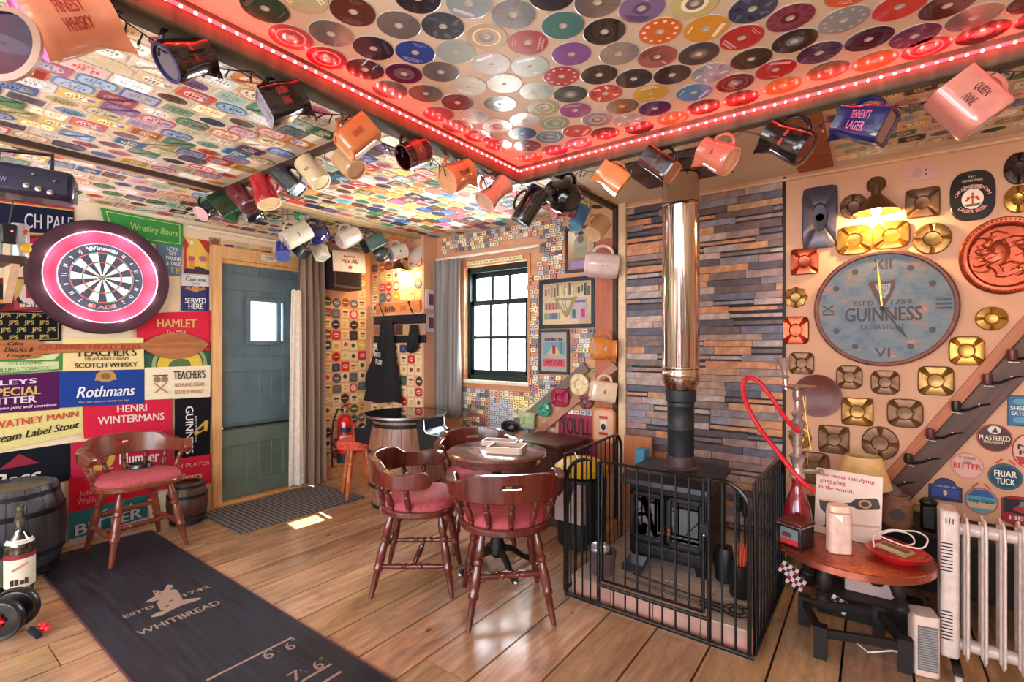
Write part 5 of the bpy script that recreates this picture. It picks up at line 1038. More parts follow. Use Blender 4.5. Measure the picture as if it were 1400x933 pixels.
# barrels
def barrel(name, label, cat, x, y, r0, r1, h, staves, sm, hm, hoops, ztop=None, lidm=None, rz=0):
    T = thing(name, label, cat, Matrix.Translation((x, y, 0)) @ Matrix.Rotation(rz, 4, 'Z')); n = 9
    prof = lambda t: r0 + (r1 - r0) * math.sin(math.pi * t)
    vs = []; fs = []; da = math.pi / staves * .97
    for i in range(n + 1):
        t = i / n
        for a, rr in ((-da, -.018), (-da, -.0015), (-da * .5, .0008), (da * .5, .0008), (da, -.0015), (da, -.018)): q = prof(t) + rr; vs.append((q * math.cos(a), q * math.sin(a), t * h))
    for i in range(n):
        for k in range(6): fs.append((i * 6 + k, i * 6 + (k + 1) % 6, i * 6 + 6 + (k + 1) % 6, i * 6 + 6 + k))
    fs += [(5, 4, 3, 2, 1, 0), tuple(n * 6 + k for k in range(6))]; me = MB().add(vs, fs, sm).mesh('stave')
    for k in range(staves): link('stave', me, T, Matrix.Rotation(2 * math.pi * k / staves, 4, 'Z') @ Matrix.Translation((0, 0, .002)))
    for t in hoops:
        w = .028 if h > .4 else .022; MB().lathe([(prof(t - w / h / 2) + .001, t * h - w / 2), (prof(t) + .004, t * h - w / 2 + .001), (prof(t) + .004, t * h + w / 2), (prof(t + w / h / 2) + .001, t * h + w / 2)], hm, 44, caps=False).build('hoop', T)
    MB().lathe([(.001, h - .02), (r0 - .015, h - .02), (r0 - .015, h - .035), (.001, h - .035)], lidm or sm, 36, caps=False).build('barrel_head', T)
    return T
M_gst = wood('grey_stave', '2c2c32', '4c4c54', '6e6c74', .5, (12, 12, 1), bump=.4); M_iron = paint('2c2e36', .5, .6, var=.3, scale=14)
barrel('oak_barrel', 'large grey weathered oak barrel standing at the left edge under the black towel', 'barrel', -3.90, .52, .20, .245, .49, 18, M_gst, M_iron, (.08, .26, .72, .92), lidm=wood('barrel_lid', '4c483c', '7c7660', '989078', .4, (2, 10, 10)))
barrel('small_barrel', 'small dark barrel on the floor between the lone chair and the door', 'barrel', -3.99, 1.44, .10, .128, .29, 16, wood('small_stave', '3c241a', '5c3c2a', '845838', .45, (12, 12, 1)), M_iron, (.08, .22, .70, .93), lidm=paint('4c3834', .6))
M_bst = wood('brown_stave', '6c4434', '9c7058', 'b88c6c', .4, (12, 12, 1))
T = barrel('arcade_barrel', 'brown barrel turned into an arcade cabinet with a round glass top', 'arcade cabinet', -3.0, 2.62, .245, .285, .70, 22, M_bst, M_iron, (.07, .30, .66, .95), rz=R(10))
MB().lathe([(.245, .70), (.262, .70), (.262, .725), (.245, .725)], M_black, 48, caps=False).build('black_collar', T)
MB().lathe([(.001, .728), (.318, .728), (.322, .732), (.322, .738), (.318, .742), (.001, .742)], glass('table_glass', 'a8bcd0', .3), 64, caps=False).build('glass_top', T)
MB().lathe([(.316, .727), (.326, .728), (.326, .743), (.316, .744)], M_steel, 64, caps=False).build('chrome_rim', T)
MB().box((0, 0, .716), (.30, .24, .012), paint('182430', .15, coat=1)).build('screen', T)
for sgn in (1, -1):
    b = MB(); P = [(.20, .48), (.40, .50), (.415, .60), (.40, .612), (.31, .617), (.285, .64), (.28, .722), (.20, .722)]
    for y0 in (-.135, .127): b.add([(sgn * x, y0 + dy, z) for dy in (0, .008) for x, z in P], [tuple(range(8))[::-1], tuple(range(8, 16))] + [(i, (i + 1) % 8, 8 + (i + 1) % 8, 8 + i) for i in range(8)], M_black)
    Q = [(.20, .49), (.395, .51), (.405, .60), (.31, .608), (.275, .64), (.27, .715), (.20, .715)]; b.add([(sgn * x, y, z) for y in (-.127, .127) for x, z in Q], [tuple(range(7))[::-1], tuple(range(7, 14))] + [(i, (i + 1) % 7, 7 + (i + 1) % 7, 7 + i) for i in range(7)], paint('18283a', .35))
    o = b.build('control_panel', T, smooth=False)
    for y0 in (-.131, .131): MB().tube([(sgn * x, y0, z) for x, z in P[1:7]], .004, M_steel, 6).build('chrome_edge', T)
    MB().rod((sgn * .35, .03, .60), (sgn * .35, .03, .65), .004, M_steel).ball((sgn * .35, .03, .658), .014, paint('80c0e0', .3), 12).build('joystick', T)
    for k in range(2): MB().lathe([(.012, 0), (.012, .008), (.009, .012)], paint('b8d0e0', .3), 14, Matrix.Translation((sgn * (.35 + k * .02), -.04 - k * .03, .604))).build('button', T)
# stool behind the barrel
T = thing('bar_stool', 'low stool with an orange-red patterned seat behind the arcade barrel', 'stool', (-3.52, 2.55, .009)); b = MB()
MB().lathe([(.12, .40), (.165, .41), (.17, .45), (.15, .475), (.001, .482)], paint('d05038', .75, var=.5, scale=50), 32).build('seat', T)
for k in range(4): a = R(20 + 90 * k); MB().turn((.08 * math.cos(a), .08 * math.sin(a), .41), (.15 * math.cos(a), .15 * math.sin(a), 0), LEG, wood('stool_wood', 'a04820', 'c86c34', 'd88848', .35), 10).build('leg', T)
# box cabinet behind the table
T = thing('wooden_chest', 'low dark wooden cabinet behind the round table under the matchboxes', 'cabinet', Matrix.Translation((-1.97, 3.12, 0)) @ Matrix.Rotation(R(-4), 4, 'Z'))
cw = wood('chest_wood', '3c2420', '5c3c34', '7c5448', .4, (2, 10, 10)); MB().box((0, 0, .28), (.42, .36, .54), cw).build('cabinet_body', T, bevel=.004); MB().box((0, 0, .565), (.46, .40, .03), cw).build('cabinet_top', T, bevel=.008); MB().box((0, -.185, .28), (.34, .012, .42), cw).build('cabinet_door', T, bevel=.004)
# fire extinguisher
p = hit(472, 596, 0, XL + .09); T = thing('fire_extinguisher', 'red fire extinguisher hanging low on the mat-covered wall', 'fire extinguisher', Matrix.Translation((p.x, p.y, .17)))
red = paint('c81820', .25, coat=.6); MB().lathe([(.07, .0), (.074, .02), (.074, .36), (.06, .41), (.03, .435), (.02, .44)], red, 28).build('cylinder', T); MB().lathe([(.0745, -.02), (.076, .0), (.076, .07), (.0745, .075)], M_dark, 28).build('base_cap', T)
MB().lathe([(.02, .44), (.02, .47), (.026, .475), (.026, .49)], M_steel, 14).box((.03, 0, .51), (.10, .018, .012), M_steel).box((.03, 0, .54), (.11, .018, .010), red).build('valve', T)
MB().tube([(0, -.02, .48), (0, -.08, .50), (.02, -.14, .40), (.02, -.165, .2), (.02, -.16, .05), (.02, -.15, -.04)], .009, M_wire, 8).build('hose', T)
b = MB(); w0 = R(-75)
for z, h, c_ in ((.30, .05, '20242c'), (.22, .05, 'd8c8c0'), (.15, .05, 'd8c8c0')):
    vs = []; 
    for i in range(9): a = w0 + R(i * 11); vs += [(.0752 * math.cos(a), .0752 * math.sin(a), z - h / 2), (.0752 * math.cos(a), .0752 * math.sin(a), z + h / 2)]
    b.add(vs, [(2 * i, 2 * i + 2, 2 * i + 3, 2 * i + 1) for i in range(8)], card(c_))
b.build('printed_label', T)
# coats on the alcove
def hang_cloth(name, label, cat, prof, z0, z1, y, col, texts=(), amp=.02):
    """prof: list of (t, xleft, xright) from top (0) to bottom (1)"""
    nx, nz = 26, 16; vs = []; fs = []
    for j in range(nz + 1):
        t = j / nz
        for q in range(len(prof) - 1):
            if prof[q][0] <= t <= prof[q + 1][0]: break
        f = (t - prof[q][0]) / (prof[q + 1][0] - prof[q][0]); xl = prof[q][1] * (1 - f) + prof[q + 1][1] * f; xr = prof[q][2] * (1 - f) + prof[q + 1][2] * f
        for i in range(nx + 1):
            s = i / nx; vs.append((xl + (xr - xl) * s, y - .05 * math.sin(math.pi * s) - amp * math.sin(s * 17 + t * 3) * t - .008 * math.sin(s * 7), z0 + (z1 - z0) * t + (.01 * math.sin(s * 9) if j == nz else 0)))
    for j in range(nz):
        for i in range(nx): k = j * (nx + 1) + i; fs.append((k, k + nx + 1, k + nx + 2, k + 1))
    k0 = len(vs); ring = [i for i in range(nx + 1)] + [(j + 1) * (nx + 1) + nx for j in range(nz)] + [nz * (nx + 1) + i for i in range(nx - 1, -1, -1)] + [j * (nx + 1) for j in range(nz - 1, 0, -1)]
    vs += [(vs[i][0], y + .012, vs[i][2]) for i in ring]; n = len(ring); fs += [(ring[i], ring[(i + 1) % n], k0 + (i + 1) % n, k0 + i) for i in range(n)]; fs.append(tuple(k0 + i for i in range(n)))
    o = MB().add(vs, fs, paint(col, .85, var=.15, bump=.3, scale=60)).build(name, angle=70); tag(o, label, cat)
    if texts:
        b = MB()
        for s, x, z, w, h in texts: b.text(s, 0, 0, w, h, 0, card('e8e8e0'), bold=.04, shear=-.2, M=frame((x, y - .095, z), (1, 0, -.12), (0, 0, 1)))
        b.build('lettering', o, smooth=False)
ax = lambda px: on('A', px, 470).x
az = lambda py: on('A', 540, py).z
hang_cloth('apron', 'black apron printed with white lettering hanging from the coat rack', 'apron', [(0, ax(527), ax(541)), (.22, ax(524), ax(543)), (.45, ax(516), ax(546)), (.75, ax(504), ax(551)), (1, ax(496), ax(554))], az(440), az(550), YA - .05, '12141a', [('PR.', ax(530), az(475), .075, .05), ('WITH', ax(532), az(485), .10, .05), ('FOR!', ax(534), az(495), .10, .05)])
MB().tube([(ax(528), YA - .05, az(442)), (ax(531), YA - .05, az(424)), (ax(536), YA - .05, az(418)), (ax(540), YA - .05, az(424)), (ax(541), YA - .05, az(442))], .005, M_wire, 6).build('neck_strap', [o for o in COL.objects if o.name == 'apron'][0])
hang_cloth('gloves', 'small dark cloth bundle hanging from the right coat hook', 'cloth', [(0, ax(569), ax(575)), (.4, ax(566), ax(577)), (.8, ax(564), ax(576)), (1, ax(567), ax(573))], az(446), az(481), YA - .05, '141c1c')
T = thing('coat_rack', 'black coat rack shelf with a strip of small pictures in the corner', 'coat rack', (0, YA, 0))
x0, x1 = ax(513), ax(583); cxm, wdt = (x0 + x1) / 2, x1 - x0
MB().box((cxm, -.012, az(438)), (wdt, .022, az(432) - az(444)), paint('1c2430', .35)).build('board', T, bevel=.003); MB().box((cxm, -.012, az(464)), (wdt, .022, az(459) - az(469)), paint('141a24', .35)).build('board', T, bevel=.003)
MB().box((cxm, -.03, az(431)), (wdt, .06, .014), paint('d8b898', .5)).build('shelf', T, bevel=.002)
for k in range(7): MB().box((x0 + wdt * (k + .5) / 7, -.006, az(451.5)), (wdt / 7 - .006, .01, az(445) - az(458)), card(['a06848', '3c3440', 'c898a0', '5c3c34', 'c8a878', '584850', 'b8947c'][k])).build('picture', T)
for x in (532, 572):
    MB().tube([(ax(x), -.02, az(434)), (ax(x), -.06, az(433)), (ax(x) - .03, -.075, az(424)), (ax(x) - .055, -.07, az(417))], .006, M_dark, 8).ball((ax(x) - .057, -.07, az(416)), .012, M_dark, 8).tube([(ax(x), -.03, az(432)), (ax(x) - .015, -.06, az(430)), (ax(x) - .035, -.06, az(424))], .006, M_dark, 8).build('hook', T)
T = tag(MB().box((0, 0, .009), (wdt * .86, az(414) - az(430), .018), wood('bar_sign', 'b86c3c', 'd8905c', 'e0a470', .5, (2, 10, 10))).build('bar_sign', None, frame((cxm - .02, YA, az(422)), (1, 0, 0), (0, 0, 1))), "orange wooden sign ending in BAR above the coat rack", 'sign')
MB().text("*5", -.10, -.005, .17, .055, .0186, card('5c4448'), bold=.02).text('BAR', .10, -.005, .09, .055, .0186, card('5c4448'), bold=.02).build('lettering', T, smooth=False)
tag(MB().tube([(ax(507), YA - .03, az(418)), (ax(510), YA - .04, az(425)), (ax(509), YA - .03, az(445)), (ax(511), YA - .03, az(468)), (ax(509), YA - .02, az(490)), (ax(512), YA - .03, az(468)), (ax(513), YA - .04, az(430)), (ax(509), YA - .03, az(416))], .006, paint('c89c68', .8), 6).build('rope_loop'), 'loop of tan rope hanging left of the coat rack', 'rope')
# white plaques on the return next to the curtain
for k, (y0, y1, lab) in enumerate(((396, 422, 'upper'), (429, 454, 'lower'))):
    z0, z1 = hit(583, y1, 0, -3.385).z, hit(583, y0, 0, -3.385).z
    T = tag(MB().box((0, 0, .006), (.13, z1 - z0, .012), paint('ece4e4', .4)).build('framed_card', None, frame((-3.40, YA + .085, (z0 + z1) / 2), (0, 1, 0), (0, 0, 1))), f'{lab} white framed card hanging edge-on beside the grey curtain', 'picture'); MB().flat(rrect(.06, (z1 - z0) * .6, .004, 2), .0125, card('8c4c68')).build('printed_emblem', T)
# speaker and pale ale sign
p = hit(468, 372, 0, XL + .14); T = tag(MB().box((0, 0, .11), (.30, .34, .22), paint('2a1418', .6)).build('loudspeaker', None, frame((XL + .02, p.y, p.z - .0), (0, 1, 0), (0, 0, 1)), bevel=.006), 'dark brown box loudspeaker high on the wall behind the pale ale sign', 'loudspeaker'); MB().box((0, 0, .221), (.25, .28, .004), paint('1c1014', .9)).build('speaker_grille', T)
P = [hit(*q, 0, XL + .27) for q in ((456, 342), (499, 347), (498, 375), (455, 370))]; c_ = sum(P, Vector()) / 4
T = tag(MB().box((0, 0, 0), ((P[1] - P[0]).length, (P[0] - P[3]).length, .02), paint('ece4e0', .4)).build('ale_sign', None, frame(c_, P[1] - P[0], (0, 0, 1)), bevel=.002), 'white sign reading Pale Ale in front of the brown loudspeaker', 'sign')
MB().text('Pale Ale', 0, .005, .19, .035, .0112, card('141414'), **BI).text('*8', 0, .05, .13, .014, .0112, card('b83c4c')).flat(ell(.022, .016, 16, 0, -.05), .0112, card('c83040')).build('lettering', T, smooth=False)
# ---------------- mats on the floor ----------------
M_rub, g = mk('rubber_mat'); tc = g.n('ShaderNodeTexCoord'); n1 = g.n('ShaderNodeTexNoise', i_Scale=3.0, i_Detail=6.0); mu = g.n('ShaderNodeVectorMath', operation='MULTIPLY'); mu.inputs[1].default_value = (1, 14, 1); g.l(tc.outputs['Object'], mu.inputs[0]); g.l(mu.outputs[0], n1.inputs['Vector'])
cr = g.n('ShaderNodeValToRGB'); cr.color_ramp.elements[0].position = .35; cr.color_ramp.elements[0].color = rgb('14171f'); cr.color_ramp.elements[1].position = .75; cr.color_ramp.elements[1].color = rgb('2a3344'); g.l(n1.outputs[0], cr.inputs[0]); g.l(cr.outputs[0], g.b.inputs['Base Color']); g.b.inputs['Roughness'].default_value = .5
bp = g.n('ShaderNodeBump', i_Strength=.3, i_Distance=.002); g.l(n1.outputs[0], bp.inputs['Height']); g.l(bp.outputs[0], g.b.inputs['Normal'])
mc = Vector((-2.45, .925, .001)); T = tag(MB().box((0, 0, .0025), (3.10, .59, .005), M_rub).build('dart_mat', None, Matrix.Translation(mc), bevel=.002), 'long black rubber dart mat printed WHITBREAD with a resting deer', 'mat')
MB().box((0, .2975, .0028), (3.10, .006, .006), paint('5c3440', .7)).box((0, -.2975, .0028), (3.10, .006, .006), paint('5c3440', .7)).build('edge_binding', T)
M_pr = card('9c8478'); M_pr2 = card('2c2a30'); fm = lambda x, y, w=0, h=0: Matrix.Translation(hit(x, y, 2, .0065) - mc) @ Matrix.Rotation(R(90), 4, 'Z')
b = MB(); k_ = lambda x, y: (lambda q: (q.x - mc.x, q.y - mc.y))(hit(x / 4, 700 + y / 4, 2, .0065))
deer = [(795, 495), (818, 478), (850, 462), (840, 446), (832, 432), (862, 430), (882, 437), (902, 426), (906, 412), (917, 399), (946, 402), (944, 416), (926, 428), (950, 425), (972, 430), (990, 448), (1000, 484), (1040, 476), (1096, 470), (1102, 478), (1060, 492), (1000, 510), (940, 538), (880, 570), (830, 579), (828, 570), (860, 552), (880, 540), (866, 520), (858, 500), (870, 482), (830, 494), (800, 497)]
b.flat([k_(*q) for q in deer][::-1], .0058, M_pr)
for q in ([(975, 432), (990, 450), (995, 480), (989, 480), (984, 452), (970, 434)], [(900, 520), (925, 510), (926, 514), (902, 526)], [(870, 545), (900, 535), (901, 539), (872, 550)], [(925, 490), (950, 480), (951, 484), (927, 495)], [(868, 444), (882, 446), (881, 450), (868, 448)], [(845, 440), (862, 436), (862, 440), (848, 446)]): b.flat([k_(*p) for p in q][::-1], .0061, M_pr2)
b.build('deer_emblem', T, smooth=False)
b = MB(); b.text('WHITBREAD', 0, 0, .335, .052, 0, M_pr, bold=.02, M=fm(247, 844)); b.text("EST'D", 0, 0, .12, .036, 0, M_pr, bold=.02, M=fm(190, 836.5)); b.text('1742', 0, 0, .12, .036, 0, M_pr, bold=.02, M=fm(269, 808))
for s, x, y, w, h in (('6', 366, 896, .035, .06), ("'", 371, 889, .006, .014), ('6', 396, 884, .035, .06), ('"', 401, 875, .014, .014), ('7', 404, 924, .045, .06), ("'", 411, 917, .006, .014), ('6', 434, 910, .035, .06), ('"', 439, 901, .014, .014), ('.', 382, 891, .012, .005), ('.', 418, 919, .012, .005)): b.text(s, 0, 0, w, h, 0, M_pr, bold=.01, M=fm(x, y))
b.build('lettering', T, smooth=False)
b = MB()
for (xa, ya), (xb_, yb) in (((283, 931), (400, 871.5)), ((413, 933), (452, 908)), ((440, 933), (468, 920))):
    A = hit(xa, ya, 2, .0065); B = hit(xb_, yb, 2, .0065); x = (A.x + B.x) / 2 - mc.x; b.box((x, (min(A.y, B.y) + max(A.y, B.y)) / 2 - mc.y, .0058), (.012, abs(B.y - A.y), .0012), M_pr)
b.build('throw_line', T, smooth=False)
M_dm, g = mk('door_mat_pile'); tc = g.n('ShaderNodeTexCoord'); wv = g.n('ShaderNodeTexWave', i_Scale=9.0, i_Distortion=2.0); wv.bands_direction = 'Y'; n1 = g.n('ShaderNodeTexNoise', i_Scale=140.0); g.l(tc.outputs['Object'], wv.inputs['Vector']); g.l(tc.outputs['Object'], n1.inputs['Vector']); mx = g.n('ShaderNodeMixRGB'); mx.inputs[0].default_value = .6; g.l(wv.outputs[0], mx.inputs[1]); g.l(n1.outputs[0], mx.inputs[2])
cr = g.n('ShaderNodeValToRGB'); cr.color_ramp.elements[0].position = .3; cr.color_ramp.elements[0].color = rgb('2c2b2c'); cr.color_ramp.elements[1].position = .7; cr.color_ramp.elements[1].color = rgb('7a7674'); g.l(mx.outputs[0], cr.inputs[0]); g.l(cr.outputs[0], g.b.inputs['Base Color']); g.b.inputs['Roughness'].default_value = .95
bp = g.n('ShaderNodeBump', i_Strength=.6, i_Distance=.004); g.l(mx.outputs[0], bp.inputs['Height']); g.l(bp.outputs[0], g.b.inputs['Normal'])
T = tag(MB().box((0, 0, .004), (.66, 1.0, .008), M_dm).build('door_mat', None, Matrix.Translation((-3.76, 2.05, .001)), bevel=.003), 'grey ribbed door mat in front of the plank door', 'mat')
# ---------------- left foreground ----------------
def bottle(label, x, y, r, h, lab=True, tint='dceae6'):
    T = thing('whisky_bottle', label, 'bottle', (x, y, 0)); G = glass('bottle_' + tint, tint, .2)
    P = [(r * .9, 0), (r, .01), (r, h * .56), (r * .9, h * .62), (r * .45, h * .70), (r * .32, h * .78), (r * .42, h * .83), (r * .30, h * .90), (r * .28, h * .95), (r * .36, h * .955), (r * .36, h)]
    MB().lathe(P + [(q[0] * .88, q[1] + .002) for q in P[::-1]], G, 32, caps=False).build('glass_body', T)
    if lab:
        MB().lathe([(r + .001, h * .13), (r + .001, h * .47)], card('e8e0cc'), 32, caps=False).lathe([(r + .0015, h * .44), (r + .0015, h * .49)], card('8c2830'), 32, caps=False).build('paper_label', T)
        M = Matrix.Translation((0, 0, 0)); b = MB(); d = Vector((-x, -y, 0)).normalized(); rt = Vector((-d.y, d.x, 0)); b.text('*4', 0, 0, .07, .03, 0, card('3c3438'), bold=.02, M=frame(d * (r + .004) + Vector((0, 0, h * .2)), rt, (0, 0, 1))); b.flat([(-.03, -.01), (.03, .02), (.028, .03), (-.03, .0)], 0, card('c88c58'), frame(d * (r + .004) + Vector((0, 0, h * .34)), rt, (0, 0, 1))); b.build('lettering', T, smooth=False)
        MB().lathe([(r * .97, h * .60), (r * .80, h * .645)], card('d8d0c8'), 32, caps=False).build('neck_label', T)
p = hit(27, 815, 2, 0); bottle('tall clear whisky bottle with a cream label on the floor by the grey barrel', p.x, p.y, .058, .46)
p = hit(-14, 822, 2, 0); bottle('second clear bottle cut by the left edge behind the labelled bottle', p.x, p.y, .055, .42, False)
p = hit(30, 874, 2, 0.0); T = thing('dumbbell', 'pair of black weight plates on a red-nutted bar, lower left corner', 'dumbbell', frame((p.x - .10, p.y - .03, .092), (0, 1, 0), (0, 0, 1)) @ Matrix.Rotation(R(-38), 4, 'Y'))
for z in (.05, -.05): MB().lathe([(.015, z - .016), (.085, z - .016), (.090, z - .008), (.090, z + .008), (.085, z + .016), (.074, z + .012), (.070, z + .014), (.03, z + .014), (.015, z + .018)], paint('16181e', .35, coat=.3), 40).build('weight_plate', T)
MB().rod((0, 0, -.17), (0, 0, .10), .011, M_steel, 12).build('bar', T)
for z in (.075, -.08):
    b = MB(); b.lathe([(.014, 0), (.026, 0), (.026, .014), (.014, .016)], paint('d02028', .35), 18, Matrix.Translation((0, 0, z - .005)))
    for k in range(6): a = k * math.pi / 3; b.ball((.028 * math.cos(a), .028 * math.sin(a), z + .003), .009, paint('d02028', .35), 8)
    b.build('star_nut', T)
MB().rod((0, 0, .098), (0, 0, .115), .013, paint('2c2448', .4), 12).build('end_cap', T)
p = hit(58, 858, 2, .03); T = thing('chest_expander', 'small red and black exercise grip lying beside the weight plates', 'exercise grip', (p.x, p.y, .02))
b = MB()
for k in range(4): b.ball((-.03 + k * .022, .01 * (k % 2), .01), .013, paint('d02028', .4), 8)
b.build('red_knobs', T); MB().rod((-.04, -.03, .0), (.05, -.02, .0), .014, paint('1c1c2c', .4), 12).build('handle', T)
# shelf with cans, black party light
z = hit(20, 352, 0, -3.2).z; xs = -3.2; yR = hit(36, 352, 0, xs).y
T = thing('wall_shelf', 'dark wooden shelf at the left edge carrying a beer can', 'shelf', (xs, yR, z)); MB().box((-.10, -.35, -.012), (.22, .70, .035), wood('shelf_dark', '2c1a18', '4c302c', '6c4a40', .5)).build('shelf_board', T, bevel=.003)
MB().add([(-.2, -.02, -.03), (.0, -.02, -.03), (-.2, -.02, -.20), (-.2, -.05, -.03), (.0, -.05, -.03), (-.2, -.05, -.20)], [(0, 1, 2), (5, 4, 3), (0, 3, 4, 1), (1, 4, 5, 2), (2, 5, 3, 0)], paint('c8a888', .6)).build('bracket', T)
MB().box((-.6, -.3, -.12), (.82, .03, .025), paint('c8a888', .6)).build('bracket_arm', T)
p = hit(27, 340, 0, xs - .06); T = thing('beer_can', 'tall silver beer can with a yellow and red badge on the shelf', 'can', (p.x, p.y, z + .008)); MB().lathe([(.028, 0), (.033, .006), (.033, .150), (.028, .16), (.026, .16)], paint('c8c8cc', .3, .7), 28).build('can', T); MB().ball((.026, .012, .045), .026, paint('d8b030', .4), 12, (.35, 1, 1)).ball((.027, .010, .12), .016, paint('c04040', .4), 12, (.35, 1, 1)).build('badge', T)
T = thing('beer_can', 'green-white can at the very left edge behind the silver can', 'can', (p.x - .02, p.y - .085, z + .008)); MB().lathe([(.028, 0), (.033, .006), (.033, .10), (.028, .105)], paint('b8c8b8', .3, .4), 28).build('can', T)
p = hit(12, 320, 0, xs + .05); T = thing('hanging_sensor', 'small black box with a red standby lamp hanging by the cans', 'sensor', (p.x, p.y, p.z)); MB().box((0, 0, 0), (.03, .055, .09), M_black).build('case', T, bevel=.008); MB().ball((.017, .008, .012), .004, paint('ff3040', .3, emit=12), 8).build('red_lamp', T); MB().rod((0, 0, .045), (0, .02, .20), .003, M_wire, 6).build('cord', T)
p = hit(30, 246, 0, -2.35); T = thing('party_light', 'black LED party light hanging upside down at the left edge', 'light', frame(p, (.30, .95, -.02), (0, 0, 1)))
MB().box((0, 0, -.05), (.27, .105, .13), paint('101030', .35, coat=.4)).build('case', T, bevel=.018)
MB().tube([(-.06, .0, 0), (-.065, .10, -.04), (.07, .115, -.04), (.075, .0, 0)], .007, M_black, 8).build('bracket', T)
b = MB()
for x, y, r in ((.015, -.022, .009), (.045, -.028, .009), (.075, -.034, .009), (.03, .02, .004), (.085, .008, .004)): b.lathe([(r, 0), (r, .008), (r * .6, .01)], M_steel, 12, Matrix.Translation((x, y, .016)))
b.build('control_knob', T)['kind'] = 'stuff'
MB().text('LED-5W', -.06, -.01, .05, .016, .0158, card('8c88c0')).build('lettering', T, smooth=False)
for x in (-.05, .09): MB().lathe([(.012, -.02), (.012, 0)], M_black, 10, Matrix.Translation((x, -.05, -.02)) @ Matrix.Rotation(R(90), 4, 'X')).build('rubber_foot', T)
# ---------------- hearth, stove, flue ----------------
hm = paint('c09488', .5, var=.25, scale=7); ht = wood('hearth_tile', '9c8878', 'c0b0a4', 'd4c8c0', .3, (1, 9, 9), coat=.4)
T = thing('hearth', 'raised stone hearth with a pink marbled front under the stove', 'hearth', (-.83, 2.79, 0)); 
for k in range(4): MB().box((-.30 + k * .215 - .02, -.565, .04), (.211, .02, .078), hm).build('front_tile', T, bevel=.001)
MB().box((0, 0, .04), (.86, 1.12, .076), hm).build('hearth_core', T)
for i in range(4):
    for j in range(5): MB().box((-.323 + i * .2155, -.46 + j * .23, .084), (.2125, .227, .012), ht).build('hearth_tile', T, bevel=.001)
SXc, SY0, SY1 = -.878, 2.55, 2.94; T = thing('wood_stove', 'black cast iron wood burning stove with two glazed doors behind the fire guard', 'stove', (SXc, (SY0 + SY1) / 2, .09))
ci = paint('1b1b1f', .42, .5, var=.2, scale=20); ci2 = paint('2a282e', .35, .5); D = (SY1 - SY0) / 2
MB().box((0, 0, .265), (.41, .39, .43), ci).build('stove_body', T, bevel=.008)
MB().box((0, 0, .483), (.44, .42, .02), ci).build('top_plate', T, bevel=.006)
MB().add([(sx * .235, y, z) for sx in (-1, 1) for y, z in ((-D - .055, .44), (-D - .05, .47), (-D + .0, .50), (D, .50), (D, .48), (-D, .44))], [tuple(range(6)), tuple(range(11, 5, -1))] + [(i, 6 + i, 6 + (i + 1) % 6, (i + 1) % 6) for i in range(6)], ci2).build('canopy', T, bevel=.004)
for sx in (-1, 1):
    x0 = sx * .1; b = MB(); z0, z1 = .14, .40
    for cx_, cz, w, h in ((x0 - .083, (z0 + z1) / 2, .024, z1 - z0), (x0 + .083, (z0 + z1) / 2, .024, z1 - z0), (x0, z0 + .012, .19, .024), (x0, z1 - .012, .19, .024)): b.box((cx_, -D - .012, cz), (w, .024, h), ci2)
    d = b.build('stove_door', T, bevel=.005); MB().box((x0, -D - .006, .27), (.146, .006, .214), glass('stove_glass', '4c3c38', .10)).build('door_glass', d)
    MB().lathe([(.006, 0), (.012, .008), (.006, .016), (.009, .03), (.004, .036)], paint('c0907c', .3, .8), 12, Matrix.Translation((-.012 if sx < 0 else .022, -D - .03, .20)) @ Matrix.Rotation(R(0), 4, 'X')).build('door_knob', d)
MB().box((0, -D - .008, .10), (.36, .016, .05), ci2).build('ash_door', T, bevel=.004)
for k in range(5): MB().lathe([(.010, 0), (.010, .006)], ci, 12, Matrix.Translation((-.12 + k * .06, -D - .016, .10)) @ Matrix.Rotation(R(90), 4, 'X')).build('air_vent', T)
for sx in (-1, 1):
    for sy in (-1, 1): MB().box((sx * .17, sy * .15, .026), (.05, .05, .05), ci, taper=1.3).build('leg', T, bevel=.004)
FX, FY = SXc - .005, 2.80
T = thing('stove_flue', 'tall polished steel flue pipe with a black lower section', 'flue', (FX, FY, 0))
M_bp = paint('2c2e34', .5, .3, var=.15); M_ss, g = mk('flue_steel'); g.b.inputs['Base Color'].default_value = rgb('c8bcb2'); g.b.inputs['Metallic'].default_value = 1; g.b.inputs['Roughness'].default_value = .07
tc = g.n('ShaderNodeTexCoord'); mu = g.n('ShaderNodeVectorMath', operation='MULTIPLY'); mu.inputs[1].default_value = (26, 26, .8); n1 = g.n('ShaderNodeTexNoise', i_Scale=1.0, i_Detail=2.0); bp = g.n('ShaderNodeBump', i_Strength=.35, i_Distance=.02); g.l(tc.outputs['Object'], mu.inputs[0]); g.l(mu.outputs[0], n1.inputs['Vector']); g.l(n1.outputs[0], bp.inputs['Height']); g.l(bp.outputs[0], g.b.inputs['Normal'])
MB().lathe([(.095, .584), (.095, .592), (.078, .60), (.078, .65), (.074, .655)], paint('5c4a4a', .5, .4), 36).build('flue_collar', T)
MB().lathe([(.072, .65), (.072, .80), (.0735, .802), (.0735, .81), (.072, .812), (.072, .93), (.0735, .932), (.0735, .94), (.072, .945), (.072, .99)], M_bp, 40).build('black_pipe', T)
MB().lathe([(.072, .955), (.082, .965), (.084, 1.0), (.084, 1.025)], M_bp, 40).build('black_socket', T)
MB().lathe([(.076, 1.02), (.100, 1.08), (.101, 1.10)], paint('b8a89c', .15, 1), 48).build('reducer', T)
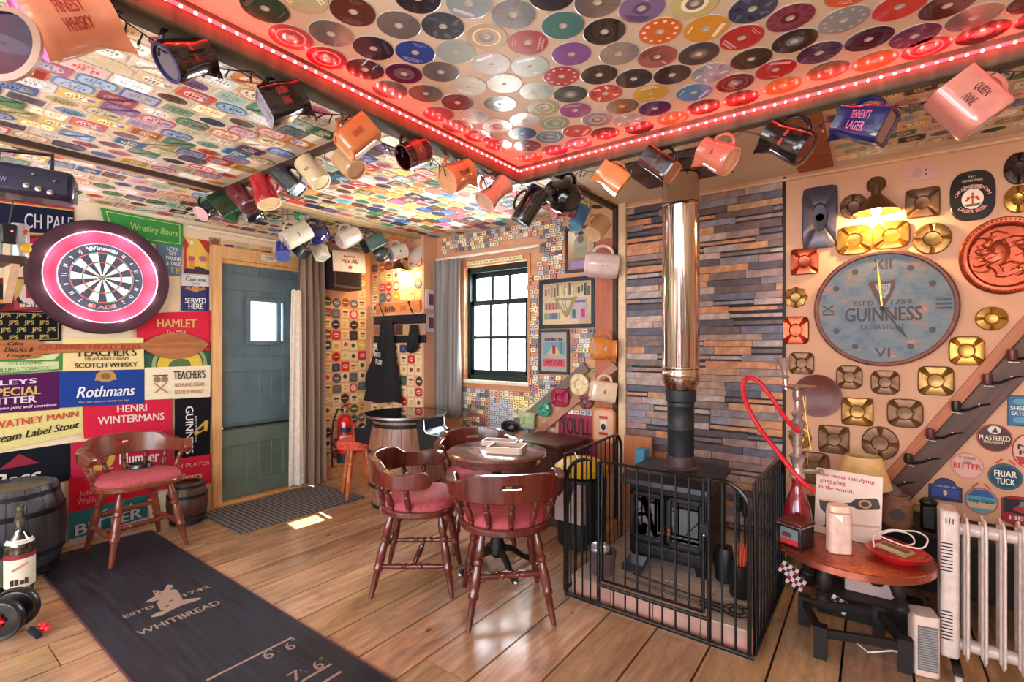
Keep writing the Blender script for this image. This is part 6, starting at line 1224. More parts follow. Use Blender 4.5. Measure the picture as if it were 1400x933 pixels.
MB().lathe([(.101, 1.10), (.1025, 1.104), (.1025, 1.125), (.101, 1.13), (.101, 1.145), (.1025, 1.148), (.1025, 1.155), (.101, 1.158), (.101, 2.05), (.103, 2.055), (.103, 2.085), (.101, 2.09), (.101, ZC - .012)], M_ss, 64).build('steel_pipe', T)
MB().lathe([(.1035, 2.235), (.1035, 2.243), (.101, 2.243)], M_black, 48, caps=False).build('dark_band', T)
# items on the hearth
p = hit(822, 762, 2, .092); T = thing('log_bucket', 'small steel bucket with a rumpled silver bag on the left of the hearth', 'bucket', (-1.14, 2.33, .092)); MB().lathe([(.055, 0), (.075, .12), (.078, .125), (.072, .12), (.052, .006)], paint('7c6c6c', .4, .5), 28, caps=False).build('bucket', T)
b = MB(); b.ball((-.01, -.01, .125), .055, paint('c8c8d8', .25, .6), 14, (1, 1, .7)); b.build('foil_bag', T)
T = thing('hearth_brush', 'brown hearth brush handle lying flat on the front of the hearth', 'brush', (0, 0, .096)); MB().rod((-1.02, 2.33, .004), (-.62, 2.30, .006), .006, paint('3c2c28', .4), 8).build('handle', T); MB().rod((-.64, 2.30, .008), (-.54, 2.295, .008), .012, M_black, 10).build('brush_head', T)
T = thing('fire_poker', 'thin iron poker lying behind the brush on the hearth', 'poker', (0, 0, .095)); MB().tube([(-1.0, 2.40, .004), (-.7, 2.36, .004), (-.55, 2.35, .004)], .004, M_black, 6).build('rod', T)
T = thing('iron_trivet', 'small black iron trivet at the right front of the hearth', 'trivet', (-.49, 2.33, .094)); b = MB()
for k in range(2): b.tube([(.055 * (1 - .45 * k) * math.cos(a * R(18)), .055 * (1 - .45 * k) * math.sin(a * R(18)), .008) for a in range(20)], .004, M_black, 6, closed=True)
for k in range(6): a = k * R(60); b.rod((.02 * math.cos(a), .02 * math.sin(a), .008), (.055 * math.cos(a), .055 * math.sin(a), .008), .003, M_black, 6)
b.build('iron_ring', T)
T = thing('dustpan', 'grey ash shovel lying at the left foot of the stove', 'shovel', (-1.02, 2.48, .094)); MB().add([(-.05, -.06, 0), (.05, -.06, 0), (.04, .04, .0), (-.04, .04, 0), (-.055, -.06, .03), (.055, -.06, .03), (.045, .05, .05), (-.045, .05, .05)], [(0, 1, 2, 3), (0, 3, 7, 4), (1, 5, 6, 2), (3, 2, 6, 7)], paint('5c6068', .4, .5)).build('pan', T)
for k, (x, y, h, lab) in enumerate(((-.56, 2.72, .42, 'left black poker of the fireside tool set'), (-.52, 2.66, .42, 'right black poker of the fireside tool set'))):
    T = thing('fireside_tool', lab, 'poker', (x, y, .091), 'fireside tools'); MB().rod((0, 0, .05), (0, 0, h - .08), .006, M_black, 8).build('rod', T); MB().lathe([(.008, h - .09), (.016, h - .07), (.012, h - .04), (.018, h - .01), (.008, h)], M_black, 14).build('handle', T)
T = thing('firelighter_pot', 'black pot holding a bunch of long red matches right of the stove', 'pot', (-.51, 2.50, .091)); MB().lathe([(.04, 0), (.046, .01), (.046, .15), (.04, .15)], M_black, 22).build('pot', T)
for k in range(10): a = k * .63; MB().rod((.018 * math.cos(a), .018 * math.sin(a), .12), (.03 * math.cos(a), .03 * math.sin(a), .24), .0035, paint('d05038', .6), 5).build('match', T)
T = thing('coal_hod', 'black coal scuttle between the stove and the guard', 'scuttle', (-.60, 2.62, .091)); MB().lathe([(.04, 0), (.05, .01), (.06, .12), (.045, .17), (.02, .18)], M_black, 20).build('scuttle', T)
# things stacked left of the stove
T = tag(MB().box((0, 0, .32), (.20, .03, .64), wood('ply_offcut', 'a85c38', 'c87c50', 'd89468', .5)).build('plywood_offcut', None, Matrix.Translation((-1.33, 3.25, .003)) @ Matrix.Rotation(R(-3), 4, 'X'), bevel=.002), 'upright orange plywood offcut leaning on the cladding left of the flue', 'board')
T = tag(MB().box((0, 0, .27), (.06, .10, .54), paint('4c90b0', .6)).build('blue_tube', None, Matrix.Translation((-1.17, 2.95, .092)), bevel=.006), 'blue cardboard carton standing left of the stove', 'carton')
T = thing('bin', 'black lidded bin with a yellow band behind the left guard panel', 'bin', (-1.52, 2.80, 0)); MB().lathe([(.12, 0), (.15, .02), (.165, .42), (.16, .44)], paint('14161a', .5), 28).build('bin_body', T); MB().lathe([(.168, .46), (.17, .50), (.12, .54), (.02, .55)], paint('d8b020', .5), 28).build('lid', T); MB().box((0, -.14, .30), (.20, .04, .24), paint('b8a4a0', .6)).build('paper_panel', T)
# ---------------- fire guard ----------------
GZ = .715; T = thing('fire_guard', 'black metal bar fire guard fencing off the stove', 'fire guard', (0, 0, 0)); M_g = paint('0b1216', .35, .4, coat=.3)
def gpanel(A, B, z0, curve=None, nb=8, name='guard_panel', gate=False):
    A = Vector(A); B = Vector(B); d = (B - A); L = d.length; u = d.normalized(); P = lambda s, z: A + u * s + Vector((0, 0, z)); e = bpy.data.objects.new(name, None); COL.objects.link(e); e.parent = T
    rc_ = .11; pts = [P(0, z0)]
    if curve == 'l': pts += [P(0, GZ - rc_)] + [P(rc_ - rc_ * math.cos(R(a)), GZ - rc_ + rc_ * math.sin(R(a))) for a in (20, 40, 60, 80)] + [P(L, GZ)]
    elif curve == 'r': pts += [P(0, GZ), P(L - rc_, GZ)] + [P(L - rc_ + rc_ * math.sin(R(a)), GZ - rc_ + rc_ * math.cos(R(a))) for a in (20, 40, 60, 80)] + [P(L, GZ - rc_)]
    else: pts += [P(0, GZ), P(L, GZ)]
    pts += [P(L, z0)]
    MB().tube(pts, .0095, M_g, 8, closed=True).build('frame_tube', e)
    for k in range(1, nb):
        s = L * k / nb; zt = GZ
        if curve == 'l' and s < rc_: zt = GZ - rc_ + math.sqrt(rc_ ** 2 - (rc_ - s) ** 2)
        if curve == 'r' and s > L - rc_: zt = GZ - rc_ + math.sqrt(rc_ ** 2 - (s - L + rc_) ** 2)
        MB().rod(P(s, z0), P(s, zt), .0048, M_g, 6).build('bar', e)
    return e
y = 2.155
gpanel((-1.25, y, 0), (-1.075, y, 0), .022, 'l', 4); gpanel((-.56, y, 0), (-.405, y, 0), .022, 'r', 3)
e = gpanel((-1.055, y, 0), (-.585, y, 0), .145, None, 8, 'guard_gate'); MB().box((-.575, y - .012, .50), (.035, .02, .05), M_g).ball((-.575, y - .026, .48), .006, M_steel, 8).build('latch', e)
for k in range(1, 8): MB().rod((-1.055 + .47 * k / 8, y, .022), (-1.055 + .47 * k / 8, y, .118), .0048, M_g, 6).build('bar', e)
MB().tube([(-1.075, y, .118), (-.56, y, .118)], .0085, M_g, 8).tube([(-1.26, y, .02), (-.39, y, .02)], .010, M_g, 8).build('threshold_rail', T)
gpanel((-1.28, 2.185, 0), (-1.31, 2.95, 0), .022, 'r', 12); gpanel((-.390, 2.185, 0), (-.385, 2.90, 0), .022, 'r', 11)
MB().tube([(-1.225, 2.19, .73), (-1.19, 2.17, .70), (-1.12, 2.155, .712)], .003, paint('e8e8f0', .4), 6).build('cable_tie', T)
# ---------------- copper table and what stands on it ----------------
CX, CY, CZ = -.08, 2.53, .42; T = thing('copper_table', 'round copper topped table with four dark turned legs', 'table', (CX, CY, 0))
M_ct = paint('b4644c', .32, .85, var=.35, scale=60, bump=.9); M_dk = wood('dark_oak', '0c0808', '1a100e', '2a1916', .6, (12, 12, 1), coat=0)
MB().lathe([(.001, .40), (.268, .40), (.276, .404), (.278, .418), (.272, .42), (.001, .42)], M_ct, 64, caps=False).build('table_top', T); MB().lathe([(.279, .392), (.281, .394), (.281, .419), (.276, .4215)], paint('c0705c', .25, .9), 64, caps=False).build('copper_band', T)
for k in range(10): a = k * R(36); MB().ball((.281 * math.cos(a), .281 * math.sin(a), .406), .005, M_cop, 6).build('stud', T)
rot = Matrix.Rotation(R(19), 4, 'Z'); TL = [(0, .024), (.08, .024), (.10, .03), (.14, .016), (.18, .022), (.3, .028), (.42, .022), (.46, .016), (.5, .028), (.56, .022), (.6, .028), (.64, .024)]
cs_ = {}
for sx in (-1, 1):
    for sy in (-1, 1): q = rot @ Vector((sx * .145, sy * .125, 0)); q.x += -.0; cs_[sx, sy] = q; MB().turn(q * .82 + Vector((0, 0, .40)), q + Vector((0, 0, .13)), TL, M_dk, 14).box((q.x, q.y, .065), (.046, .046, .13), M_dk).build('leg', T)
for a, c in (((-1, -1), (1, -1)), ((-1, 1), (1, 1)), ((-1, -1), (-1, 1)), ((1, -1), (1, 1))):
    A, B = cs_[a], cs_[c]; M = axis_frame(A + Vector((0, 0, .10)), B + Vector((0, 0, .10)), (0, 0, 1)); MB(M).box((0, 0, (B - A).length / 2), (.034, .022, (B - A).length), M_dk).build('stretcher', T, bevel=.003)
zt = CZ + .001
# card sign
T = thing('advert_card', 'cream advert card reading The most satisfying glug.glug in the world on the copper table', 'card', frame((-.10, 2.62, zt), (.985, -.17, 0), (0, .16, 1))); MB().box((0, .145, 0), (.25, .29, .006), card('e4c8b8')).build('card', T)
b = MB(); Rr = card('b82c2c'); b.text('The most satisfying', -.01, .262, .215, .022, .0034, Rr, bold=.03).text('glug.glug', -.06, .235, .10, .022, .0034, Rr, bold=.03).text('in the world.', -.045, .208, .135, .018, .0034, Rr, bold=.03); b.build('lettering', T, smooth=False)
b = MB(); Mx = Matrix.Translation((.065, .165, 0)) @ Matrix.Rotation(R(14), 4, 'Z'); b.flat([(-.095, -.004), (-.05, -.008), (-.03, -.024), (.045, -.024), (.052, -.015), (.052, .015), (.045, .024), (-.03, .024), (-.05, .008), (-.095, .004)], .0034, card('281418'), Mx).flat(ell(.024, .018, 18, .0, 0), .0038, card('c88838'), Mx).flat(ell(.016, .011, 16, .0, 0), .0041, card('302018'), Mx)
b.flat([(-.11, .15), (-.035, .15), (-.04, .11), (-.062, .09), (-.062, .04), (-.045, .03), (-.10, .03), (-.082, .04), (-.082, .09), (-.104, .11)], .0034, card('2a1a1c')).flat([(-.108, .146), (-.037, .146), (-.037, .155), (-.108, .155)], .0038, card('e0b090')); b.flat([(.02, .06), (.12, .075), (.12, .085), (.02, .07)], .0034, card('c8a080')); b.build('printed_emblem', T, smooth=False)
# canister
T = thing('air_freshener', 'plain white plastic air freshener standing in front of the advert card', 'dispenser', Matrix.Translation((-.118, 2.44, zt)) @ Matrix.Rotation(R(25), 4, 'Z')); MB().prism(rrect(.085, .065, .02, 4), 0, .165, paint('e8c4b4', .35)).build('case', T, bevel=.004); MB().prism(rrect(.086, .066, .02, 4), .167, .195, paint('ecc8b0', .35), top=.86).build('lid', T, bevel=.004); MB().add([(-.03, -.0335, .16), (.0, -.0335, .16), (0, -.0335, .13)], [(0, 2, 1)], paint('ffffff', .4)).build('front_notch', T)
# tin
T = thing('tea_tin', 'square hinged tin with a red label on the left of the copper table', 'tin', Matrix.Translation((-.27, 2.42, zt)) @ Matrix.Rotation(R(-24), 4, 'Z')); MB().box((0, 0, .045), (.10, .10, .09), paint('2c2c30', .3, .5)).build('tin_body', T, bevel=.005); MB().box((0, 0, .100), (.106, .106, .018), paint('6c3430', .3, .5, var=.6, scale=30)).build('lid', T, bevel=.006); MB().tube([(x * .053, y * .053, .09) for x, y in ((-1, -1), (1, -1), (1, 1), (-1, 1))], .003, M_steel, 6, closed=True).build('silver_rim', T)
MB().box((0, -.0515, .055), (.075, .002, .045), card('6c7c78')).box((0, -.0518, .022), (.075, .002, .02), card('c02430')).box((-.01, -.0522, .05), (.04, .002, .02), card('5c3038')).build('printed_label', T, smooth=False)
# red dish with cable and leaflet
T = thing('red_dish', 'round red dish on the right of the copper table', 'dish', (.075, 2.50, zt)); MB().lathe([(.07, 0), (.095, .02), (.105, .032), (.098, .036), (.088, .026), (.062, .010), (.001, .010)], paint('c01c28', .25, coat=.7), 44).build('dish', T)
T = tag(MB().box((0, 0, 0), (.12, .055, .008), card('b0905c')).box((0, .006, .005), (.10, .02, .003), card('5c4434')).box((.0, -.018, .005), (.10, .01, .003), card('c8b090')).build('leaflet', None, Matrix.Translation((.065, 2.49, zt + .04)) @ Matrix.Rotation(R(-38), 4, 'Z') @ Matrix.Rotation(R(8), 4, 'X')), 'small printed packet lying across the red dish', 'packet')
T = tag(MB().tube(smooth([(.0 + .0, 2.50, zt + .03), (.0, 2.55, zt + .06), (.05, 2.58, zt + .085), (.10, 2.59, zt + .09), (.14, 2.575, zt + .10), (.17, 2.54, zt + .09), (.155, 2.51, zt + .06), (.11, 2.52, zt + .05), (.06, 2.55, zt + .05), (.02, 2.57, zt + .06), (.07, 2.60, zt + .08), (.12, 2.60, zt + .075), (.13, 2.56, zt + .055), (.09, 2.53, zt + .045)]), .0032, paint('f0d8d0', .4), 6).build('cable'), 'coiled white cable heaped in the red dish', 'cable')
# hookah
T = thing('water_pipe', 'ornate silver water pipe with a red glass base and red hose', 'water pipe', (-.285, 2.60, zt)); M_chr = paint('c8b4b0', .2, .7, var=0)
MB().lathe([(.045, 0), (.058, .02), (.060, .07), (.052, .12), (.034, .17), (.022, .21), (.024, .25)], paint('8c1428', .12, coat=1, var=.2), 32).build('glass_base', T); MB().lathe([(.04, .01), (.053, .03), (.055, .07), (.046, .12), (.001, .12)], paint('a81830', .3, coat=.5), 28).build('red_liquid', T)
MB().lathe([(.026, .24), (.034, .25), (.030, .27), (.02, .30), (.030, .335), (.038, .345), (.018, .36), (.020, .39), (.030, .40), (.018, .41), (.022, .44), (.038, .455), (.022, .47), (.030, .485), (.034, .50), (.016, .52), (.026, .54), (.012, .56), (.010, .60), (.018, .61), (.010, .62), (.010, .655)], M_chr, 24).build('stem', T)
MB().lathe([(.012, .648), (.075, .668), (.078, .672), (.012, .656)], M_chr, 36, caps=False).build('ash_plate', T)
MB().lathe([(.012, .655), (.010, .70), (.018, .71), (.010, .72), (.014, .75), (.034, .79), (.038, .80), (.030, .80), (.01, .76)], M_chr, 24, M=Matrix.Rotation(R(-4), 4, 'Y')).build('bowl', T)
MB().turn((.02, -.01, .28), (.10, -.06, .30), [(0, .01), (.5, .014), (.8, .008), (1, .014)], M_chr, 10).build('hose_port', T)
W0 = Vector((-.285, 2.60, zt)); hp_ = [hit(x, y_, 1, yy) - W0 for x, y_, yy in ((1092, 590, 2.55), (1076, 575, 2.52), (1058, 548, 2.50), (1040, 525, 2.50), (1027, 517, 2.50), (1018, 520, 2.48), (1016, 535, 2.46), (1024, 560, 2.42), (1040, 588, 2.40), (1060, 614, 2.36), (1080, 640, 2.33), (1098, 660, 2.32), (1112, 672, 2.34))]
MB().tube(smooth(hp_), .010, paint('d01828', .5, var=.3, scale=200), 10).build('hose', T)
MB().rod((.02, .02, .62), (.055, -.01, .38), .002, M_brass, 6).rod((.03, .02, .64), (.04, .02, .30), .0015, M_brass, 6).ball((.03, .02, .63), .007, M_brass, 8).build('tongs', T)
# side shelf and lamp, jars behind the table
T = thing('low_bench', 'low dark bench along the wall behind the copper table', 'bench', (.42, 3.17, 0)); MB().box((0, 0, .385), (1.5, .34, .03), M_dk).build('bench_top', T, bevel=.004)
for x in (-.70, -.1, .70): MB().box((x, 0, .185), (.04, .30, .37), M_dk).build('bench_side', T)
MB().box((0, .15, .19), (1.44, .02, .36), M_dk).build('bench_back', T)
p = hit(1180, 700, 1, 3.05); T = thing('table_lamp', 'small table lamp with a cream pleated shade behind the advert card', 'lamp', (p.x, 3.05, .401)); MB().lathe([(.05, 0), (.055, .01), (.02, .03), (.03, .08), (.014, .12), (.010, .16)], paint('8c6c4c', .4), 20).build('lamp_base', T); MB().lathe([(.118, .165), (.12, .168), (.078, .315), (.076, .318)], paint('e8bc80', .7), 40, caps=False).build('lamp_shade', T)
p = hit(1226, 705, 1, 3.02); T = thing('stoneware_jar', 'brown stoneware jar with a dark badge behind the red dish', 'jar', (p.x, 3.02, .401)); MB().lathe([(.05, 0), (.062, .02), (.062, .12), (.05, .135), (.052, .15), (.045, .152), (.043, .13)], paint('8c6450', .4), 28).build('jar', T); MB().lathe([(.001, 0), (.03, 0)], card('4c3430'), 20, frame((0, -.0635, .07), (1, 0, 0), (0, 0, 1)), caps=False).build('badge', T)
p = hit(1207, 668, 1, 3.12); T = thing('round_plaque', 'round brown plaque leaning behind the advert card', 'plaque', frame((p.x, 3.16, .402 + .09), (1, -.1, 0), (0, .2, 1))); MB().lathe([(.001, 0), (.088, 0), (.09, .01), (.08, .014), (.001, .012)], paint('5c3c38', .45), 32).build('plaque', T)
T = thing('desk_telephone', 'small black handset standing behind the coiled cable', 'telephone', (hit(1272, 700, 1, 2.95).x, 3.05, .401)); MB().box((0, 0, .06), (.06, .05, .12), M_black).build('body', T, bevel=.012); MB().ball((0, 0, .13), .035, M_black, 12, (1, .8, .7)).build('head', T)
T = tag(MB().box((0, 0, .11), (.19, .02, .22), card('c8a8a4')).build('parcel_bag', None, Matrix.Translation((-.02, 2.86, .10)) @ Matrix.Rotation(R(-6), 4, 'X'), bevel=.004), 'pale paper bag standing under the copper table', 'bag')
tag(MB().box((0, 0, .05), (.40, .20, .10), M_dk).build('floor_crate', None, Matrix.Translation((-.02, 2.86, .0))), 'low dark crate on the floor under the copper table', 'crate')
for k, (x, y_, z) in enumerate(((1080, 775, .30), (1090, 790, .26), (1148, 820, .16))):
    T = tag(MB().build('x') if 0 else MB().box((0, 0, 0), (.075, .004, .06), card('ece4e0')).build('checkered_ribbon', None, Matrix.Translation((hit(x, y_, 1, 2.78).x, 2.73 - k * .004, hit(x, y_, 1, 2.78).z)) @ Matrix.Rotation(R(25), 4, 'Y')), ['upper', 'middle', 'lowest'][k] + ' piece of red, white and black checkered ribbon under the copper table', 'ribbon'); b = MB()
    for i in range(5):
        for j in range(3):
            if (i + j) % 2: b.box((-.03 + i * .015, -.0026, -.02 + j * .02), (.015, .001, .02), card('141414' if i % 2 else 'b01828'))
    b.build('checks', T, smooth=False)['kind'] = 'stuff'
# ---------------- heaters ----------------
T = thing('oil_radiator', 'white oil filled radiator on castors at the right edge', 'radiator', (.22, 2.55, 0)); M_rd = paint('dcc8c0', .35, coat=.3)
MB().box((.012, 0, .365), (.055, .135, .56), M_rd).build('control_box', T, bevel=.012)
vt = MB()
for k in range(9): vt.box((.002, -.0685, .42 + k * .013), (.034, .002, .004), M_dark); vt.box((.002, -.0685, .16 + k * .013), (.034, .002, .004), M_dark)
for k in range(3): vt.box((.0 + k * .010, -.0685, .61), (.003, .002, .02), M_dark)
vt.build('air_vent', T, smooth=False)['kind'] = 'stuff'
fin = MB(); sec = [(-.005, -.075), (.005, -.075), (.012, -.03), (.012, .03), (.005, .075), (-.005, .075), (-.012, .03), (-.012, -.03)]
me = None; b = MB(); b.prism([(q[1], q[0]) for q in sec], 0, 0, M_rd) if 0 else None
out = [(-.075, .11), (-.075, .56), (-.055, .615), (-.03, .625), (0, .605), (.03, .625), (.055, .615), (.075, .56), (.075, .11), (.05, .085), (-.05, .085)]
b = MB(frame((0, 0, 0), (0, 1, 0), (0, 0, 1))); b.prism([(q[0], q[1]) for q in out], -.004, .004, M_rd); b.tube([(-.03, .10, 0), (-.03, .60, 0)], .011, M_rd, 8).tube([(.03, .10, 0), (.03, .60, 0)], .011, M_rd, 8); me = b.mesh('fin')
for k in range(9): link('fin', me, T, Matrix.Translation((.062 + k * .0495, 0, 0)), bevel=.003)
MB().rod((0, 0, .57), (.5, 0, .57), .024, M_rd, 16).rod((0, 0, .125), (.5, 0, .125), .024, M_rd, 16).build('connecting_tube', T)
for x in (.03, .44):
    MB().box((x, 0, .065), (.03, .26, .012), M_black).build('castor_bar', T, bevel=.004)
    for y_ in (-.12, .12): MB().lathe([(.012, -.01), (.027, -.009), (.027, .009), (.012, .01)], paint('e0d0c8', .4), 20, Matrix.Translation((x, y_, .028)) @ Matrix.Rotation(R(90), 4, 'Y')).build('castor_wheel', T)
T = thing('fan_heater', 'small cream fan heater with a grey grille under the copper table edge', 'fan heater', Matrix.Translation((.155, 2.50, 0)) @ Matrix.Rotation(R(12), 4, 'Z')); MB().prism(rrect(.082, .10, .018, 3), .004, .235, paint('e8ccc0', .4)).build('case', T, bevel=.004)
MB().box((0, -.051, .115), (.062, .004, .17), paint('6c6a70', .5)).build('grille', T); b = MB()
for k in range(17): b.box((0, -.0545, .04 + k * .0095), (.06, .004, .0035), paint('a8a0a0', .4))
b.build('grille_louvres', T, smooth=False)['kind'] = 'stuff'
tag(MB().tube([(.30, 2.34, .006), (.42, 2.20, .006), (.48, 2.0, .006), (.60, 1.9, .006)], .005, M_wire, 6).build('power_cord'), 'black power cord on the floorboards under the radiator', 'cord')
tag(MB().tube([(-.03, 2.62, .008), (-.06, 2.55, .008), (-.02, 2.50, .008), (.06, 2.53, .03), (.12, 2.50, .05)], .0035, M_white, 6).build('power_cord'), 'thin white lead looping on the floor under the copper table', 'cord')
# ---------------- hanging mugs and jugs ----------------
CR_, CF_ = Vector((math.cos(YAW), math.sin(YAW), 0)), Vector((-math.sin(YAW), math.cos(YAW), 0))
def glaze(h): return paint(h, .18, coat=.8, var=.08)
def mug(kind, label, px, py, axis, val, L, asp, th, tilt, col, basec='e0c8a4', text=(), tcol='d8a8a0', inner=None, name=None, fixed=None, band=None, handle=1, hook=None, roll=0):
    P = hit(px, py, axis, val) if fixed is None else Vector(fixed); t = (P - Vector((0, 0, EYE))).dot(CF_); h = L * (.84 if axis == 0 or val != YW - .13 else 1) / FPX * t; r = h * asp
    toward = -(P - Vector((0, 0, EYE))).normalized(); right = CR_ - toward * CR_.dot(toward); right.normalize(); up = toward.cross(right); up = up if up.z > 0 else -up
    ax = (right * math.cos(R(th)) + up * math.sin(R(th))) * math.cos(R(tilt)) + toward * math.sin(R(tilt)); z = -ax
    x = Vector((0, 0, 1)); x = x - z * x.dot(z); x = x.normalized() if x.length > .2 else up
    x = (Matrix.Rotation(R(roll), 3, z) @ x).normalized(); y = z.cross(x); M = Matrix.Identity(4); o = P - z * h / 2
    for i in range(3): M[i][0], M[i][1], M[i][2], M[i][3] = x[i], y[i], z[i], o[i]
    nm = name or ('water_jug' if kind in ('jug', 'sqjug', 'pot') else 'mug')
    T = thing(nm, label, 'jug' if 'jug' in nm or 'pot' in nm else 'mug', M, 'mugs and jugs hanging from the beams')
    prof = {'cyl': [(.94, 0), (1, .05), (1, .5), (1, 1)], 'jug': [(1.0, 0), (1.06, .1), (1.0, .4), (.86, .75), (.9, 1)], 'sqjug': [(1.04, 0), (1.06, .1), (1.0, .5), (.84, .8), (.86, 1)], 'pot': [(.7, 0), (.98, .15), (1.1, .4), (.95, .75), (.62, .92), (.66, 1)],
            'flare': [(.98, 0), (.96, .06), (.74, .35), (.70, .6), (.78, .85), (.9, 1)], 'square': [(.9, 0), (.96, .05), (.96, .5), (.96, 1)], 'tri': [(1.0, 0), (1.02, .08), (.9, 1)], 'oct': [(.8, 0), (.98, .14), (.98, .85), (.9, 1)]}[kind]
    n = 32
    def rad(a):
        c, s = math.cos(a), math.sin(a)
        if kind in ('square', 'sqjug'): return 1 / (abs(c) ** 6 + abs(s) ** 6) ** (1 / 6)
        if kind == 'tri': q = (a % (2 * math.pi / 3)) - math.pi / 3; return min(1.25, .78 / math.cos(q))
        if kind == 'oct': q = (a % (math.pi / 4)) - math.pi / 8; return .96 / math.cos(q)
        return 1
    spout = kind in ('jug', 'sqjug', 'pot')
    def pt(a, pr, pz):
        k = rad(a) * pr * r; d = abs(((a - math.pi + math.pi) % (2 * math.pi)) - math.pi); e = math.exp(-(d / .30) ** 2) if spout else 0
        ex = e * max(0, (pz - .62) / .38) ** 1.3 * r * .46
        return (math.cos(a) * (k + ex), math.sin(a) * (k + ex * .2), pz * h + (e * .05 * h if pz > .9 and spout else 0))
    outer = [(prof[i][0] + (prof[i + 1][0] - prof[i][0]) * f, prof[i][1] + (prof[i + 1][1] - prof[i][1]) * f) for i in range(len(prof) - 1) for f in (0, .33, .66)] + [prof[-1]]
    inn = [(p[0] * .88, max(.07, p[1] - .001)) for p in outer[::-1]]
    rings = outer + inn; vs = [pt(2 * math.pi * k / n, *q) for q in rings for k in range(n)]; fs = []
    for i in range(len(rings) - 1):
        for k in range(n): fs.append((i * n + k, i * n + (k + 1) % n, (i + 1) * n + (k + 1) % n, (i + 1) * n + k))
    b = MB(); no = (len(outer) - 1) * n; b.add(vs, fs[:no], glaze(col)); b.add(vs, fs[no:] + [tuple((len(rings) - 1) * n + k for k in range(n))], glaze(inner or basec)); b.build('cup_body', T, angle=50)
    b = MB(); A = [pt(2 * math.pi * k / n, prof[0][0], 0) for k in range(n)]; vs = [(q[0], q[1], 0) for q in A] + [(q[0] * .84, q[1] * .84, -.001) for q in A] + [(q[0] * .80, q[1] * .80, .004) for q in A]
    b.add(vs, [(k, n + k, n + (k + 1) % n, (k + 1) % n) for k in range(n)] + [(n + k, 2 * n + k, 2 * n + (k + 1) % n, n + (k + 1) % n) for k in range(n)], paint('dcc4a0' if basec in ('e0c8a4', col) else basec, .6)); b.add(vs, [tuple(2 * n + k for k in range(n))[::-1]], glaze(basec)); b.build('foot_ring', T)
    if handle:
        r0 = r * rad(0); pts = []
        for k in range(11):
            a = R(-90 + 18 * k); pts.append((r0 * (.86) + r * .62 * math.cos(a) * (1.0), 0, h * (.52 + .30 * math.sin(a))))
        MB().tube(pts, r * .125, glaze(col), 8).build('handle', T)
    if band: MB().lathe([(r * 1.005, h * .3), (r * 1.005, h * .7)], paint(band, .4), 32, caps=False).build('printed_band', T)
    if text:
        b = MB(); w = min(1.3, .2 + .1 * max(len(s) for s in text)) * r; hh = h * .16
        for q, s in enumerate(text):
            v, f = text_geo(s, .02, 0); ww = w * min(1, len(s) / 7 + .2)
            for side in (1, -1):
                if (M.to_3x3() @ Vector((0, side, 0))).dot(toward) < .0: continue
                vv = []
                for tq in v:
                    tx, ty = tq[:2]; dz = tq[2] if len(tq) > 2 else 0
                    a = side * (math.pi / 2) + ty * hh / r - side * 0 + (q - (len(text) - 1) / 2) * hh * 1.35 / r * (-side) if 0 else side * math.pi / 2 - side * (ty * hh - (q - (len(text) - 1) / 2) * hh * 1.35) / r
                    pz = .5 + tx * ww / h * (side) * (-1 if 0 else 1); k = [outer[i] for i in range(len(outer))]; pr = 1.0
                    for i in range(len(outer) - 1):
                        if outer[i][1] <= pz <= outer[i + 1][1]: f_ = (pz - outer[i][1]) / max(1e-6, outer[i + 1][1] - outer[i][1]); pr = outer[i][0] * (1 - f_) + outer[i + 1][0] * f_
                    k2 = rad(a) * pr * r + .0012 + dz; vv.append((math.cos(a) * k2, math.sin(a) * k2, pz * h))
                b.add(vv, f if side > 0 else [q2[::-1] for q2 in f], paint(tcol, .4))
        if b.v: b.build('lettering', T, smooth=False)
    if hook is not None:
        top = M @ Vector((r * rad(0) * .86 + r * .62, 0, h * .52)); zc = hook[1]; q = [(top.x, top.y, top.z - .008), (top.x, top.y + .006, top.z - .002), (top.x, top.y + .003, top.z + .01), (top.x, top.y, (top.z + zc) / 2 + .002), (top.x, top.y, max(zc, top.z + .012))]
        b = MB().tube(q, .0016, M_wire, 5); o = b.build('cup_hook', hook[0])
    return T
HB1, HB2, HC = (bm, ZB), (bm2, ZB), (ceiling, ZC)
X1, Y1, Y2, X3, X4 = -1.45, 1.975, 1.46, -3.5, -1.5
mug('jug', "huge orange-cream whisky jug lettered GRANT'S at the top left corner", 95, 28, 0, X1, 118, .42, 188, 12, 'd88a68', 'c060a0', ('GRANTS', 'FINEST', 'WHISKY'), 'a83028', hook=HB1)
mug('jug', 'black jug with blue-ringed base, second along the dartboard-side beam', 255, 80, 0, X1, 72, .42, 192, 30, '18100f', '241c50', ('*6', '*5'), 'a03820', hook=HB1)
mug('sqjug', 'black QUEEN ANNE jug, third along the dartboard-side beam', 388, 140, 0, X1, 66, .40, 195, 15, '100c0e', '8c8490', ('QUEEN', 'ANNE'), 'a83838', hook=HB1)
mug('square', 'orange square jug with red lettering, fourth along the dartboard-side beam', 488, 188, 0, X1, 58, .42, 215, 18, 'c06c3a', 'd89058', ('GRANTS',), '9c2c20', hook=HB1, name='water_jug')
mug('cyl', 'maroon mug with its dark mouth towards the door, fifth along the dartboard-side beam', 566, 210, 0, X1, 46, .46, 20, -35, '481418', '481418', ('*3',), 'c08068', inner='300c10', hook=HB1, band='8c3c2c')
mug('jug', "orange TEACHERS jug with a cream round base, near the beam corner", 626, 240, 0, X1, 50, .45, 205, 38, 'd4784c', 'd09468', ('TEACHERS',), '3c2018', hook=HB1)
mug('flare', 'salmon pink flared jug beside the orange TEACHERS one', 676, 264, 0, X1, 52, .38, 222, 32, 'd88870', 'd8a890', (), hook=HB1, name='water_jug')
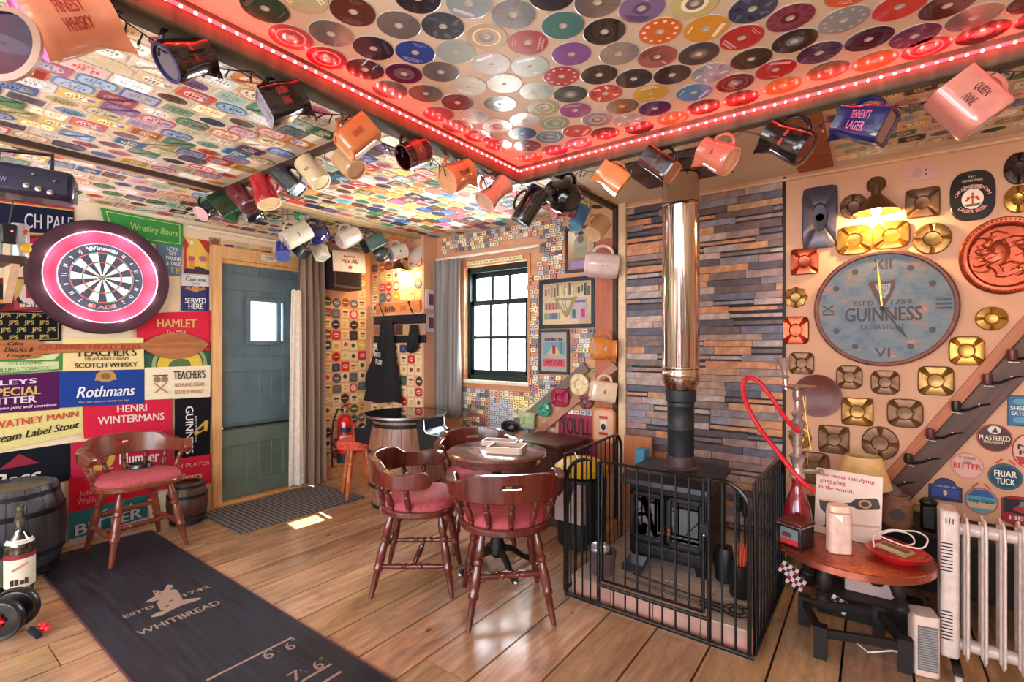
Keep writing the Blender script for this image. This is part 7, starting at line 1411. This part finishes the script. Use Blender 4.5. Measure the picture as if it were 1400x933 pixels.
mug('cyl', 'tall black mug with silver base ring, hanging left of the beam corner', 724, 282, 0, X1 + .03, 62, .28, 238, 14, '14181a', '5c6a74', ('*5',), '8c2c24', hook=HB1)
mug('pot', 'shiny black round jug with red reflections at the beam corner', 768, 268, 0, X1 + .10, 54, .46, -25, 42, '140c0e', '1c1418', (), hook=HB2)
mug('sqjug', 'small orange jug hanging right of the beam corner', 836, 243, 1, Y1, 48, .38, -35, 8, 'd88850', 'd8945c', (), hook=HB2)
mug('square', 'black-maroon square jug covered in small lettering above the flue', 902, 225, 1, Y1, 56, .34, -32, 28, '2c1416', 'b06838', ('*6', '*5', '*4'), '8c5850', hook=HB2, name='water_jug')
mug('jug', 'salmon pink jug right above the flue', 980, 213, 1, Y1, 54, .44, -22, 26, 'd0705c', 'd89078', ('*2',), 'a03c50', hook=HB2)
mug('jug', 'black jug with gold lettering and a pale rim, right of the flue', 1076, 194, 1, Y1, 70, .38, -22, 22, '141012', '4c3030', ('*6', '*5'), 'c05048', hook=HB2)
mug('sqjug', "navy blue jug lettered TENNENT'S LAGER, on the stove-side beam", 1180, 170, 1, Y1, 74, .36, -8, 22, '1a2058', '4c3048', ("TENNENT'S", 'LAGER'), 'e07898', hook=HB2)
mug('square', 'large frosted pink jug lettered QUEEN ANNE at the right end of the beam', 1322, 142, 1, Y1, 84, .42, -38, 6, 'd88878', 'c0a090', ('QUEEN', 'ANNE'), '401820', hook=HB2, name='water_jug')
mug('cyl', 'black mug with a white base, leftmost of the row by the door', 284, 286, 1, Y2, 34, .40, 215, 40, '101412', 'e0b8b8', (), hook=HC)
mug('tri', 'dark green three-cornered jug in the row by the door', 307, 282, 1, Y2, 44, .36, -55, 32, '1c3c28', '245036', (), hook=HC, name='water_jug')
mug('cyl', 'maroon mug with dark open base in the row by the door', 333, 272, 1, Y2, 40, .42, -55, 38, '5c1420', '3c0c14', ('*4',), 'b06868', hook=HC)
mug('jug', 'bright red jug with a cream base in the row by the door', 362, 262, 1, Y2, 48, .40, -78, 32, 'b01824', 'e0c090', (), hook=HC)
mug('pot', 'small glossy black jug tucked under the maroon mug', 345, 292, 1, Y2 + .15, 28, .5, 200, 20, '101414', 'a8b0b4', (), hook=HC)
mug('square', 'black square jug with a cream-rimmed base in the row by the door', 395, 248, 1, Y2, 46, .34, -50, 34, '101218', '14141c', (), hook=HC, name='water_jug')
mug('cyl', 'pale cream mug with purple lettering in the row by the door', 428, 236, 1, Y2, 48, .38, -58, 34, 'd8c098', 'd8c48c', ('*6',), '6c3048', hook=HC)
mug('cyl', 'tan mug hanging behind the orange square jug', 478, 224, 1, Y2 + .03, 40, .50, -48, 42, 'c8a070', 'c89868', (), hook=HC)
mug('cyl', 'tall cream mug with a green top bead over the door corner', 405, 322, 0, X3, 44, .36, 208, 18, 'd8d4bc', 'd8c8bc', ('*2',), '5c3c34', hook=HC)
mug('square', 'small bright blue square mug above the door', 387, 344, 0, X3 - .1, 26, .44, -95, 52, '283a90', '5464b0', (), hook=HC)
mug('square', 'black and cream square mug beside the blue one above the door', 410, 340, 0, X3 - .1, 30, .36, -50, 34, '3c3a3c', '14181c', (), hook=HC)
mug('pot', 'navy blue round jug with a silver base above the door curtain', 433, 320, 0, X3, 34, .48, 200, 26, '141c54', '98a4b8', (), hook=HC)
mug('square', 'cream square mug hanging in front of the door curtain', 438, 345, 0, X3 - .12, 24, .44, -70, 30, 'd8d0b8', 'd8d4bc', (), hook=HC)
mug('oct', 'white mug with a red crest over the loudspeaker', 476, 325, 0, X3, 36, .40, 205, 30, 'e0d4c8', 'd8c0bc', ('*1',), 'b83840', hook=HC)
mug('square', 'black and mint square mug right of the pale ale sign', 510, 332, 0, X3, 34, .36, 205, 30, '4c6460', '181c20', (), hook=HC)
mug('pot', 'dark patterned little jug under the black and mint mug', 522, 348, 0, X3, 24, .5, 200, 10, '3c4444', '545c5c', (), hook=HC)
mug('cyl', 'white mug with a black crest left of the grey curtain', 543, 345, 0, X3, 28, .44, 195, 30, 'e4dcd4', 'e0d8d4', ('*1',), '20242c', hook=HC)
mug('square', 'white square mug nearest the grey curtain', 571, 348, 0, X3, 28, .42, 215, 22, 'd8cfc8', 'e0dcd8', (), hook=HC if 0 else HC) if 0 else mug('square', 'white square mug nearest the grey curtain', 571, 348, 0, X3, 28, .42, 215, 22, 'd8cfc8', 'e0dcd8', (), hook=HC)
mug('sqjug', 'small red and pink jug behind the shiny black one', 768, 286, 0, X4, 30, .44, 185, 25, 'b81c34', 'd89090', (), hook=HC)
mug('cyl', 'sky blue mug with a tan-rimmed base near the corner post', 791, 298, 0, X4, 38, .34, -112, 36, '3c78a8', '5890b0', (), hook=HC)
mug('cyl', 'cream tan mug with a round base near the corner post', 817, 312, 0, X4, 34, .46, -128, 40, 'c89c70', 'dcb488', (), hook=HC)
mug('oct', 'white eight-sided mug with a maroon band on the corner post', 822, 363, 1, YW - .13, 44, .40, 175, 5, 'e0c4c0', 'e8dcd8', ('*4',), '5c2838')
mug('sqjug', 'orange square ice jug with a white oval badge on the corner post', 825, 477, 1, YW - .13, 32, .46, 178, 12, 'd8843c', 'd08c4c', ('*3',), 'e8e4e0', name='ice_jug')
mug('square', 'cream square jug with a grey emblem on the corner post', 824, 535, 1, YW - .13, 32, .46, 172, 12, 'e8cdb0', 'e8cdb0', ('*3',), '5c6458', name='ice_jug')
T = tag(MB().prism(rrect(.16, .23, .03, 3), 0, .05, paint('d88848', .4), top=1.12).build('ice_tub', None, wall_frame('W', on('W', 829, 581, .03)), bevel=.004), 'orange and cream plastic tub hung on the corner post above the guard', 'tub')
MB().flat(rrect(.15, .22, .03, 3), .0505, card('e0b090')).flat(rrect(.07, .02, .002, 1, 0, .06), .051, card('c02830')).flat(rrect(.05, .08, .002, 1, 0, 0), .051, card('e8e0d0')).flat(ell(.02, .025, 12, 0, -.01), .0515, card('202020')).flat(rrect(.07, .02, .002, 1, 0, -.06), .051, card('c02830')).build('printed_emblem', T, smooth=False)
tag(MB().ball((0, 0, 0), .028, paint('18a050', .15, coat=.6), 14).build('green_bead', None, Matrix.Translation(hit(392 + 15, 296, 0, X3) + Vector((0, 0, 0)))), 'green glass bauble hanging on the handle of the tall cream mug', 'bauble')
p = hit(8, 62, 0, -1.2); T = thing('hanging_disc', 'round dark blue disc with a tan rim at the upper left edge', 'disc', frame(p, CR_ * .85 + Vector((0, 0, -.3)), Vector((0, 0, 1)))); MB().lathe([(.001, 0), (.052, 0), (.054, .004)], paint('14102c', .25, coat=.5), 36).build('face', T); MB().lathe([(.052, -.004), (.062, -.004), (.064, .004), (.054, .008)], paint('a88470', .5), 36, caps=False).build('rim', T)
# fairy lights on a dark cable
def fairy(label, pts, n=46, seed=1):
    T = thing('fairy_lights', label, 'fairy lights'); r_ = random.Random(seed); P = []
    for i in range(len(pts) - 1):
        A, B = Vector(pts[i]), Vector(pts[i + 1]); sag = .035 + .02 * r_.random()
        for k in range(10): t = k / 10; P.append(A.lerp(B, t) + Vector((r_.uniform(-.004, .004), r_.uniform(-.004, .004), -sag * math.sin(math.pi * t))))
    P.append(Vector(pts[-1])); MB().tube(P, .0018, M_wire, 5).build('cable', T)
    b = MB().rod((0, 0, 0), (.004, .002, -.020), .0022, M_wire, 5).rod((.004, .002, -.020), (.005, .003, -.031), .0032, paint('3c3a44', .2), 6); me = b.mesh('bulb')
    for k in range(1, len(P) - 1, 1):
        link('bulb', me, T, Matrix.Translation(P[k]) @ Matrix.Rotation(r_.uniform(0, 6), 4, 'Z') @ Matrix.Rotation(r_.uniform(-1.2, 1.2), 4, 'X'))
fairy('dark string of fairy lights swagged along the dartboard-side beam', [(X1, -.3 + k * .33, ZB - .012) for k in range(7)] + [(X1 + .03, BY - .03, ZB - .01)], seed=2)
fairy('dark string of fairy lights swagged along the stove-side beam', [(BX + .0 + k * .34, Y1, ZB - .010) for k in range(8)], seed=3)
